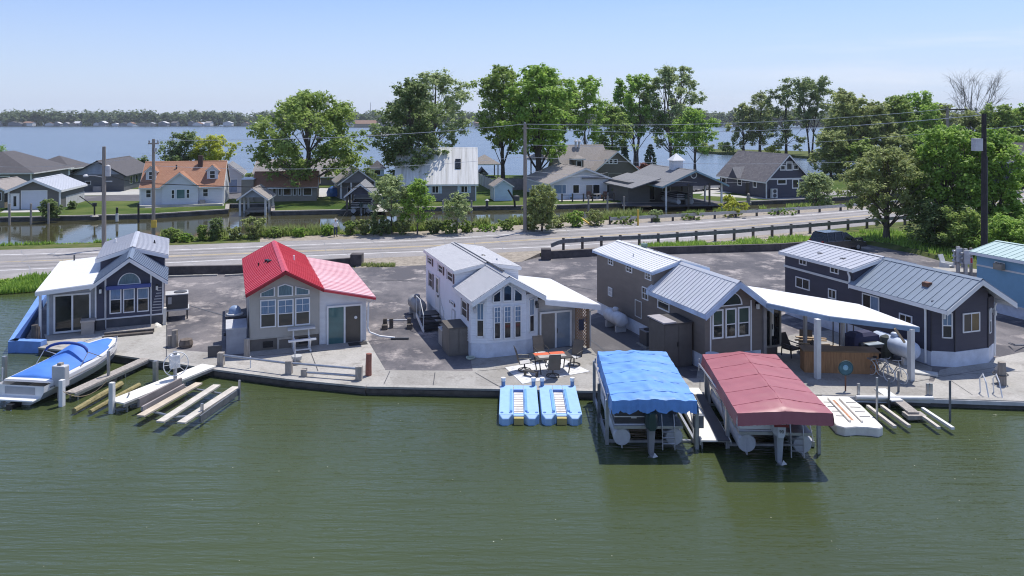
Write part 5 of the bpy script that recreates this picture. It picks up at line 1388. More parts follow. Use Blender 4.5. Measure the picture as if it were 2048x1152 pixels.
for a_, b_ in (((1712, 795), (1866, 797)),): MB().tube([rel(*a_, -.0), rel(*b_, -.0)], .09, 10).build('float_pipe', WHITE2, r)
for a_, b_ in (((1706, 803), (1800, 806)), ((1800, 803), (1860, 806))): MB().tube([rel(*a_, -.2), rel(*b_, -.2)], .05, 8).build('cross_beam', GALV, r)
for px, py in ((1717, 800), (1855, 800), (1862, 800)): q = rel(px, py, -.2); MB().box(q.x - .05, q.x + .05, q.y - .05, q.y + .05, -.5, .85).build('mast', GALV, r)
for i, (a_, b_) in enumerate([((1735, 812), (1790, 854)), ((1763, 812), (1819, 853)), ((1847, 834), (1878, 856)), ((1845, 817), (1906, 857))]):
    A, B = G(*a_, -.12), G(*b_, -.12)
    T(MB().bar((0, 0, 0), B - A, .13, .1).build('lift_bunk', PLANK if i != 3 else WHITE2, None, A), ['pale bunk rail of the small lift, the one nearest the cream float', 'pale bunk rail of the small lift between the cream float rail and the gangway', 'short bunk rail starting at the gangway step of the small lift', 'white bent bunk rail of the small lift nearest the lone pole'][i], 'bunk')
# swim ladder
p = G(1972, 792, .0); r = empty('swim_ladder', p, R(-4), 'white swim ladder with two looped handles on the seawall', 'ladder')
for x in (0, .55): MB().tube([(x, .45, 0), (x - .03, .45, .6), (x, .25, .85), (x, .02, .6), (x, -.22, 0), (x, -.25, -.8)], .028, 8).build('handrail', GEL, r)
for k in range(2): MB().box(0, .55, -.3, -.2, -.2 - k * .3, -.15 - k * .3).build('tread', GEL, r)
# ---------------- under the carport
p = C4.o
r = empty('outdoor_bar', G(1609, 745, .01), R(-5), 'cedar board bar counter under the white carport roof', 'bar')
MB().box(0, 3.3, 0, .7, 0, .98).build('cabinet', CEDAR, r)
MB().box(-.08, 3.38, -.06, .8, .98, 1.04).build('counter', mat('brown_counter', (.20, .13, .075), .5), r)
r = empty('round_sign', G(1691, 782, .0), 0, 'round weathered teal disc sign on a rusty post by the canal', 'sign')
M = Matrix.Rotation(R(90), 4, 'X'); M.translation = V3((0, -.02, 1.0)); q = MB(M); q.lathe([(.30, 0), (.30, .03)], (0, 0, 0), 20); q.build('disc', TEAL, r)
q = MB(); q.ring((0, -.03, 1.0), .3, .03, 'y', 24, 6); q.build('rim', mat('dark_teal', (.02, .06, .07), .6), r)
M2 = Matrix.Rotation(R(90), 4, 'X'); M2.translation = V3((-.02, -.055, 1.02)); q = MB(M2); q.lathe([(.12, 0), (.1, .012), (.02, .02)], (0, 0, 0), 9); q.build('emblem', mat('pale_blue_emblem', (.22, .42, .55), .6), r)
MB().tube([(0, 0, -.3), (0, 0, .75)], .035, 8).build('post', RUSTY, r)
# smoker grill with cover
r = empty('covered_grill', G(1722, 716, 0), R(20), 'large barbecue grill under a navy cover behind the cedar bar', 'grill')
MB().loft([[V3((x * s_, y * s_, zz_)) for x, y in ((-.8, -.4), (.8, -.4), (.85, 0), (.8, .4), (-.8, .4), (-.85, 0), (-.8, -.4))] for s_, zz_ in ((1.02, .15), (1., .8), (.95, 1.15), (.6, 1.3))]).build('cover', PURP, r)
MB().tube([(-.5, -.41, .75), (.5, -.41, .75)], .16, 10).build('barrel', DGREY, r)
r = empty('shelf_rack', G(1685, 712, 0), R(20), 'tall thin legged rack with a pale blue top behind the cedar bar', 'rack')
MB().box(-.4, .5, -.25, .25, 1.72, 1.78).build('top_shelf', mat('blue_shelf', (.22, .36, .55), .5), r)
for x in (-.38, .48):
    for y in (-.22, .22): MB().box(x - .02, x + .02, y - .02, y + .02, 0, 1.72).build('leg', DGREY, r)
r = empty('griddle', G(1745, 722, 0), R(15), 'small griddle on a cart between the grill and the bicycles', 'griddle')
MB().box(-.4, .4, -.25, .25, .7, .85).build('body', DGREY, r); MB().box(-.45, .45, -.28, .28, .85, .88).build('lid', mat('pale_lid', (.4, .46, .52), .3), r)
for x in (-.35, .35): MB().box(x - .025, x + .025, -.2, .2, 0, .7).build('leg', BLACK, r)
chr_lab = ['dark folded lounge chair beside the brown cottage porch door', 'dark lounge chair under the carport next to the board pile', 'dark lounge chair just behind the cedar bar']
for i, (px, py, a) in enumerate([(1582, 712, 30), (1612, 706, -20), (1650, 728, 60)]):
    r = empty('lounge_chair', G(px, py, 0), R(a), chr_lab[i], 'chair', 'dark lounge chairs under the carport')
    MB().box(-.32, .32, -.3, .3, .36, .44).build('seat', mat('dark_brown_sling', (.05, .042, .04), .8) if 'dark_brown_sling' not in MATS else MATS['dark_brown_sling'], r)
    MB().bar((0, .28, .4), (0, .62, 1.0), .62, .06, (0, 1, .5)).build('backrest', MATS['dark_brown_sling'], r)
    for x in (-.33, .33):
        for y in (-.28, .28): MB().bar((x, y, .6 if y < 0 else .42), (x, y * 1.1, 0), .04, .04).build('leg', BRONZE, r)
        MB().bar((x, -.32, .6), (x, .42, .62), .05, .04).build('armrest', BRONZE, r)
r = MB(); rr = random.Random(2)
for k in range(9): a = G(1600, 700, .3) + V3((rr.uniform(-.3, .3), rr.uniform(-.3, .6), .06 * k)); r.bar(a, a + V3((1.5, -.2 + rr.uniform(-.3, .3), rr.uniform(-.1, .1))), .14, .05)
T(r.build('board_pile', WOODY), 'untidy pile of tan boards under the carport', 'boards')
T(MB().lathe([(.28, 0), (.4, .4), (.36, .8), (.25, 1.05), (.05, 1.15)], G(1772, 716, 0), 12).build('covered_heater', mat('dark_green_tarp', (.05, .06, .055), .8)), 'dark green tarp covered heater beside the large propane tank', 'covered heater')
def bicycle(loc, rz, label):
    r = empty('bicycle', loc, rz, label, 'bicycle', 'bicycles parked under the carport')
    for y in (0, 1.08):
        w_ = MB(); w_.ring((0, y, .34), .33, .022, 'x', 28, 6); wo = w_.build('wheel', WHITE2, r)
        q = MB()
        for k in range(6): a = k * math.pi / 6; q.tube([(0, y - .32 * math.cos(a), .34 - .32 * math.sin(a)), (0, y + .32 * math.cos(a), .34 + .32 * math.sin(a))], .004, 4)
        q.build('spokes', GALV, wo)
    q = MB()
    for a_, b_ in (((0, .14, .85), (0, .48, .32)), ((0, .48, .32), (0, .78, .82)), ((0, .14, .85), (0, .72, .8)), ((0, .48, .32), (0, 1.08, .34)), ((0, .72, .72), (0, 1.08, .34)), ((0, 0, .34), (0, .16, .95))): q.tube([a_, b_], .02, 6)
    q.build('frame', GALV, r)
    MB().tube([(-.3, .22, 1.02), (-.1, .1, 1.0), (.1, .1, 1.0), (.3, .22, 1.02)], .016, 6).build('handlebar', GALV, r)
    MB().lathe([(.1, .86), (.11, .9), (.05, .93)], (0, .8, 0), 10).build('saddle', BLACK, r)
    MB().box(-.14, .14, .9, 1.2, .72, .78).build('rear_rack', GALV, r)
bicycle(G(1778, 764, .0), R(20), 'pale wheeled bicycle parked nearer the cedar bar')
bicycle(G(1803, 768, .0), R(22), 'pale wheeled bicycle parked beside the white carport post')
T(MB().box(0, 1.1, 0, .5, .02, .09).build('kayak_paddle_board', mat('pale_board', (.55, .55, .53), .5), None, G(1822, 748), R(-25)), 'pale flat board lying on the slab behind the carport post', 'board')
# fuel/water pipe & firewood by the right edge
T(MB().tube([G(2018, 686, .15), G(2030, 690, .3), G(2048, 690, .1), G(2100, 694, .05)], .05, 6).build('drain_pipe', MGREY), 'grey drain pipe lying beside the light blue cottage', 'pipe')
# meter posts and stuff behind cottage 5
for i, (px, py, h_) in enumerate([(1916, 560, 2.45), (1931, 562, 2.35)]):
    r = empty('meter_post', G(px, py), 0, ['grey electric meter stack on a square post, nearer the charcoal cottage', 'grey electric meter stack on a square post, nearer the dark utility pole'][i], 'meter post', 'electric meter stacks')
    MB().box(-.1, .1, -.1, .1, 0, h_).build('post', GALV, r)
    MB().box(-.2, .2, -.25, -.1, h_ - 1.1, h_ - .1).build('meter_box', LGREY, r); MB().box(-.2, .2, .1, .25, h_ - 1.4, h_ - .3).build('meter_box', LGREY, r)
    for k in range(3):
        M = Matrix.Rotation(R(90), 4, 'X'); M.translation = V3((-.3, 0, h_ - .35 - k * .35)); q = MB(M); q.lathe([(.09, -.1), (.09, .1), (.06, .14)], (0, 0, 0), 12); q.build('meter', GALV, r)
r = empty('notice_post', G(1942, 552), 0, 'timber post with a small white and red notice by the meter stacks', 'sign')
MB().box(-.08, .08, -.08, .08, 0, 2.1).build('post', WOOD, r); q = MB().box(-.75, .1, -.1, -.08, .95, 1.4).build('notice_panel', PAINTW, r)
MB().box(-.1, .06, -.104, -.1, .98, 1.36).build('red_band', mat('sign_red', (.5, .03, .05), .6), q); MB().box(-.7, -.2, -.104, -.1, 1.2, 1.34).build('blue_band', mat('sign_blue', (.05, .08, .4), .6), q)
r = empty('adirondack_chair', G(1893, 540), R(30), 'pale wooden garden chair on the terrace behind the charcoal cottage', 'chair')
MB().bar((0, .2, .35), (0, .5, 1.15), .6, .06, (0, 1, .5)).build('backrest', WHITE2, r); MB().box(-.3, .3, -.35, .25, .32, .38).build('seat', WHITE2, r)
for x in (-.32, .32): MB().box(x - .04, x + .04, -.4, .35, 0, .6).build('leg', WHITE2, r)
T(MB().box(-1.5, 2.6, -.6, .9, -.3, .28).build('raised_terrace', CONC2, None, G(1915, 548), R(-15)), 'raised pale terrace slab under the garden chair and meter stacks', 'terrace')
# minivan
def car(name, loc, rz, m, label, cat, L=4.8, Wd=1.85, H=1.7, van=True):
    r = empty(name, loc, rz, label, cat); h2 = Wd / 2
    prof = [(0, .3), (0, .72), (.1, .95), (.25, 1.02)] if van else [(0, .3), (.0, .75), (.1, .9), (.8, .95)]
    body = [(0, .32), (-.02, .7), (.08, .98), (L * .70, .98), (L * .9, .86), (L, .68), (L + .02, .34)]
    q = MB(); secs = []
    for x, k in ((-h2, .93), (-h2 * .97, 1.), (h2 * .97, 1.), (h2, .93)): secs.append([V3((x, y, .3 + (zz_ - .3) * k)) for y, zz_ in body] + [V3((x, body[0][0], .3 + (body[0][1] - .3) * k))])
    q.loft(secs); q.build('body', m, r)
    gh = [(.06, .97), (.3, H - .08), (.55, H), (L * .45, H), (L * .55, H - .06), (L * .76, .96)]
    q = MB(); q.loft([[V3((s_ * (h2 - .03 - .22 * (zz_ - .97) / (H - .97)), y, zz_)) for y, zz_ in gh] + [V3((s_ * (h2 - .03), gh[0][0], gh[0][1]))] for s_ in (-1, 1)]); q.build('cabin_glass', mat('car_glass', (.015, .018, .022), .06) if 'car_glass' not in MATS else MATS['car_glass'], r)
    q = MB(); q.box(-h2 + .26, h2 - .26, .4, L * .5, H - .01, H + .03); q.build('roof', m, r, bevel=.015)
    q = MB()
    for s_ in (-1, 1):
        for y in (.5, L * .28, L * .47):
            q.bar((s_ * (h2 - .02), y + .02, .97), (s_ * (h2 - .24), y + (.12 if y < L * .4 else -.02), H), .05, .08, (0, 1, 0))
        q.bar((s_ * (h2 - .02), L * .765, .96), (s_ * (h2 - .24), L * .55, H - .03), .05, .06, (0, 1, 0))
    q.build('pillar', m, r)
    for s_ in (-1, 1):
        for y in (.9, L - .95):
            M = Matrix.Rotation(R(90), 4, 'Y'); M.translation = V3((s_ * (h2 - .12), y, .33)); q = MB(M); q.lathe([(.33, -.11), (.34, 0), (.33, .11)], (0, 0, 0), 18); wh = q.build('wheel', RUBBER, r)
            M = Matrix.Rotation(R(90), 4, 'Y'); M.translation = V3((s_ * (h2 + .0), y, .33)); q = MB(M); q.lathe([(.2, -.02), (.19, .012 if s_ > 0 else -.03)], (0, 0, 0), 14); q.build('rim', GALV, wh)
        MB().box(s_ * (h2 - .35) - .18, s_ * (h2 - .35) + .18, L - .06, L + .03, .62, .74).build('headlight', LGREY, r)
        MB().box(s_ * (h2 - .14) - .09, s_ * (h2 - .14) + .09, -.03, .06, .7, 1.0).build('tail_light', mat('tail_red', (.3, .02, .02), .3) if 'tail_red' not in MATS else MATS['tail_red'], r)
        MB().box(s_ * (h2 + .08) - .08, s_ * (h2 + .08) + .08, L * .66, L * .69, .95, 1.1).build('wing_mirror', m, r)
    return r
car('minivan', G(1632, 503, .0), R(-70), GREYC, 'dark grey minivan parked behind the charcoal cottage', 'minivan')
# ================================================================== far bank houses
SWAP = Matrix(((0, 1, 0, 0), (1, 0, 0, 0), (0, 0, 1, 0), (0, 0, 0, 1)))
def fh(name, px, py, deg, label, cat='house', z=FZ): return House(name, G(px, py, z), deg, label, cat, z)
def fz(h, px, py): return h.front(px, py)
def hip(h, w, d, ze, zr, oh, m, rl=0., v0=0., u0=0., name='roof', t=.1):
    """hip roof with a ridge of length rl along v"""
    c = u0 + w / 2; a0, a1, b0, b1 = u0 - oh, u0 + w + oh, v0 - oh, v0 + d + oh; r0, r1 = v0 + d / 2 - rl / 2, v0 + d / 2 + rl / 2 + .01
    q = MB(); V = [(a0, b0, ze), (a1, b0, ze), (a1, b1, ze), (a0, b1, ze), (c, r0, zr), (c, r1, zr), (a0, b0, ze - t), (a1, b0, ze - t), (a1, b1, ze - t), (a0, b1, ze - t)]
    q.add(V, [(0, 1, 4), (1, 2, 5, 4), (2, 3, 5), (3, 0, 4, 5), (0, 1, 7, 6), (1, 2, 8, 7), (2, 3, 9, 8), (3, 0, 6, 9), (6, 7, 8, 9)])
    ro = q.build(name, m, h.r)
    f = MB(); f.box(a0 - .02, a1 + .02, b0 - .03, b0 - .002, ze - .22, ze - .02); f.box(a0 - .03, a0 - .002, b0, b1, ze - .22, ze - .02); f.box(a1 + .002, a1 + .03, b0, b1, ze - .22, ze - .02)
    f.build('fascia', WHITE2, h.r); return ro
# F1 garage with white door
h = fh('garage', 18, 419, 11, 'grey garage with a wide white door and a pale metal roof by the canal', 'garage')
w_ = h.front(120, 418)[0]; ze = h.front(120, 379)[1]; zr = h.front(69, 359)[1]
h.walls(w_, 0, 9, 0, ze, zr, GREYFAR); h.gable(w_, 0, 9, ze, zr, .3, LGREYM, .6, .5, .3, fw=.25)
h.win('F', (42, 381, 95, 419), 0, fr=WHITE, pane=mat('white_garage_door', (.62, .65, .72), .5, var=.04), fw=.1, name='garage_door')
h.win('F', (21, 387, 39, 419), 0, [('h', .15)], fw=.35, name='door')
for u in (0, w_): MB().box(u - .1, u + .1, -.12, -.02, 0, ze).build('corner_trim', WHITE, h.r)
t = None; MB().box(w_, w_ + .03, 2, 9, 0, 1.4).build('lower_siding', LGREY, h.r)
# F2 dark gabled house
h = fh('house', 142, 384, 10, 'charcoal house with a dark roof and a blue grey gable near the lake')
w_ = h.front(248, 384)[0]; ze = h.front(248, 349)[1]; zr = h.front(203, 322)[1]
h.walls(w_, 0, 16, 0, ze, zr, DARKF); h.gable(w_, 0, 16, ze, zr, .5, ASH_D, 0, .5, .5, fm=BLACK)
MB().ext([(.1, ze + .05), (w_ - .1, ze + .05), (w_ / 2, zr - .1)], 'y', -.05, -.005).build('gable_panel', mat('blue_grey_panel', (.22, .27, .36), .6), h.r)
for v_ in (3, 6, 10): h.win('R', (v_, v_ + 1.4, .9, 2.2), w_, px=False, fr=WHITE2)
h.win('F', (170, 362, 182, 370), 0); MB().box(w_ * .45, w_ * .6, -1, -.3, 0, .9).build('garden_box', MGREY, h.r)
MB().lathe([(.12, zr - .5), (.12, zr + .5)], (w_ * .4, 6, 0), 8).build('chimney', DGREY, h.r)
# F3 hip roofed pavilion on the lake
h = fh('boathouse', 52, 357, 4, 'hip roofed lakeside boathouse with white posts and a dark roof', 'boathouse')
w_ = h.front(138, 357)[0]; ze = h.front(52, 337)[1]; zr = ze + 2.3
hip(h, w_, 9, ze, zr, .6, ASH_D)
for k in range(6): u = w_ * k / 5; MB().box(u - .14, u + .14, -.14, .14, -.4, ze - .2).build('post', WHITE, h.r)
for k in (1, 5): MB().box(w_ * k / 5 - .14, w_ * k / 5 + .14, 8.7, 9, -.4, ze - .2).build('post', WHITE, h.r)
MB().box(0, w_, 7.5, 7.7, 0, 1.6).build('screen_wall', WHITE2, h.r)
# F4 dark hip roof house at the left edge
h = fh('house', -120, 385, 8, 'grey house with a dark hip roof at the left edge of the lake row')
w_ = h.front(62, 380)[0]; ze = h.front(62, 345)[1]; zr = h.front(0, 318)[1] + 1.0
MB().box(0, w_, 0, 14, 0, ze).build('wall', GREY2, h.r); hip(h, w_, 14, ze, zr, .7, ASH_D, 4)
h.win('F', (-20, 352, 20, 384), 0, fr=WHITE, pane=DGREY, fw=.2, name='garage_door'); h.win('R', (1.2, 3.2, .2, 2.1), w_, px=False, name='door', pane=PBLUE)
MB().box(w_ - .05, w_ + .15, -.2, .05, 0, ze).build('corner_trim', WHITE, h.r)
# small tan house lower left
h = fh('cabin', -60, 417, 6, 'small tan cabin with a grey roof at the left edge beside the grey garage', 'cabin')
w_ = h.front(9, 416)[0]; ze = h.front(9, 378)[1]
h.walls(w_, 0, 7, 0, ze, ze + 1., TANFAR); h.gable(w_, 0, 7, ze, ze + 1., .4, ASH_T, 0, .4, .3)
h.win('F', (-15, 385, 4, 402), 0); h.win('F', (-40, 385, -20, 402), 0)
# F5 white cape with orange roof
h = fh('house', 281, 413, 14, 'white cottage with an orange shingle roof, two dormers and a brick chimney')
w_ = h.front(446, 409)[0]; ze = h.front(290, 373)[1]; Dp = 7.6; zr = 5.65
h.M = SWAP; h.walls(Dp, 0, w_, 0, ze, zr, WHITEFAR); h.gable(Dp, 0, w_, ze, zr, .3, ASH_O, 0, .15, .15, fw=.15); h.M = None
u0, u1 = h.front(325, 400)[0], h.front(397, 400)[0]; zg = h.front(361, 345)[1]
MB().ext([(u0, 0), (u1, 0), (u1, ze - .02), ((u0 + u1) / 2, zg - .05), (u0, ze - .02)], 'y', -.55, 2.5).build('front_gable', WHITEFAR, h.r)
h.gable(u1 - u0, -.55, 2.6, ze, zg, .25, ASH_O, 0, .25, 0, u0=u0, fw=.12, name='porch_roof')
h.win('F', (352, 378, 371, 398), -.55, fr=WHITE, pane=GLASST, fw=.1)
for r in [(342, 379, 350, 398), (372, 378, 380, 397)]: h.win('F', r, -.55, [('h', .5)], fw=.1)
h.win('F', (291, 379, 303, 396), 0, [('h', .5)], fw=.1); h.win('F', (405, 377, 417, 394), 0, [('h', .5)], fw=.1)
h.win('F', (304, 380, 312, 405), 0, fw=.2, name='door', pane=WHITEFAR)
for a_, b_, zt in ((292, 312, 340), (414, 436, 335)):
    ua, ub = h.front(a_, 360, 1.0)[0], h.front(b_, 358, 1.0)[0]; zd = ze + .75; zp = zd + 1.9
    MB().ext([(ua, zd - .3), (ub, zd - .3), (ub, zd + 1.25), ((ua + ub) / 2, zd + 1.85), (ua, zd + 1.25)], 'y', .9, 3.6).build('dormer', WHITEFAR, h.r)
    h.gable(ub - ua, .9, 3.6, zd + 1.25, zd + 1.85, .15, ASH_O, 0, .15, 0, u0=ua, fw=.1, name='dormer_roof')
    h.win('F', (ua + .3, ub - .3, zd + .05, zd + 1.2), .9, [('h', .5)], px=False, fw=.1)
uc = h.front(401, 340, 3.0)[0]; MB().box(uc - .3, uc + .3, 2.8, 3.4, 4.2, 6.5).build('chimney', mat('dark_brick', (.10, .065, .055), .9), h.r)
uc = h.front(354, 345, 3.0)[0]; MB().lathe([(.1, 4.6), (.1, 5.3)], (uc, 2.6, 0), 8).build('vent_pipe', DGREY, h.r)
MB().box(h.front(401, 405)[0], h.front(411, 405)[0], -.9, -.3, 0, .75).build('air_conditioner_unit', MGREY, h.r)
for u in (0, w_): MB().box(u - .12, u + .12, -.04, -.0, 0, ze).build('corner_trim', WHITE, h.r)
MB().box(0, w_ + .1, -1.6, -.6, 0, .25).build('front_step', FCONC, h.r)
# F6 white garage behind
h = fh('garage', 430, 387, 16, 'white gabled garage with a blue door beside the orange roofed cottage', 'garage')
w_ = h.front(484, 385)[0]; ze = h.front(484, 347)[1]; zr = ze + 1.45
h.walls(w_, 0, 9, 0, ze, zr, WHITEFAR); h.gable(w_, 0, 9, ze, zr, .3, ASH_G, 0, .3, .3)
h.win('F', (449, 358, 476, 385), 0, pane=mat('blue_garage_door', (.28, .36, .5), .5), fw=.12, name='garage_door')
# F7 low house with orange roof and sunroom windows
h = fh('house', 506, 404, 11, 'low tan house with an orange roof behind the big maple')
w_ = h.front(633, 401)[0]; ze = h.front(520, 372)[1]; Dp = 7
h.M = SWAP; h.walls(Dp, 0, w_, 0, ze, ze + 1.7, TANFAR); h.gable(Dp, 0, w_, ze, ze + 1.7, .5, ASH_O, 0, .2, .2); h.M = None
for a_, b_ in ((511, 523), (525, 543), (545, 553), (556, 563), (566, 583), (586, 593), (596, 602), (606, 624)): h.win('F', (a_, 373, b_, 391), 0, fw=.1, fr=WHITE2)
MB().box(-1.5, .1, -.3, 4, 0, ze + .9).build('side_wing', TANFAR, h.r); MB().box(-1.6, .2, -.4, 4.1, ze + .9, ze + 1.0).build('flat_roof', LGREYM, h.r)
h = fh('house', 505, 372, 8, 'lakeside house with a broad taupe roof glimpsed above the low tan house')
w_ = h.front(690, 368)[0]; ze = h.front(520, 352)[1]
h.M = SWAP; h.walls(10, 0, w_, 0, ze, ze + 2.6, GREY2); h.gable(10, 0, w_, ze, ze + 2.6, .5, ASH_T, 0, .2, .2); h.M = None
h.win('F', (560, 352, 580, 368), 0); h.win('F', (620, 352, 640, 368), 0)
# F8 open boathouse over the water
def openboat(px0, px1, py_w, deg, ypk, yev, depth, label, panel, roofm, posts_m=WHITE2):
    h = House('boathouse', G(px0, py_w, WZ), deg, label, 'boathouse', WZ)
    w_ = h.front(px1, py_w)[0]; ze = h.front(px0, yev)[1]; zr = h.front((px0 + px1) / 2, ypk)[1]
    for u in (0, w_):
        for v_ in (0, depth * .5, depth): MB().box(u - .12, u + .12, v_ - .12, v_ + .12, -.8, ze).build('post', posts_m, h.r)
    MB().ext([(.1, ze), (w_ - .1, ze), (w_ / 2, zr - .08)], 'y', 0.02, .1).build('gable_panel', panel, h.r)
    h.gable(w_, 0, depth, ze, zr, .35, roofm, 0, .35, .3); return h, w_, ze
h, w_, ze = openboat(480, 531, 431, 8, 377, 395, 5.5, 'open gabled boathouse on white posts beside the low tan house', mat('gable_blue', (.30, .34, .40), .6), ASH_T)
MB().box(.3, w_ - .3, 1, 5, .3, .45).build('lift_deck', WOOD, h.r)
T(MB().box(-3, 3, -.4, .4, 0, .25).build('side_dock', WOOD, None, G(556, 428, WZ)), 'weathered dock edge beside the open gabled boathouse', 'dock') if False else None
# F9 small grey house + boathouse with boat
h = fh('house', 680, 398, 18, 'small grey gabled house with white posts behind the pontoon boathouse')
w_ = h.front(752, 395)[0]; ze = h.front(680, 366)[1]; zr = h.front(712, 339)[1]
h.walls(w_, 1.5, 9, 0, ze, zr, GREY2); h.gable(w_, 0, 9, ze, zr, .35, ASH_T, 0, .35, .3)
MB().ext([(.1, ze), (w_ - .1, ze), (w_ / 2, zr - .1)], 'y', .02, .12).build('gable_panel', GREY2, h.r)
for u in (0.15, 1.6, w_ - .15): MB().box(u - .1, u + .1, 0, .2, 0, ze).build('post', WHITE, h.r)
h.win('F', (695, 372, 710, 392), 1.5)
h, w_, ze = openboat(694, 748, 430, 6, 368, 389, 7, 'boathouse with a dark blue gable sheltering a pontoon boat', NAVY, ASH_G, DWOOD)
pb = [o for o in bpy.data.objects if o.name.startswith('pontoon_boat')][0]
dup(pb, h.W(w_ / 2, .6, .45), R(6), 'pontoon boat with a grey outboard parked in the dark blue gabled boathouse')
T(MB().lathe([(.9, 0), (1.0, .5), (.7, 1.2), (.1, 1.5)], G(666, 392, FZ), 10).build('tarp_covered_pile', TARP), 'blue tarp covered pile beside the small grey gabled house', 'tarp')
# F10 A-roof with white metal
h = fh('house', 793, 403, 4, 'grey house under a steep white metal roof with a skylight')
w_ = h.front(952, 400)[0]; ze = h.front(900, 365)[1]; Dp = 8.4; zr = 7.3
h.M = SWAP; h.walls(Dp, 0, w_, 0, ze, zr, GREY2); h.gable(Dp, 0, w_, ze, zr, .25, STREAKW, .5, .3, .3, fw=.25); h.M = None
for r in [(863, 371, 878, 387), (921, 371, 936, 386)]:
    f = h.win('F', r, 0, [('v', .5)], fw=.12); a0, a1, b0, b1 = h.rect('F', r)
    for q in (a0 - .42, a1 + .04): MB(h.plane('F')).box(q, q + .38, b0, b1, 0, .05).build('shutter', PBLUE, f)
h.win('F', (811, 380, 828, 390), 0, [('v', .5)], fw=.1)
MB().box(w_ - .12, w_ + .04, -.08, .02, 0, ze).build('downspout', WHITE, h.r)
sl = (zr - ze) / (Dp / 2); uc = h.front(916, 335, 1.9)[0]
MB().add([(uc - .4, 1.5, ze + 1.5 * sl + .12), (uc + .4, 1.5, ze + 1.5 * sl + .12), (uc + .4, 2.6, ze + 2.6 * sl + .12), (uc - .4, 2.6, ze + 2.6 * sl + .12), (uc - .4, 1.5, ze + 1.5 * sl + .3), (uc + .4, 1.5, ze + 1.5 * sl + .3), (uc + .4, 2.6, ze + 2.6 * sl + .3), (uc - .4, 2.6, ze + 2.6 * sl + .3)], [(4, 5, 6, 7), (0, 1, 5, 4), (1, 2, 6, 5), (2, 3, 7, 6), (3, 0, 4, 7)]).build('skylight', GLASS, h.r)
# F11 shed
h = fh('garden_shed', 989, 402, 12, 'pale blue garden shed with a taupe roof on the lawn', 'shed')
w_ = h.front(1025, 401)[0]; ze = h.front(989, 372)[1]; zr = ze + .85
h.walls(w_, 0, 3.4, 0, ze, zr, PBLUE); h.gable(w_, 0, 3.4, ze, zr, .2, ASH_T, 0, .2, .2, fm=WHITE, fw=.12)
MB().box(-.06, .06, -.05, .02, 0, ze).build('corner_trim', WHITE, h.r)
h.win('L', (-2.4, -1.2, .1, 1.9), 0, px=False, name='door', pane=PBLUE, fw=.1)
# F12 white house with deck
h = fh('house', 1100, 399, 14, 'white gabled house with a taupe roof and a railed deck facing the canal')
w_ = h.front(1238, 394)[0]; ze = h.front(1100, 366)[1]; zr = h.front(1184, 336)[1]
h.walls(w_, 0, 13, 0, ze, zr, WHITEFAR); h.gable(w_, 0, 13, ze, zr, .45, ASH_T, 0, .5, .3, fw=.2)
h.win('F', (1107, 369, 1133, 388), 0, [('v', .65)], fw=.1, pane=GLASSB)
h.win('F', (1145, 369, 1159, 387), 0, fw=.1); h.win('F', (1213, 368, 1226, 386), 0, fw=.1)
h.slider('F', (1171, 369, 1200, 394), 0, MATS['tan_screen'], GLASS)
a0, z0 = h.front(1163, 356); a1, _ = h.front(1210, 355); MB().tube([(a0, -.25, z0), (a1, -.25, z0)], .14, 8).build('rolled_awning', MGREY, h.r)
MB().box(-.08, .05, -.05, .02, 0, ze).build('corner_trim', WHITE, h.r)
dk = empty('deck_railing', G(1124, 405, FZ), 0, 'row of dark railing posts along the deck of the white gabled house', 'railing')
for px, py in [(1124, 404), (1145, 403.5), (1167, 403.5), (1185, 403), (1207, 402.5), (1228, 402)]:
    p = G(px, py, FZ) - dk.location; MB().box(p.x - .1, p.x + .1, p.y - .1, p.y + .1, 0, 1.15).build('post', DWOOD, dk)
q = MB(); q.bar(G(1124, 404, FZ) - dk.location + V3((0, 0, .95)), G(1228, 402, FZ) - dk.location + V3((0, 0, .95)), .05, .05); q.build('rail', DWOOD, dk)
for i, (px, a, m_, lab) in enumerate([(1180, 20, RUSTY, 'rust brown deck chair left of the deck table'), (1208, -30, RUSTY, 'rust brown deck chair right of the deck table'), (1143, 0, PBLUE, 'pale blue deck chair at the left end of the deck')]):
    r = empty('deck_chair', G(px, 398, FZ + .03), R(a), lab, 'chair', 'chairs on the far deck')
    MB().box(-.3, .3, -.3, .3, .35, .43).build('seat', m_, r); MB().bar((0, .25, .4), (0, .5, 1.05), .6, .06, (0, 1, .4)).build('backrest', m_, r)
    for x in (-.3, .3): MB().box(x - .04, x + .04, -.3, .3, 0, .58).build('leg', m_, r)
r = empty('deck_table', G(1194, 398, FZ + .03), 0, 'pale round table between the rust brown deck chairs', 'table'); MB().lathe([(.55, .7), (.55, .75)], (0, 0, 0), 14).build('table_top', WHITE2, r); MB().lathe([(.3, 0), (.06, .08), (.06, .7)], (0, 0, 0), 10).build('pedestal', WHITE2, r)
# F13 large brown house behind
h = fh('house', 1183, 372, 13, 'large brown house with taupe cross gabled roofs behind the white gabled house')
w_ = h.front(1283, 368)[0]; ze = h.front(1283, 345)[1]; zr = h.front(1222, 303)[1]
h.walls(w_, 0, 12, 0, ze, zr, BRNFAR); h.gable(w_, 0, 12, ze, zr, .5, ASH_T, 0, .5, .4)
for k in range(3): h.win('F', (1209 + k * 9, 318, 1217 + k * 9, 328), 0, fw=.12)
h.win('F', (1216, 346, 1243, 366), 0, pane=BRNFAR, fw=.15, name='garage_door', fr=TANFAR)
u0 = h.front(1122, 340, 4)[0]
h.M = SWAP @ Matrix.Translation((3.0, 0, 0)); h.walls(8, u0, w_ * .5, 0, ze + 1., zr + .9, BRNFAR, name='wing_wall'); h.gable(8, u0, w_ * .5, ze + 1., zr + .9, .4, ASH_T, 0, .3, 0, name='wing_roof'); h.M = None
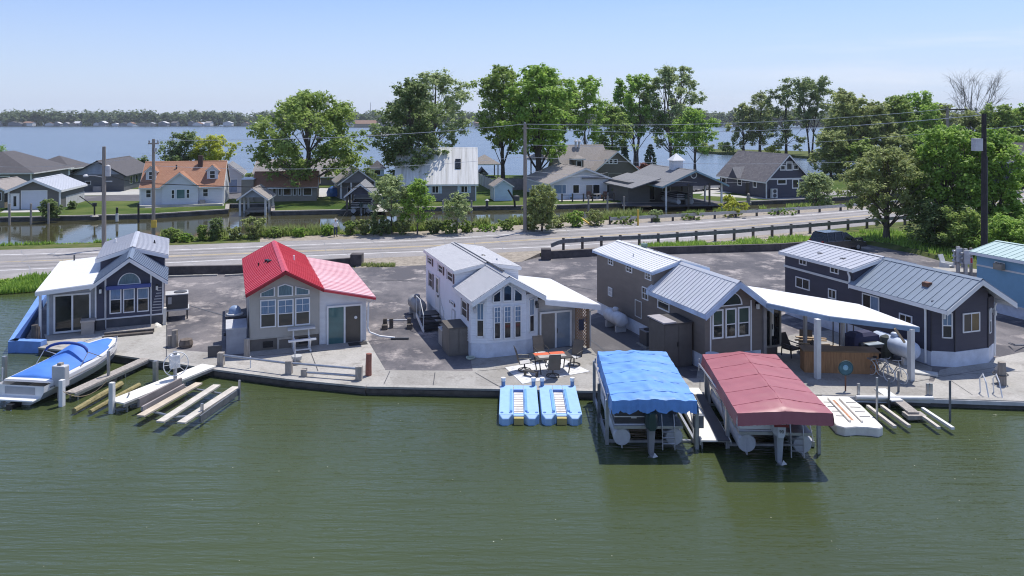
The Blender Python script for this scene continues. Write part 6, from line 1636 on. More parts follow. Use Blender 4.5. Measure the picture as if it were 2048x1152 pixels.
ud = h.front(1158, 320, 2.4)[0]; MB().box(ud - .8, ud + .8, 2.3, 4.5, ze + .5, ze + 2.4).build('dormer', BRNFAR, h.r); h.win('F', (ud - .5, ud + .5, ze + .9, ze + 2.1), 2.3, px=False, fw=.1)
hip(h, 1.9, 2.4, ze + 2.45, ze + 3.1, .15, ASH_T, 0, 2.2, ud - .95, name='dormer_roof')
for px in (1153, 1160): uu = h.front(px, 300, 6)[0]; MB().lathe([(.2, zr), (.2, zr + 1.5), (.4, zr + 1.6), (.05, zr + 2.0)], (uu, 6.5, 0), 8).build('turbine_vent', LGREYM, h.r)
# F14 open boathouse with cupola
h = fh('boathouse', 1332, 415, 15, 'large open boathouse with a grey roof, round gable window and white cupola', 'boathouse', 0)
w_ = h.front(1443, 411)[0]; ze = h.front(1332, 368)[1]; zr = h.front(1384, 341)[1]
h.gable(w_, 0, 13, ze, zr, .8, ASH_G, 0, .6, .4, fw=.2, fm=mat('teal_grey_trim', (.25, .38, .45), .6))
MB().ext([(.0, ze - .35), (w_, ze - .35), (w_, ze), (w_ / 2, zr - .1), (0, ze)], 'y', .02, .15).build('gable_panel', NAVY, h.r)
for u, v_ in ((0, 0), (w_, 0), (w_, 4.5), (w_, 9)): MB().box(u - .1, u + .1, v_ - .1, v_ + .1, -.5, ze).build('post', WHITE, h.r)
for u, v_ in ((w_ * .4, 0), (w_ * .78, 0), (w_ * .6, 5)): MB().box(u - .1, u + .1, v_ - .1, v_ + .1, -.5, ze).build('inner_post', DWOOD, h.r)
MB().box(-3.2, 0, 5, 13, 0, ze - .1).build('wall', GREYFAR, h.r); MB().box(0, w_, 8, 13, 0, ze - .1).build('back_wall', GREYFAR, h.r)
MB().slab([(-4.0, 2.0, ze - .75), (-4.0, 13.4, ze - .75), (.3, 13.4, ze + .5), (.3, 2.0, ze + .5)], .12).build('side_roof', ASH_G, h.r)
h.win('F', (1.0, 2.2, .2, 2.2), 8, px=False, fr=WHITE2, name='door'); h.win('F', (3.4, 4.6, .2, 2.2), 8, px=False, fr=WHITE2, name='door')
h.win('L', (-8, -5.6, .1, 2.3), 0, px=False, name='door', pane=NAVY)
a_, b_ = h.front(1387, 350); M = h.plane('F', .0); q = MB(M); q.ring((a_, b_, .05), .42, .07, 'z', 20, 6); q.build('round_window', WHITE, h.r)
uc, vc = w_ / 2, 5.2
cu = MB().box(uc - .7, uc + .7, vc - .7, vc + .7, zr - .5, zr + 1.1).build('cupola', WHITEFAR, h.r)
MB().add([(uc - .95, vc - .95, zr + 1.1), (uc + .95, vc - .95, zr + 1.1), (uc + .95, vc + .95, zr + 1.1), (uc - .95, vc + .95, zr + 1.1), (uc, vc, zr + 2.1)], [(0, 1, 4), (1, 2, 4), (2, 3, 4), (3, 0, 4), (0, 3, 2, 1)]).build('cupola_roof', WHITEM, cu)
MB().box(0, w_, 0.4, 8, -.1, .06).build('deck', DWOOD, h.r)
dup(pb, h.W(w_ * .42, 1.2, .5), R(15), 'pontoon boat moored inside the large open boathouse with the cupola')
# F15 dark navy house
h = fh('house', 1533, 397, 15, 'dark navy two storey house with a mottled grey roof and white trimmed windows')
w_ = h.front(1617, 392)[0]; ze = h.front(1533, 358)[1]; zr = h.front(1579, 309)[1]
L_ = h.left(1440, 380)[0]
h.walls(w_, 0, L_, 0, ze, zr, NAVY); h.gable(w_, 0, L_, ze, zr, .45, shingle('mottled_roof_y', (.10, .095, .11), (.24, .22, .22), 'y', 1.3), 0, .45, .4, fw=.22)
for r in [(1560, 330, 1571, 341), (1572, 323, 1585, 341), (1586, 329, 1597, 340), (1554, 358, 1573, 369), (1584, 358, 1598, 377)]: h.win('F', r, 0, fw=.16)
for r in [(1475, 354, 1484, 372), (1506, 357, 1514, 376)]: h.win('L', r, 0, fw=.14)
h.win('L', (-L_ + .4, -L_ + 2, 1.2, 2.2), 0, px=False, fw=.14); vd = h.left(1495, 380)[0]; h.win('L', (-vd - .5, -vd + .5, .1, 2.2), 0, px=False, pane=BLACK, fr=DGREY, name='door')
MB().box(0, w_, -.06, -.01, ze - .15, ze + .08).build('belt_trim', WHITE, h.r); MB().box(-.12, .02, -.12, .02, 0, ze).build('corner_trim', WHITE, h.r)
vp = h.left(1475, 345)[0]; MB().ext([(vp - 1.4, 2.4), (vp + 1.4, 2.4), (vp, 4.0)], 'x', -.8, 1.8).build('porch_gable', NAVY, h.r)
MB().slab([(-1, vp - 1.5, 2.4), (-1, vp, 4.1), (2, vp, 4.1), (2, vp - 1.5, 2.4)], .1).build('porch_roof', ASH_G, h.r)
r = empty('heat_pump', h.W(.5, -.6, 0), h.a, 'white twin fan heat pump against the navy house gable wall', 'heat pump')
MB().box(0, .95, 0, .4, .1, 1.45).build('cabinet', WHITE2, r)
for zz_ in (.45, 1.08): M = Matrix.Rotation(R(90), 4, 'X'); M.translation = V3((.48, -.0, zz_)); q = MB(M); q.lathe([(.28, -.0), (.28, .02)], (0, 0, 0), 16); q.build('fan_grille', DGREY, r)
# F16 right edge house
h = fh('house', 2022, 372, 16, 'dark house with a brick red roof edge at the right edge behind the trees')
h.walls(8, 0, 12, 0, 4.4, 7.3, NAVY); h.gable(8, 0, 12, 4.4, 7.3, .4, ASH_D, 0, .5, .3, fw=.3)
h.win('F', (2030, 340, 2045, 357), 0, fw=.14); MB().box(-.2, 3, 6, 10, 4, 7.2).build('rear_block', mat('red_brown_wall', (.12, .06, .05), .8), h.r)
# F17 lakeside pavilion with boat
h = fh('boathouse', 949, 356, 8, 'small lakeside boat shelter with a shingled hip roof and covered boat', 'boathouse')
w_ = h.front(996, 356)[0]; ze = h.front(949, 328)[1]
hip(h, w_, 6, ze, ze + 1.7, .5, ASH_T, 1.5)
for u in (0, w_):
    for v_ in (0, 6): MB().box(u - .1, u + .1, v_ - .1, v_ + .1, -.5, ze - .1).build('post', DWOOD, h.r)
r = empty('covered_boat', h.W(w_ * .4, .6, .6), h.a, 'small boat under a black cover in the lakeside boat shelter', 'boat')
MB().loft([[V3((-.1, 0, .5)), V3((0, 0, .7)), V3((.1, 0, .5))], [V3((-1.2, 1, 0)), V3((0, 1, 1.1)), V3((1.2, 1, 0))], [V3((-1.25, 4, 0)), V3((0, 4, 1.4)), V3((1.25, 4, 0))], [V3((-1.1, 5.2, 0)), V3((0, 5.2, .7)), V3((1.1, 5.2, 0))]]).build('cover', BLACK, r)
MB().loft([[V3((-.1, .1, .5)), V3((0, .1, .2)), V3((.1, .1, .5))], [V3((-1.15, 1, 0)), V3((0, 1, -.5)), V3((1.15, 1, 0))], [V3((-1.15, 5.2, 0)), V3((0, 5.2, -.4)), V3((1.15, 5.2, 0))]]).build('hull', GELG, r)
# small pale gazebo house by the lake
h = fh('gazebo', 741, 352, 10, 'small pale blue lakeside gazebo with a dark pointed roof', 'gazebo')
w_ = h.front(768, 352)[0]; ze = h.front(741, 337)[1]; MB().box(0, w_, 0, 3, 0, ze).build('wall', PBLUE, h.r); hip(h, w_, 3, ze, ze + 1.6, .4, ASH_D); h.win('F', (748, 340, 761, 350), 0)
# more lakeside roofs between the trees
h = fh('house', 1240, 350, 12, 'low lakeside house with a red brown shrub lined roof behind the brown house') if False else None
h = fh('boathouse', 1062, 352, 8, 'taupe roofed lakeside shelter between the tall tree trunks', 'boathouse')
hip(h, 6, 6, 3.4, 5.0, .5, ASH_T, 1)
for u in (0, 6):
    for v_ in (0, 6): MB().box(u - .12, u + .12, v_ - .12, v_ + .12, -.4, 3.3).build('post', DWOOD, h.r)
# fences
def fence(p0, p1, hh, m, label, n):
    r = empty('fence', p0, 0, label, 'fence'); d = p1 - p0
    for k in range(n + 1): q = d * (k / n); MB().box(q.x - .07, q.x + .07, q.y - .07, q.y + .07, 0, hh + .08).build('post', m, r)
    for k in range(n): MB().bar(d * (k / n) + V3((0, 0, hh / 2)), d * ((k + 1) / n) + V3((0, 0, hh / 2)), .05, hh - .1).build('fence_panel', m, r)
fence(G(954, 366, FZ), G(986, 383, FZ), 1.9, mat('pale_fence', (.42, .42, .41), .8), 'pale grey panel fence running back beside the garden shed', 6)
fence(G(988, 381, FZ), G(1046, 380, FZ), 1.9, mat('taupe_fence', (.24, .23, .235), .8), 'taupe panel fence across the back of the lawn behind the garden shed', 6)
# cars on the far bank
car('car', G(1372, 384, FZ), R(-50), SILV, 'silver car parked behind the open boathouse', 'car', 4.6, 1.8, 1.5)
car('car', G(1400, 379, FZ), R(-80), WHITEC, 'white car parked beside the navy house', 'car', 4.8, 1.85, 1.6)
# small things along the far bank
def post(px, py, hh, m, label, z=FZ, rad=.12, name='mooring_post'): return T(MB().tube([(0, 0, -.9), (0, 0, hh)], rad, 8).build(name, m, None, G(px, py, z)), label, 'post')
post(19, 441, 1.9, WOOD, 'weathered mooring post at the left edge of the side canal'); post(62, 440, 1.9, WOOD, 'weathered mooring post left of the round clipped shrub'); post(97, 439, 1.9, WOOD, 'weathered mooring post in front of the round clipped shrub')
post(277, 437, 1.7, BLACK, 'black mooring post left of the orange roofed cottage')
r = empty('bollard', G(234, 436, FZ), 0, 'white bollard with a black cap by the side canal', 'bollard'); MB().lathe([(.16, -.4), (.16, .55)], (0, 0, 0), 10).build('body', WHITE2, r); MB().lathe([(.13, .55), (.13, 1.2), (.05, 1.25)], (0, 0, 0), 10).build('cap', BLACK, r)
post(886, 418, 1.1, WOOD, 'short mooring post before the white metal roofed house'); post(943, 418, 1.1, WOOD, 'short mooring post between the white roofed house and the garden shed')
r = empty('bollard', G(974, 415, FZ), 0, 'dark bollard with a pale cap on the lawn edge', 'bollard'); MB().lathe([(.18, 0), (.18, .9)], (0, 0, 0), 10).build('body', DGREY, r); MB().lathe([(.3, .9), (.1, 1.1)], (0, 0, 0), 10).build('cap', LGREY, r)
post(1177, 415, 1.6, WOOD, 'mooring post in front of the railed deck, the left one'); post(1215, 415, 1.5, WOOD, 'mooring post in front of the railed deck, the middle one'); post(1248, 414, 1.4, WOOD, 'mooring post in front of the railed deck, the right one')
r = empty('davit_crane', G(189, 433, FZ), 0, 'black davit crane with a long boom on the canal lawn', 'crane')
MB().tube([(0, 0, 0), (0, 0, 1.3)], .1, 8).build('mast', BLACK, r); MB().tube([(0, 0, 1.2), (-2.3, 1.0, 2.3)], .06, 8).build('boom', BLACK, r); MB().lathe([(.5, 0), (.3, .15)], (0, 0, 0), 10).build('base', CONC2, r); MB().lathe([(.25, 1.2), (.25, 1.6)], (0, 0, 0), 10).build('winch', BLACK, r)
r = empty('davit_crane', G(1030, 415, FZ), 0, 'dark davit crane leaning beside the garden shed', 'crane')
MB().tube([(0, 0, 0), (-.1, 0, 1.1)], .14, 8).build('mast', BLACK, r); MB().tube([(-.1, 0, 1.0), (-.9, .2, 2.3)], .12, 8).build('boom', BLACK, r); MB().lathe([(.4, .9), (.4, 1.5), (.1, 1.6)], (.2, 0, 0), 10).build('winch', DGREY, r)
r = empty('garden_statue', G(1497, 409, FZ), 0, 'small tan garden statue on the canal edge before the navy house', 'statue')
MB().lathe([(.4, 0), (.4, .3), (.25, .4), (.3, .9), (.18, 1.15), (.2, 1.4), (.03, 1.55)], (0, 0, 0), 10).build('figure', TANFAR, r)
T(MB().bar(G(1148, 426, .9), G(1185, 452, RZ), .14, .14).build('leaning_pole', YEL), 'yellow pole leaning over the canal bank shrubs', 'pole')
post(1276, 451, 1.7, YEL, 'upright yellow marker pole behind the far guardrail', RZ, .1, 'marker_pole')
T(MB().box(-3.6, 1.4, -.35, .35, .2, .3).build('canal_dock', WOOD, None, G(40, 440, WZ)), 'low plank dock along the far bank at the left edge', 'dock')
# ================================================================== guardrails, poles, wires
def guard(tab, xs, label, m, hh, end_curl=False):
    P = [G(x, interp(tab, x), RZ) for x in xs]; O = P[0]; r = empty('guardrail', O, 0, label, 'guardrail'); q = MB(); pts = [p - O + V3((0, 0, hh - .15)) for p in P]
    if end_curl: pts = [pts[0] + V3((-1.1, -.7, -.25)), pts[0] + V3((-.5, -.15, -.1))] + pts
    for a_, b_ in zip(pts, pts[1:]): q.bar(a_, b_, .09, .34)
    q.build('rail', m, r)
    for p in P: p = p - O; MB().box(p.x - .11, p.x + .11, p.y - .1 + .12, p.y + .1 + .12, -.3, hh + .12).build('post', DWOOD, r)
guard([(1127, 501), (1200, 496), (1317, 491), (1396, 485), (1471, 480), (1545, 473), (1620, 467), (1750, 455), (1830, 448), (2048, 426)], [1127 + 38 * k for k in range(30)], 'long weathered guardrail on dark posts along the near side of the road', DGALV, .95, True)
guard([(1220, 449), (1420, 438), (1650, 424), (2048, 392)], [1220 + 42 * k for k in range(22)], 'grey guardrail along the canal side of the road', GALV, .75)
def upole(px, base, top, m, label, rad=.17, z=RZ):
    p = G(px, base, z); h_ = CH - (top - YH) * p.y / F - z; r = empty('utility_pole', p, 0, label, 'utility pole')
    MB().tube([(0, 0, -.5), (0, 0, h_ * .5), (0, 0, h_)], [rad, rad * .9, rad * .75], 10).build('mast', m, r); return r, h_, p
r, hA, pA = upole(208, 499, 293, POLE, 'grey utility pole with a street lamp arm behind the dark slate cottage', .2)
MB().tube([(0, 0, 6.3), (-.8, 0, 6.45), (-1.5, 0, 6.45)], .04, 6).build('lamp_arm', GALV, r); MB().lathe([(.2, -.12), (.22, 0), (.1, .12)], (-1.6, 0, 6.45), 12).build('lamp_head', LGREY, r)
MB().lathe([(.22, -.6), (.24, 0), (.2, .3), (.05, .4)], (.35, 0, 7.0), 12).build('transformer', LGREY, r); MB().box(.1, .7, -.05, .05, 5.9, 6.0).build('bracket', GALV, r)
r, hB, pB = upole(307, 480, 278, POLE, 'brown utility pole with insulators before the orange roofed cottage', .18)
MB().box(-.5, .5, -.06, .06, hB - .5, hB - .36).build('crossarm', WOOD, r)
for x in (-.4, .0, .4): MB().lathe([(.06, hB - .36), (.09, hB - .2), (.04, hB - .1)], (x, 0, 0), 8).build('insulator', GALV, r)
MB().lathe([(.14, 0), (.14, .35)], (.25, -.1, hB - 1.2), 8).build('transformer', LGREY, r); MB().box(-.12, .35, -.25, -.12, 1.2, 1.9).build('yellow_marker', YEL, r)
r, hC, pC = upole(1050, 464, 248, POLE, 'tall pale utility pole in the centre above the canal bank', .2)
MB().box(-.3, .3, -.06, .06, hC - .5, hC - .38).build('crossarm', WOOD, r); MB().lathe([(.05, hC), (.08, hC + .2)], (0, 0, 0), 8).build('insulator', LGREY, r)
r, hD, pD = upole(1968, 562, 227, DPOLE, 'thick dark utility pole with a grey transformer box near the light blue cottage', .21, 0.)
MB().box(-.75, -.25, -.3, .3, 9.4, 10.3).build('transformer', LGREY, r); MB().tube([(-.25, 0, 12), (-.6, 0, 12.2)], .04, 6).build('bracket', GALV, r); MB().tube([(.22, 0, 1), (.22, 0, 9)], .05, 6).build('conduit', DGREY, r)
r, hE, pE = upole(1895, 440, 215, POLE, 'grey utility pole with a long crossarm among the right hand trees', .2)
MB().box(-.3, 2.2, -.07, .07, hE - .3, hE - .15).build('crossarm', DWOOD, r)
def wire(a, b_, sag, label, rad=.02, m=None):
    N = 14; pts = [a.lerp(b_, k / N) - V3((0, 0, 4 * sag * (k / N) * (1 - k / N))) for k in range(N + 1)]
    return T(MB().tube([p - a for p in pts], rad, 4).build('power_line', m or WIRE, None, a), label, 'power line')
WIRE = mat('wire_grey', (.62, .62, .62), .6); CABLE = mat('black_cable', (.02, .02, .022), .7)
up = lambda p, z: V3((p.x, p.y, p.z + z))
wire(up(pB, hB - .1), up(pC, hC), .5, 'pale power line from the brown pole to the central pole, the top one', .03)
wire(up(pC, hC), up(pE, hE - .15), .7, 'pale power line from the central pole to the pole among the right trees', .03)
wire(up(pC, hC - .4), up(pD, hD - .1), .8, 'pale power line from the central pole to the thick dark pole, the upper one', .025)
wire(up(pB, 7.0), up(pC, 7.6), .7, 'pale low power line between the brown pole and the central pole', .022)
wire(up(pC, 7.6), up(pE, 7.2), .8, 'pale low power line between the central pole and the right trees', .022)
wire(up(pC, 8.8), up(pE, 10), .8, 'pale middle power line between the central pole and the right trees', .02)
wire(up(pB, 5.3), D(860, 372, 100), .3, 'thick black cable sagging before the orange roofed cottage', .045, CABLE)
wire(up(pA, 6.7), up(pB, 5.4), .3, 'black cable between the lamp pole and the brown pole', .03, CABLE)
wire(up(pB, 8.0), D(-60, 330, 90), .6, 'thin pale power line from the brown pole toward the left edge', .018)
wire(up(pD, 11.0), D(2120, 240, 52), .1, 'thin power line from the thick dark pole to the right edge', .018)
wire(up(pC, 6.2), D(1500, 365, 116), .4, 'thin service line from the central pole to the navy house', .018)
wire(up(pC, 5.6), D(1215, 345, 118), .3, 'thin service line from the central pole to the brown house', .018)
# ================================================================== trees
LEAF = {
 'deep': leafmat('deep_green_leaf', (0.134, 0.207, 0.073), (0.305, 0.378, 0.146), .5),
 'mid': leafmat('mid_green_leaf', (0.195, 0.293, 0.067), (0.403, 0.512, 0.146), .5),
 'fresh': leafmat('fresh_green_leaf', (0.207, 0.354, 0.055), (0.427, 0.598, 0.134), .5),
 'lime': leafmat('lime_leaf', (0.439, 0.512, 0.049), (0.620, 0.620, 0.122), .5),
 'olive': leafmat('olive_leaf', (0.256, 0.305, 0.110), (0.464, 0.525, 0.207), .5),
 'pale': leafmat('pale_spring_leaf', (0.268, 0.342, 0.146), (0.512, 0.598, 0.293), .5),
 'spruce': leafmat('spruce_needle', (0.055, 0.104, 0.061), (0.122, 0.195, 0.110), .1),
 'red': leafmat('red_brown_leaf', (0.183, 0.067, 0.061), (0.342, 0.146, 0.122)),
}
BARK = mat('grey_brown_bark', (.12, .10, .085), .95, var=.35, scale=4, stretch=(3, 3, .5), bmp=.5)
BARKD = mat('dark_bark', (.055, .047, .042), .95, var=.35, scale=4, stretch=(3, 3, .5))
BARKP = mat('pale_bark', (.22, .20, .185), .95, var=.3, scale=3)
def leaves_mesh(name, centers, rads, nper, size, m, seed, squash=.8, shell=.55):
    g = np.random.default_rng(seed); V = []; 
    for (c, r, n) in zip(centers, rads, nper):
        d = g.normal(size=(n, 3)); d /= np.linalg.norm(d, axis=1)[:, None]
        rr = (shell + (1 - shell) * g.random(n)) * g.choice([1, 1, 1, .7], n) * (1 + .12 * g.normal(size=n))
        p = np.array(c) + d * (rr * r)[:, None] * np.array([1, 1, squash])
        nrm = d * .55 + g.normal(size=(n, 3)) * .55 + np.array([0, 0, 1.0]); nrm /= np.linalg.norm(nrm, axis=1)[:, None]
        a = np.cross(nrm, g.normal(size=(n, 3))); a /= np.linalg.norm(a, axis=1)[:, None]; b = np.cross(nrm, a)
        s = size * (.6 + .8 * g.random(n))[:, None]
        V.append(np.stack([p - a * s, p + b * s * .62, p + a * s, p - b * s * .62], 1))
    V = np.concatenate(V).reshape(-1, 3); nf = len(V) // 4
    me = bpy.data.meshes.new(name); me.vertices.add(len(V)); me.vertices.foreach_set('co', V.ravel())
    me.loops.add(len(V)); me.loops.foreach_set('vertex_index', np.arange(len(V), dtype=np.int32))
    me.polygons.add(nf); me.polygons.foreach_set('loop_start', np.arange(0, len(V), 4, dtype=np.int32))
    try: me.polygons.foreach_set('loop_total', np.full(nf, 4, dtype=np.int32))
    except Exception: pass
    me.materials.append(m); me.update(); me.validate(); return me
def tree(loc, H, Wd, label, leaf='mid', base=.25, n=9000, size=.3, trunk_r=.35, nl=26, seed=1, dens=1., bark=None, stems=1, spread=.0, top=1., group=None, clump=.2, lean=0., cat='tree', name='tree', shape='round', airy=.0, twigs=0, sub=9):
    rr = random.Random(seed); r = empty(name, loc, rr.uniform(0, 6), label, cat, group)
    tk = MB(); cs = []; rs = []
    stem_tops = []
    for s_ in range(stems):
        a = 6.28 * s_ / max(1, stems) + rr.random(); off = spread * Wd * .25 if stems > 1 else 0
        pts = [V3((0, 0, -.2)) if stems == 1 else V3((math.cos(a) * .25 * trunk_r * 3, math.sin(a) * .25 * trunk_r * 3, -.2))]
        for k in range(1, 7):
            t = k / 6; pts.append(V3((math.cos(a) * off * t + rr.uniform(-1, 1) * .03 * H * t + lean * H * t, math.sin(a) * off * t + rr.uniform(-1, 1) * .03 * H * t, H * .86 * t)))
        k_ = 1 if stems == 1 else .65
        tk.tube(pts, [trunk_r * k_ * (1.25 if i == 0 else (1 - .9 * i / 6.3)) for i in range(7)], 8); stem_tops.append(pts)
    for k in range(nl):
        t = base + (1 - base) * ((k + rr.random()) / nl) ** .85
        if shape == 'round': env = math.sin(math.pi * min(1, max(.0, (t - base) / (1 - base)) * .86 + .12)) ** .6
        elif shape == 'vase': env = .3 + .7 * ((t - base) / (1 - base)) ** .7 if t < .9 else .8
        else: env = (1 - (t - base) / (1 - base)) * .95 + .05
        a = k * 2.4 + rr.uniform(-.5, .5); rad = Wd / 2 * env * rr.uniform(.45, .92) * (1 if k < nl - 2 else .3)
        cr = H * clump * rr.uniform(.55, 1.0) * (.65 + .35 * env)
        ptop = H - cr * .8
        st = stem_tops[k % stems]; i = min(5, max(1, int((t * .72) * 6))); p0 = st[i]
        c = V3((math.cos(a) * rad + p0.x * .6, math.sin(a) * rad + p0.y * .6, min(t * H, ptop)))
        mid = p0.lerp(c, .5) + V3((0, 0, .06 * H * rr.uniform(-.3, .8))); lr = trunk_r * .28 * (1 - .5 * t)
        tk.tube([p0, mid, c], [lr, lr * .65, lr * .25], 5)
        for j in range(3 + twigs):
            e = c + V3((rr.uniform(-1, 1), rr.uniform(-1, 1), rr.uniform(-.4, 1))) * cr * (1.0 if not twigs else 1.25)
            tk.tube([c.lerp(mid, rr.random() * .6), c.lerp(e, .5) + V3((0, 0, .1 * cr)), e], [lr * .35, lr * .2, lr * .08], 4)
        for j in range(sub):
            d_ = V3((rr.gauss(0, 1), rr.gauss(0, 1), rr.gauss(0, 1))).normalized() * cr * rr.uniform(.2, 1.15); d_.z *= .85
            q_ = c + d_; q_.z = min(max(q_.z, base * H * .6 + .1), H)
            cs.append(tuple(q_)); rs.append(cr * rr.uniform(.36, .74))
    for k in range(14 if n and shape != 'cone' else 0):
        t = base + (1 - base) * rr.uniform(.15, .85); a = rr.uniform(0, 6.28); e_ = math.sin(math.pi * (t - base) / (1 - base)) ** .5; rad = Wd / 2 * .6 * e_ * rr.random()
        cs.append((math.cos(a) * rad, math.sin(a) * rad, t * H)); rs.append(H * clump * rr.uniform(.5, .8))
    size *= .78; n = int(n * 1.35)
    tot = sum(x ** 2 for x in rs); nper = [max(4, int(n * dens * x * x / tot)) for x in rs]
    tk.build('trunk', bark or BARK, r)
    if n:
        me = leaves_mesh('crown', cs, rs, nper, size, LEAF[leaf], seed, .7, .15); o = bpy.data.objects.new('crown', me); COL.objects.link(o); o.parent = r
    return r
def at(px, base_px): return G(px, base_px, FZ)
def tr(px, by, top, wpx, label, **k):
    p = at(px, by) if 'z' not in k else G(px, by, k.pop('z'))
    Y = p.y; H = CH - (top - YH) * Y / F - p.z; Wd = wpx / F * Y
    return tree(p, H, Wd, label, **k)
tr(616, 398, 183, 232, 'huge broad maple with a dense green crown on the lawn by the low tan house', leaf='mid', base=.2, n=15000, size=.30, trunk_r=.55, nl=44, seed=11, clump=.17)
tr(368, 352, 262, 84, 'dark green bushy tree behind the orange roofed cottage', leaf='deep', base=.15, n=5000, size=.30, trunk_r=.25, nl=18, seed=4, clump=.25)
tr(428, 352, 268, 96, 'lime green spreading tree behind the orange roofed cottage', leaf='lime', base=.3, n=4200, size=.28, trunk_r=.25, nl=18, seed=5, clump=.2, stems=2, spread=.8)
tr(285, 352, 312, 40, 'small dark bush tree left of the orange roofed cottage', leaf='deep', base=.05, n=1400, size=.28, trunk_r=.12, nl=8, seed=6, clump=.35)
tr(820, 396, 158, 130, 'tall dark willow like tree in front of the white metal roof', leaf='deep', base=.14, n=13000, size=.28, trunk_r=.5, nl=40, seed=21, clump=.13)
tr(868, 352, 140, 165, 'tall grey green willow behind the white metal roof', leaf='pale', base=.28, n=9500, size=.34, trunk_r=.5, nl=40, seed=22, clump=.12, airy=1, bark=BARK)
tr(1006, 372, 128, 118, 'tall slender tree leaning over the garden shed, left of the tall group', leaf='mid', base=0.29, n=9100, size=.34, trunk_r=.38, nl=28, seed=31, clump=.12, airy=1, bark=BARKD)
tr(1078, 380, 130, 150, 'tall full crowned tree right behind the central utility pole', leaf='fresh', base=0.27, n=13650, size=.34, trunk_r=.62, nl=36, seed=32, clump=.125, bark=BARKD)
tr(1105, 352, 150, 130, 'tall tree with a slim dark trunk behind the white gabled house', leaf='mid', base=0.33, n=8450, size=.36, trunk_r=.4, nl=26, seed=33, clump=.12, airy=1, bark=BARKD)
tr(1172, 352, 152, 90, 'narrow light crowned tree above the large brown house', leaf='fresh', base=0.38, n=4680, size=.36, trunk_r=.3, nl=18, seed=34, clump=.11, airy=1)
tr(1272, 335, 148, 120, 'tall forked tree right of the large brown house', leaf='fresh', base=0.31, n=8450, size=.42, trunk_r=.5, nl=28, seed=41, clump=.11, airy=1, stems=2, spread=.5, bark=BARK)
tr(1345, 335, 130, 140, 'tallest multi trunk tree above the white cupola, thin leaved at the top', leaf='pale', base=0.21, n=10400, size=.38, trunk_r=.6, nl=40, seed=42, clump=.10, airy=1, stems=3, spread=.9, bark=BARK, twigs=3)
tr(1390, 345, 215, 92, 'bright green tree with a clear trunk left of the navy house', leaf='fresh', base=0.35, n=5980, size=.33, trunk_r=.32, nl=20, seed=43, clump=.16)
tr(1222, 345, 205, 90, 'rounded green tree behind the large brown house roof', leaf='mid', base=0.23, n=4940, size=.36, trunk_r=.3, nl=20, seed=44, clump=.15)
for px, by, top, wd, sd, lab in ((1249, 345, 283, 32, 51, 'narrow dark spruce beside the brown house roof'), (1300, 350, 288, 52, 52, 'wider dark spruce behind the open boathouse roof')):
    tr(px, by, top, wd, lab, leaf='spruce', base=.02, n=2400, size=.26, trunk_r=.2, nl=40, seed=sd, clump=.1, shape='cone', bark=BARKD)
tr(1287, 352, 326, 60, 'low red brown leaved bush behind the open boathouse', leaf='red', base=.05, n=1100, size=.3, trunk_r=.1, nl=10, seed=53, clump=.4, cat='bush', name='shrub')
# peninsula with its trees
pen = [G(x, y, WZ) for x, y in [(1395, 305), (1440, 309), (1520, 312), (1600, 316), (1700, 324), (1760, 330)]]
struct(MB().slab([(p.x, p.y, -1.2) for p in pen] + [(130, 235, -1.2), (110, 270, -1.2), (88, 290, -1.2), (70, 300, -1.2)], 1.2 + .35).build('peninsula', GRASS2))
for i, (px, by, top, wd, lf, lab, kw) in enumerate([
    (1487, 306, 206, 60, 'olive', 'thin olive tree on the peninsula, leftmost of its row', dict(airy=1, clump=.12, base=.15)),
    (1520, 306, 182, 62, 'olive', 'olive crowned tree with a bare spiky top on the peninsula', dict(airy=1, clump=.12, base=.12, twigs=4)),
    (1572, 310, 168, 96, 'deep', 'ivy dark tree with dead forked limbs above the navy house', dict(airy=1, clump=.10, base=.08, twigs=5)),
    (1622, 314, 152, 116, 'deep', 'tall dark umbrella shaped tree with a clear pale trunk on the peninsula', dict(airy=1, clump=.11, base=.42, shape='vase', stems=2, spread=.8, twigs=2)),
    (1683, 318, 178, 100, 'olive', 'broad yellow green tree at the right end of the peninsula', dict(clump=.13, base=.1)),
    (1410, 304, 285, 40, 'olive', 'low scrub clump at the left tip of the peninsula', dict(clump=.4, base=.02, name='shrub', cat='bush')),
    (1455, 306, 282, 44, 'mid', 'low scrub clump left of the olive trees on the peninsula', dict(clump=.4, base=.02, name='shrub', cat='bush')),
    (1545, 311, 290, 40, 'lime', 'yellow green scrub clump between the peninsula trunks', dict(clump=.4, base=.02, name='shrub', cat='bush')),
    (1650, 318, 296, 50, 'deep', 'dark scrub clump at the foot of the umbrella shaped tree', dict(clump=.4, base=.02, name='shrub', cat='bush'))]):
    big = 'cat' not in kw
    tr(px, by, top, wd, lab, leaf=lf, n=5200 if big else 900, size=.42, trunk_r=.45 if big else .1, nl=30 if big else 9, seed=60 + i, bark=BARKD if big else BARK, **kw)
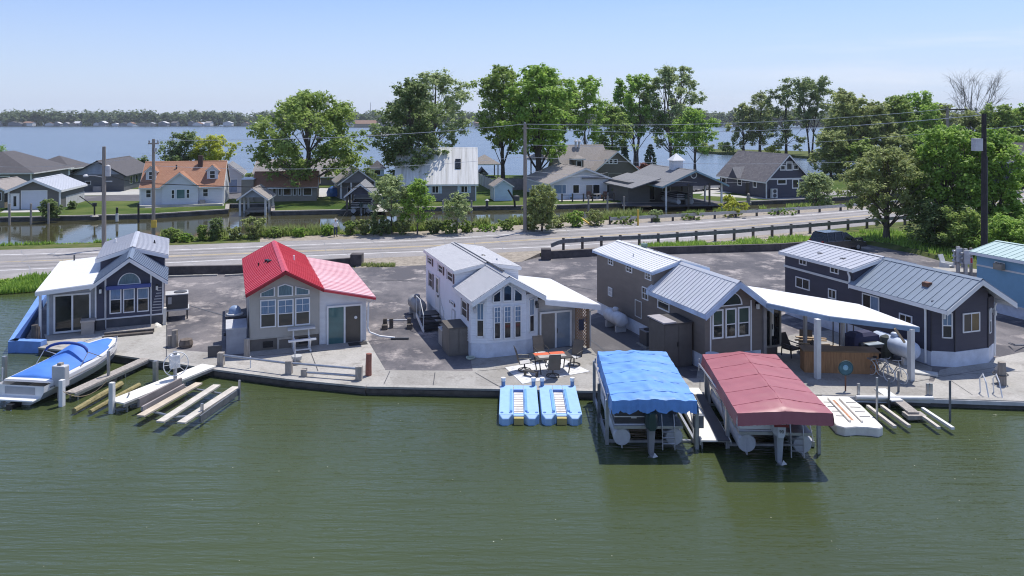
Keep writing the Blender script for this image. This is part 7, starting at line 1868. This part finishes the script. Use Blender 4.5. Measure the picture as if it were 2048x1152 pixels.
# right hand trees
for i, (px, by, top, wd, lf, lab, n, kw) in enumerate([
    (1698, 352, 186, 110, 'olive', 'yellow olive full crowned tree on the right hand point', 9000, dict(base=.16, clump=.14)),
    (1752, 352, 205, 92, 'olive', 'olive tree behind the crooked roadside tree', 6000, dict(base=.15, clump=.14)),
    (1795, 350, 190, 80, 'mid', 'mid green tree with a narrow crown on the right skyline', 5500, dict(base=.3, clump=.12, airy=1)),
    (1835, 345, 185, 92, 'fresh', 'fresh green tall tree on the right skyline', 6500, dict(base=.28, clump=.13)),
    (1880, 340, 205, 80, 'olive', 'sparse olive tree left of the bare tree', 3600, dict(base=.3, clump=.12, airy=1, twigs=3)),
    (1952, 345, 142, 128, 'olive', 'large leafless tree with fine grey branches on the right skyline', 0, dict(base=.34, clump=.13, shape='vase', twigs=12, stems=3, spread=.9, bark=BARKP)),
    (1940, 350, 222, 90, 'olive', 'low olive tree under the leafless tree', 4200, dict(base=.15, clump=.16)),
    (2000, 352, 210, 110, 'mid', 'green tree right of the leafless tree', 6500, dict(base=.2, clump=.15)),
    (2050, 352, 208, 120, 'fresh', 'bright green tree cut by the right edge of the view', 6500, dict(base=.2, clump=.15)),
    (1725, 345, 222, 60, 'deep', 'dark tree behind the yellow olive tree on the point', 3000, dict(base=.2, clump=.15))]):
    tr(px, by, top, wd, lab, leaf=lf, n=n, size=.36, trunk_r=.4, nl=30 if n else 44, seed=80 + i, **{'bark': BARKD, **kw})
for i, (px, by, top, wd, lf, lab) in enumerate([(1662, 356, 262, 70, 'olive', 'low spreading olive tree at the water edge of the right hand point'), (1720, 358, 280, 70, 'mid', 'low green tree in front of the yellow olive tree on the point'), (1790, 356, 268, 80, 'olive', 'low olive tree below the mid green skyline tree'),
    (1850, 356, 262, 90, 'fresh', 'low bright tree below the fresh green skyline tree'), (1915, 356, 262, 90, 'mid', 'low green tree left of the thick dark pole top'), (2015, 358, 268, 90, 'fresh', 'low bright tree behind the dark house at the right edge')]):
    tr(px, by, top, wd, lab, leaf=lf, n=4500, size=.34, trunk_r=.25, nl=24, seed=120 + i, base=.08, clump=.22, bark=BARKD)
# near roadside trees on the right
tr(1773, 486, 296, 178, 'crooked low spreading roadside tree with a thick trunk beside the guardrail', z=0., leaf='olive', base=.3, n=15000, size=.17, trunk_r=.32, nl=44, seed=101, clump=.14, airy=1, twigs=2, bark=BARK)
tr(1895, 492, 252, 150, 'large fresh green bushy tree left of the thick dark utility pole', z=0., leaf='fresh', base=.08, n=17000, size=.2, trunk_r=.3, nl=46, seed=102, clump=.13, stems=3, spread=.8)
tr(1990, 500, 262, 120, 'fresh green bushy tree right of the thick dark utility pole', z=0., leaf='fresh', base=.1, n=13000, size=.2, trunk_r=.25, nl=38, seed=103, clump=.14, stems=2, spread=.7)
tr(1868, 500, 400, 110, 'dark undergrowth bush under the fresh green roadside tree', z=0., leaf='deep', base=.02, n=6000, size=.16, trunk_r=.1, nl=20, seed=104, clump=.3, name='shrub', cat='bush')
tr(1935, 515, 420, 80, 'shadowed bush behind the electric meter stacks', z=0., leaf='mid', base=.02, n=4500, size=.15, trunk_r=.1, nl=16, seed=105, clump=.3, name='shrub', cat='bush')
tr(2010, 525, 432, 110, 'leafy yellow green hedge bush above the pale green roof', z=0., leaf='fresh', base=.02, n=6500, size=.15, trunk_r=.1, nl=22, seed=106, clump=.3, name='shrub', cat='bush')
tr(2080, 525, 425, 110, 'leafy hedge bush at the right edge above the pale green roof', z=0., leaf='fresh', base=.02, n=4500, size=.15, trunk_r=.1, nl=16, seed=107, clump=.3, name='shrub', cat='bush')
tr(1634, 412, 346, 66, 'rounded pale leaved bush tree right of the navy house', leaf='pale', base=.1, n=4200, size=.2, trunk_r=.12, nl=22, seed=108, clump=.25, stems=3, spread=.6, name='shrub', cat='bush')
# shrubs on the far bank lawns
def sh(px, by, top, wd, lab, leaf='mid', n=1800, z=FZ, size=.16, seed=None, clump=.34, base=.03, **k):
    return tr(px, by, top, wd, lab, z=z, leaf=leaf, base=base, n=n, size=size, trunk_r=k.pop('trunk_r', .07), nl=k.pop('nl', 12), seed=seed or int(px * 7 + by), clump=clump, name='shrub', cat='shrub', **k)
sh(100, 436, 398, 37, 'round clipped dark green shrub before the grey garage', 'deep', 2600, clump=.3, nl=18)
sh(146, 418, 402, 20, 'low dark shrub beside the grey garage wall', 'deep', 700)
sh(1458, 408, 390, 24, 'small yellow green shrub before the navy house', 'lime', 800); sh(1470, 414, 402, 26, 'low yellow green shrub at the canal edge before the navy house', 'lime', 700)
sh(1240, 398, 372, 26, 'small green shrub between the white gabled house and the open boathouse', 'deep', 800)
sh(150, 352, 338, 60, 'dark hedge beside the lakeside boathouse', 'deep', 1400); sh(3, 316, 290, 18, 'green bush tree peeking over the dark hip roof at the left edge', 'fresh', 900)
sh(500, 372, 345, 40, 'dark green hedge bush between the white garage and the low tan house', 'deep', 1600); sh(735, 362, 335, 40, 'dark hedge bush beside the small lakeside gazebo', 'deep', 1600)
sh(690, 372, 330, 70, 'green tree bush behind the small grey gabled house', 'mid', 2600, clump=.3)
# canal bank saplings and shrubs on the road side
BZ = RZ - .15
sap = dict(z=BZ, size=.15)
tr(783, 470, 350, 100, 'pale young tree on the canal bank, left of three saplings', leaf='pale', base=.3, n=4500, trunk_r=.09, nl=24, seed=201, clump=.15, airy=1, bark=BARK, **sap)
tr(835, 472, 358, 66, 'fresh green young tree on the canal bank before the white roofed house', leaf='fresh', base=.25, n=4200, trunk_r=.08, nl=22, seed=202, clump=.14, airy=1, **sap)
tr(914, 470, 384, 56, 'small pale sapling on the canal bank, right of three saplings', leaf='pale', base=.35, n=1900, trunk_r=.06, nl=16, seed=203, clump=.16, airy=1, **sap)
tr(1084, 466, 368, 70, 'feathery olive bush tree right of the central utility pole', leaf='olive', base=.08, n=6000, trunk_r=.08, nl=28, seed=204, clump=.17, airy=1, stems=3, spread=.6, **sap)
bank = [(342, 487, 458, 34, 'mid', 'wild shrub on the canal bank right of the brown utility pole'), (372, 487, 470, 30, 'fresh', 'low bright weed clump right of the brown utility pole'), (404, 484, 455, 24, 'mid', 'narrow wild shrub on the bank below the white cottage corner'),
        (432, 483, 442, 32, 'deep', 'tall wild shrub on the bank below the right end of the white cottage'), (470, 482, 455, 40, 'olive', 'olive wild shrub on the bank left of the open gabled boathouse'), (508, 480, 440, 46, 'olive', 'tall olive shrub on the bank before the open gabled boathouse'),
        (550, 478, 456, 44, 'mid', 'green shrub on the bank left of the red roof peak'), (598, 477, 456, 36, 'fresh', 'yellow green shrub on the bank right of the red roof peak'), (655, 474, 458, 24, 'fresh', 'small bright shrub left of the standing person'),
        (700, 473, 452, 40, 'mid', 'green shrub right of the standing person'), (728, 472, 440, 44, 'olive', 'olive shrub on the bank before the pontoon boathouse'), (762, 472, 434, 46, 'deep', 'dark shrub at the foot of the pale young tree'),
        (806, 471, 440, 44, 'olive', 'olive shrub between the left two canal bank saplings'), (868, 470, 445, 50, 'deep', 'dark shrub between the right two canal bank saplings'), (900, 469, 446, 40, 'mid', 'mid green shrub left of the small pale sapling foot'),
        (935, 467, 446, 40, 'mid', 'mid green shrub right of the small pale sapling foot'), (975, 465, 450, 44, 'fresh', 'reedy bright shrub left of the central utility pole'), (1015, 463, 444, 50, 'mid', 'green shrub just left of the central utility pole foot'),
        (1060, 462, 440, 40, 'deep', 'dark shrub at the foot of the central utility pole'), (1118, 458, 432, 46, 'olive', 'olive shrub right of the feathery bush tree'), (1152, 456, 424, 34, 'fresh', 'bright leafy shrub left of the leaning yellow pole'),
        (1192, 454, 428, 40, 'olive', 'olive shrub right of the leaning yellow pole'), (1248, 450, 432, 60, 'mid', 'low green shrub behind the start of the far guardrail'), (1312, 446, 424, 34, 'pale', 'pale bushy shrub behind the far guardrail by the yellow marker'),
        (1380, 441, 424, 60, 'mid', 'low green shrub behind the far guardrail below the cupola'), (1465, 436, 412, 60, 'lime', 'yellow green shrub behind the far guardrail before the navy house'), (1560, 431, 416, 70, 'fresh', 'low bright shrub behind the far guardrail right of the navy house')]
for px, by, top, wd, lf, lab in bank: sh(px, by, top - (px * 7 % 13) * .8, wd * (.85 + (px * 3 % 7) * .06), lab, lf, int(500 + 38 * wd), z=BZ, size=.115, airy=1, clump=.155, nl=30, shape='vase' if px % 3 else 'round', stems=3, spread=.8, twigs=2)
# grass and weed strips
def weeds(name, A, B, n, hgt, m, seed, z0, z1, label=None):
    g = np.random.default_rng(seed); i = g.integers(0, len(A) - 1, n); t = g.random(n); u = g.random(n)
    a = np.array([(p.x, p.y) for p in A]); b_ = np.array([(p.x, p.y) for p in B])
    P = (a[i] * (1 - t)[:, None] + a[i + 1] * t[:, None]) * (1 - u)[:, None] + (b_[i] * (1 - t)[:, None] + b_[i + 1] * t[:, None]) * u[:, None]
    z = z0 + (z1 - z0) * u; hh = hgt * (.4 + .9 * g.random(n)); ang = g.random(n) * 6.28; w_ = .05 + .05 * g.random(n)
    dx, dy = np.cos(ang) * w_, np.sin(ang) * w_; lx, ly = g.normal(size=n) * hh * .3, g.normal(size=n) * hh * .3; hh = hh * (.45 + .9 * (np.sin(P[:, 0] * .9) * np.sin(P[:, 0] * .37 + 1) > -.1))
    V = np.stack([np.stack([P[:, 0] - dx, P[:, 1] - dy, z], 1), np.stack([P[:, 0] + dx, P[:, 1] + dy, z], 1), np.stack([P[:, 0] + lx, P[:, 1] + ly, z + hh], 1)], 1).reshape(-1, 3)
    me = bpy.data.meshes.new(name); me.from_pydata(V.tolist(), [], [(3 * k, 3 * k + 1, 3 * k + 2) for k in range(n)]); me.materials.append(m); o = bpy.data.objects.new(name, me); COL.objects.link(o); o['kind'] = 'stuff'; return o
cut = lambda L, a_, b_: [p for p, x in zip(L, XS) if a_ <= x <= b_]
weeds('bank_weeds', cut(BF, -80, 330), [p + V3((0, 1.0, 0)) for p in cut(BF, -80, 330)], 4000, .3, LEAF['fresh'], 8, RZ, WZ)
weeds('bank_weeds', cut(BF, 320, 1300), [p + V3((0, 1.3, 0)) for p in cut(BF, 320, 1300)], 22000, .8, LEAF['olive'], 1, RZ, WZ)
weeds('bank_weeds', [p + V3((0, -.5, 0)) for p in cut(BF, 300, 1900)], cut(BF, 300, 1900), 9000, .45, LEAF['mid'], 5, RZ, RZ)
weeds('embankment_grass', cut(BN, -80, 320), [p + V3((0, -2.4, 0)) for p in cut(BN, -80, 320)], 7000, .3, LEAF['fresh'], 2, RZ, WZ + .05)
weeds('verge_grass', cut(BN, 1260, 2100), [a_.lerp(b_, .55) for a_, b_ in zip(cut(BN, 1260, 2100), cut(NE, 1260, 2100))], 9000, .3, LEAF['fresh'], 3, RZ, RZ)
weeds('wall_weeds', [G(x, 534, 0) for x in (722, 760, 790)], [G(x, 531, 0) for x in (722, 760, 790)], 400, .22, LEAF['olive'], 6, 0, 0)
# ================================================================== far shore
shore = []
struct(MB().slab([(-1500, 1245, -1.), (-420, 1245, -1.), (60, 1245, -1), (420, 1150, -1.), (900, 900, -1.), (1500, 800, -1.), (2200, 1500, -1.), (1500, 1900, -1.), (-1500, 1900, -1.)], 1.8).build('far_shore', GRASS2))
g = np.random.default_rng(9); cs = []; rs = []; ns = []
def tl(x0, y0, x1, y1, n, hmin, hmax, depth):
    for k in range(n):
        t = g.random(); x = x0 + (x1 - x0) * t; y = y0 + (y1 - y0) * t + g.random() * depth; hh = 1.3 * g.uniform(hmin, hmax) * (1 + .0004 * (y - y0)); r_ = hh * g.uniform(.3, .48)
        for kk in range(3): cs.append((x + g.normal() * r_ * .7, y + g.normal() * r_ * .5, hh - r_ * (.7 + .6 * kk))); rs.append(r_ * g.uniform(.7, 1.1)); ns.append(60)
tl(-1100, 1275, 60, 1275, 330, 13, 21, 120); tl(60, 1270, 430, 1175, 130, 14, 22, 120); tl(430, 1170, 900, 930, 170, 13, 21, 120); tl(900, 930, 1500, 830, 140, 13, 20, 100)
me = leaves_mesh('far_treeline', cs, rs, ns, 2.6, leafmat('far_leaf', (.08, .125, .06), (.19, .24, .11), .5), 9, .9, .6); o = bpy.data.objects.new('far_treeline', me); COL.objects.link(o); o['kind'] = 'stuff'
fw_ = [mat('far_white_wall', (.6, .6, .6), .8), mat('far_tan_wall', (.32, .28, .24), .8), mat('far_grey_wall', (.2, .21, .23), .8)]
fr_ = [mat('far_white_roof', (.6, .6, .62), .7), mat('far_grey_roof', (.24, .24, .25), .8), mat('far_dark_roof', (.09, .085, .085), .8), mat('far_brown_roof', (.22, .13, .09), .8)]
rr = random.Random(4)
def farhouse(x, y, w_, d_, e_, hh, wm, rm, rz, name='lakeside_house', label=None, group=None):
    r = empty(name, (x, y, .8), rz, label, 'house', group)
    MB().ext([(0, 0), (w_, 0), (w_, e_), (w_ / 2, e_ + hh * .95), (0, e_)], 'y', 0, d_).build('wall', wm, r)
    MB().slab([(w_ / 2, -.5, e_ + hh), (w_ / 2, d_, e_ + hh), (-.6, d_, e_ - .3), (-.6, -.5, e_ - .3)], .25).slab([(w_ / 2, -.5, e_ + hh), (w_ / 2, d_, e_ + hh), (w_ + .6, d_, e_ - .3), (w_ + .6, -.5, e_ - .3)], .25).build('roof', rm, r); return r
FL = 'tiny gabled house among others along the far lake shore'
for k in range(64):
    x = -860 + 15 * k + rr.uniform(-5, 5)
    if x > 80: break
    farhouse(x, 1250 + rr.uniform(0, 16), rr.uniform(8, 16), 9, rr.uniform(2.6, 5), rr.uniform(1.5, 3), rr.choice(fw_), rr.choice(fr_ + fr_[:1]), rr.choice([0, .1, math.pi / 2, -.1]) , 'lakeside_house', FL, 'houses along the far shore')
r = farhouse(-226, 1120, 36, 14, 4.5, 5, fw_[1], fr_[3], math.pi / 2, 'lakeside_hall', 'long brown roofed hall on the far shore near the small wooded islet'); r.location = (-196, 1118, .3); r.rotation_euler.z = R(90); r.scale = (.55, 2.2, 1)
struct(MB().slab([(-260, 1105, -1), (-130, 1110, -1), (-120, 1180, -1), (-270, 1180, -1)], 1.6).build('far_spit', GRASS2))
isl = [G(x, y, WZ) for x, y in [(732, 273), (760, 274), (790, 273), (830, 270), (830, 266), (760, 266)]]
struct(MB().slab([(p.x, p.y, -1) for p in isl], 1.5).build('islet', mat('islet_rock', (.16, .15, .13), .9, var=.3, scale=.3)))
tr(749, 270, 246, 22, 'small rounded tree on the wooded islet', leaf='mid', base=.05, n=900, size=.7, trunk_r=.3, nl=10, seed=301, clump=.35)
tr(778, 269, 252, 30, 'low scrub on the right part of the wooded islet', leaf='deep', base=.05, n=700, size=.7, trunk_r=.2, nl=10, seed=302, clump=.4, cat='bush', name='shrub')
p = V3(((741 - 1024) / F * 1600, 1600, 0)); r = MB(); hh = CH - (205 - YH) * 1600 / F; r.tube([(0, 0, 0), (0, 0, hh)], [.8, .45], 6)
T(r.build('radio_mast', mat('mast_grey', (.35, .33, .35), .6), None, p), 'thin radio mast rising above the far treeline', 'mast')
# mooring stakes in the lake
for k in range(5): pp = G(690 + 14 * k, 290, WZ); T(MB().tube([(0, 0, -1), (0, 0, .9)], .12, 6).build('lake_stake', DWOOD, None, pp), 'dark stake standing in the open lake in a short row', 'stake', 'row of stakes in the lake')
# ================================================================== person fishing on the bank
def person(loc, rz, label):
    r = empty('person', loc, rz, label, 'person')
    me = bpy.data.meshes.new('body')
    J = {'pel': (0, 0, .95, .13), 'bel': (0, .01, 1.12, .125), 'che': (0, .015, 1.32, .145), 'nck': (0, 0, 1.5, .055), 'hd0': (0, .01, 1.6, .085), 'hd1': (0, .015, 1.72, .08),
         'ls': (-.2, 0, 1.42, .06), 'le': (-.27, .06, 1.16, .045), 'lw': (-.16, .27, 1.06, .032), 'lh': (-.1, .35, 1.08, .036), 'rs': (.2, 0, 1.42, .06), 're': (.28, .03, 1.15, .045), 'rw': (.2, .26, 1.08, .032), 'rh': (.13, .34, 1.1, .036),
         'll': (-.11, 0, .88, .095), 'lk': (-.13, .02, .5, .065), 'la': (-.14, -.01, .09, .045), 'lf': (-.15, .16, .045, .04), 'rl': (.11, 0, .88, .095), 'rk': (.12, .03, .5, .065), 'ra': (.13, 0, .09, .045), 'rf': (.15, .17, .045, .04)}
    ks = list(J); E_ = [('pel', 'bel'), ('bel', 'che'), ('che', 'nck'), ('nck', 'hd0'), ('hd0', 'hd1'), ('che', 'ls'), ('ls', 'le'), ('le', 'lw'), ('lw', 'lh'), ('che', 'rs'), ('rs', 're'), ('re', 'rw'), ('rw', 'rh'), ('pel', 'll'), ('ll', 'lk'), ('lk', 'la'), ('la', 'lf'), ('pel', 'rl'), ('rl', 'rk'), ('rk', 'ra'), ('ra', 'rf')]
    me.from_pydata([J[k][:3] for k in ks], [(ks.index(a_), ks.index(b_)) for a_, b_ in E_], [])
    o = bpy.data.objects.new('body', me); COL.objects.link(o)
    sm = o.modifiers.new('skin', 'SKIN'); sm.use_smooth_shade = True
    for i, k in enumerate(ks): me.skin_vertices[0].data[i].radius = (J[k][3] * (1.25 if k in ('che', 'bel', 'pel') else 1), J[k][3]); me.skin_vertices[0].data[i].use_root = (k == 'pel')
    o.modifiers.new('sub', 'SUBSURF').levels = 2
    m2 = bpy.data.meshes.new_from_object(o.evaluated_get(bpy.context.evaluated_depsgraph_get())); bpy.data.objects.remove(o)
    m2.name = 'body'; m2.materials.clear()
    for m_ in (SKIN, CLOTHW, JEANS, DWOOD): m2.materials.append(m_)
    for p in m2.polygons:
        c = p.center; p.material_index = 3 if c.z < .11 else 2 if c.z < 1.0 and abs(c.x) < .26 and c.y < .2 else (1 if c.z < 1.49 and not (c.y > .2) else 0)
    o = bpy.data.objects.new('body', m2); COL.objects.link(o); o.parent = r
    MB().lathe([(.22, 1.73), (.21, 1.75), (.105, 1.755), (.095, 1.85), (.04, 1.87)], (0, .015, 0), 16).build('sun_hat', mat('straw_hat', (.55, .5, .42), .8), r)
    return r
person(G(671, 474.5, RZ - .05), R(-8), 'person in a white shirt, dark jeans and sun hat standing on the bank')
T(MB().tube([G(671, 474.5, RZ) + V3((.02, .35, 1.05)), G(671, 474.5, RZ) + V3((.5, 2.6, 2.2))], .012, 4).build('fishing_rod', DGREY), 'thin fishing rod held out over the side canal', 'fishing rod')

# floating specks on the canal
g = np.random.default_rng(77); n = 120; X = g.uniform(-22, 24, n); Yy = g.uniform(17, 33, n); V = []; Fc = []
for k in range(n):
    s_ = g.uniform(.01, .024); a_ = g.uniform(0, 6.28); c_, d_ = math.cos(a_) * s_, math.sin(a_) * s_
    V += [(X[k] - c_, Yy[k] - d_, WZ + .006), (X[k] + d_, Yy[k] - c_, WZ + .006), (X[k] + c_, Yy[k] + d_, WZ + .006), (X[k] - d_, Yy[k] + c_, WZ + .006)]; Fc.append((4 * k, 4 * k + 1, 4 * k + 2, 4 * k + 3))
me = bpy.data.meshes.new('floating_specks'); me.from_pydata(V, [], Fc); me.materials.append(mat('pale_speck', (.5, .5, .38), .8)); o = bpy.data.objects.new('floating_specks', me); COL.objects.link(o); o['kind'] = 'stuff'
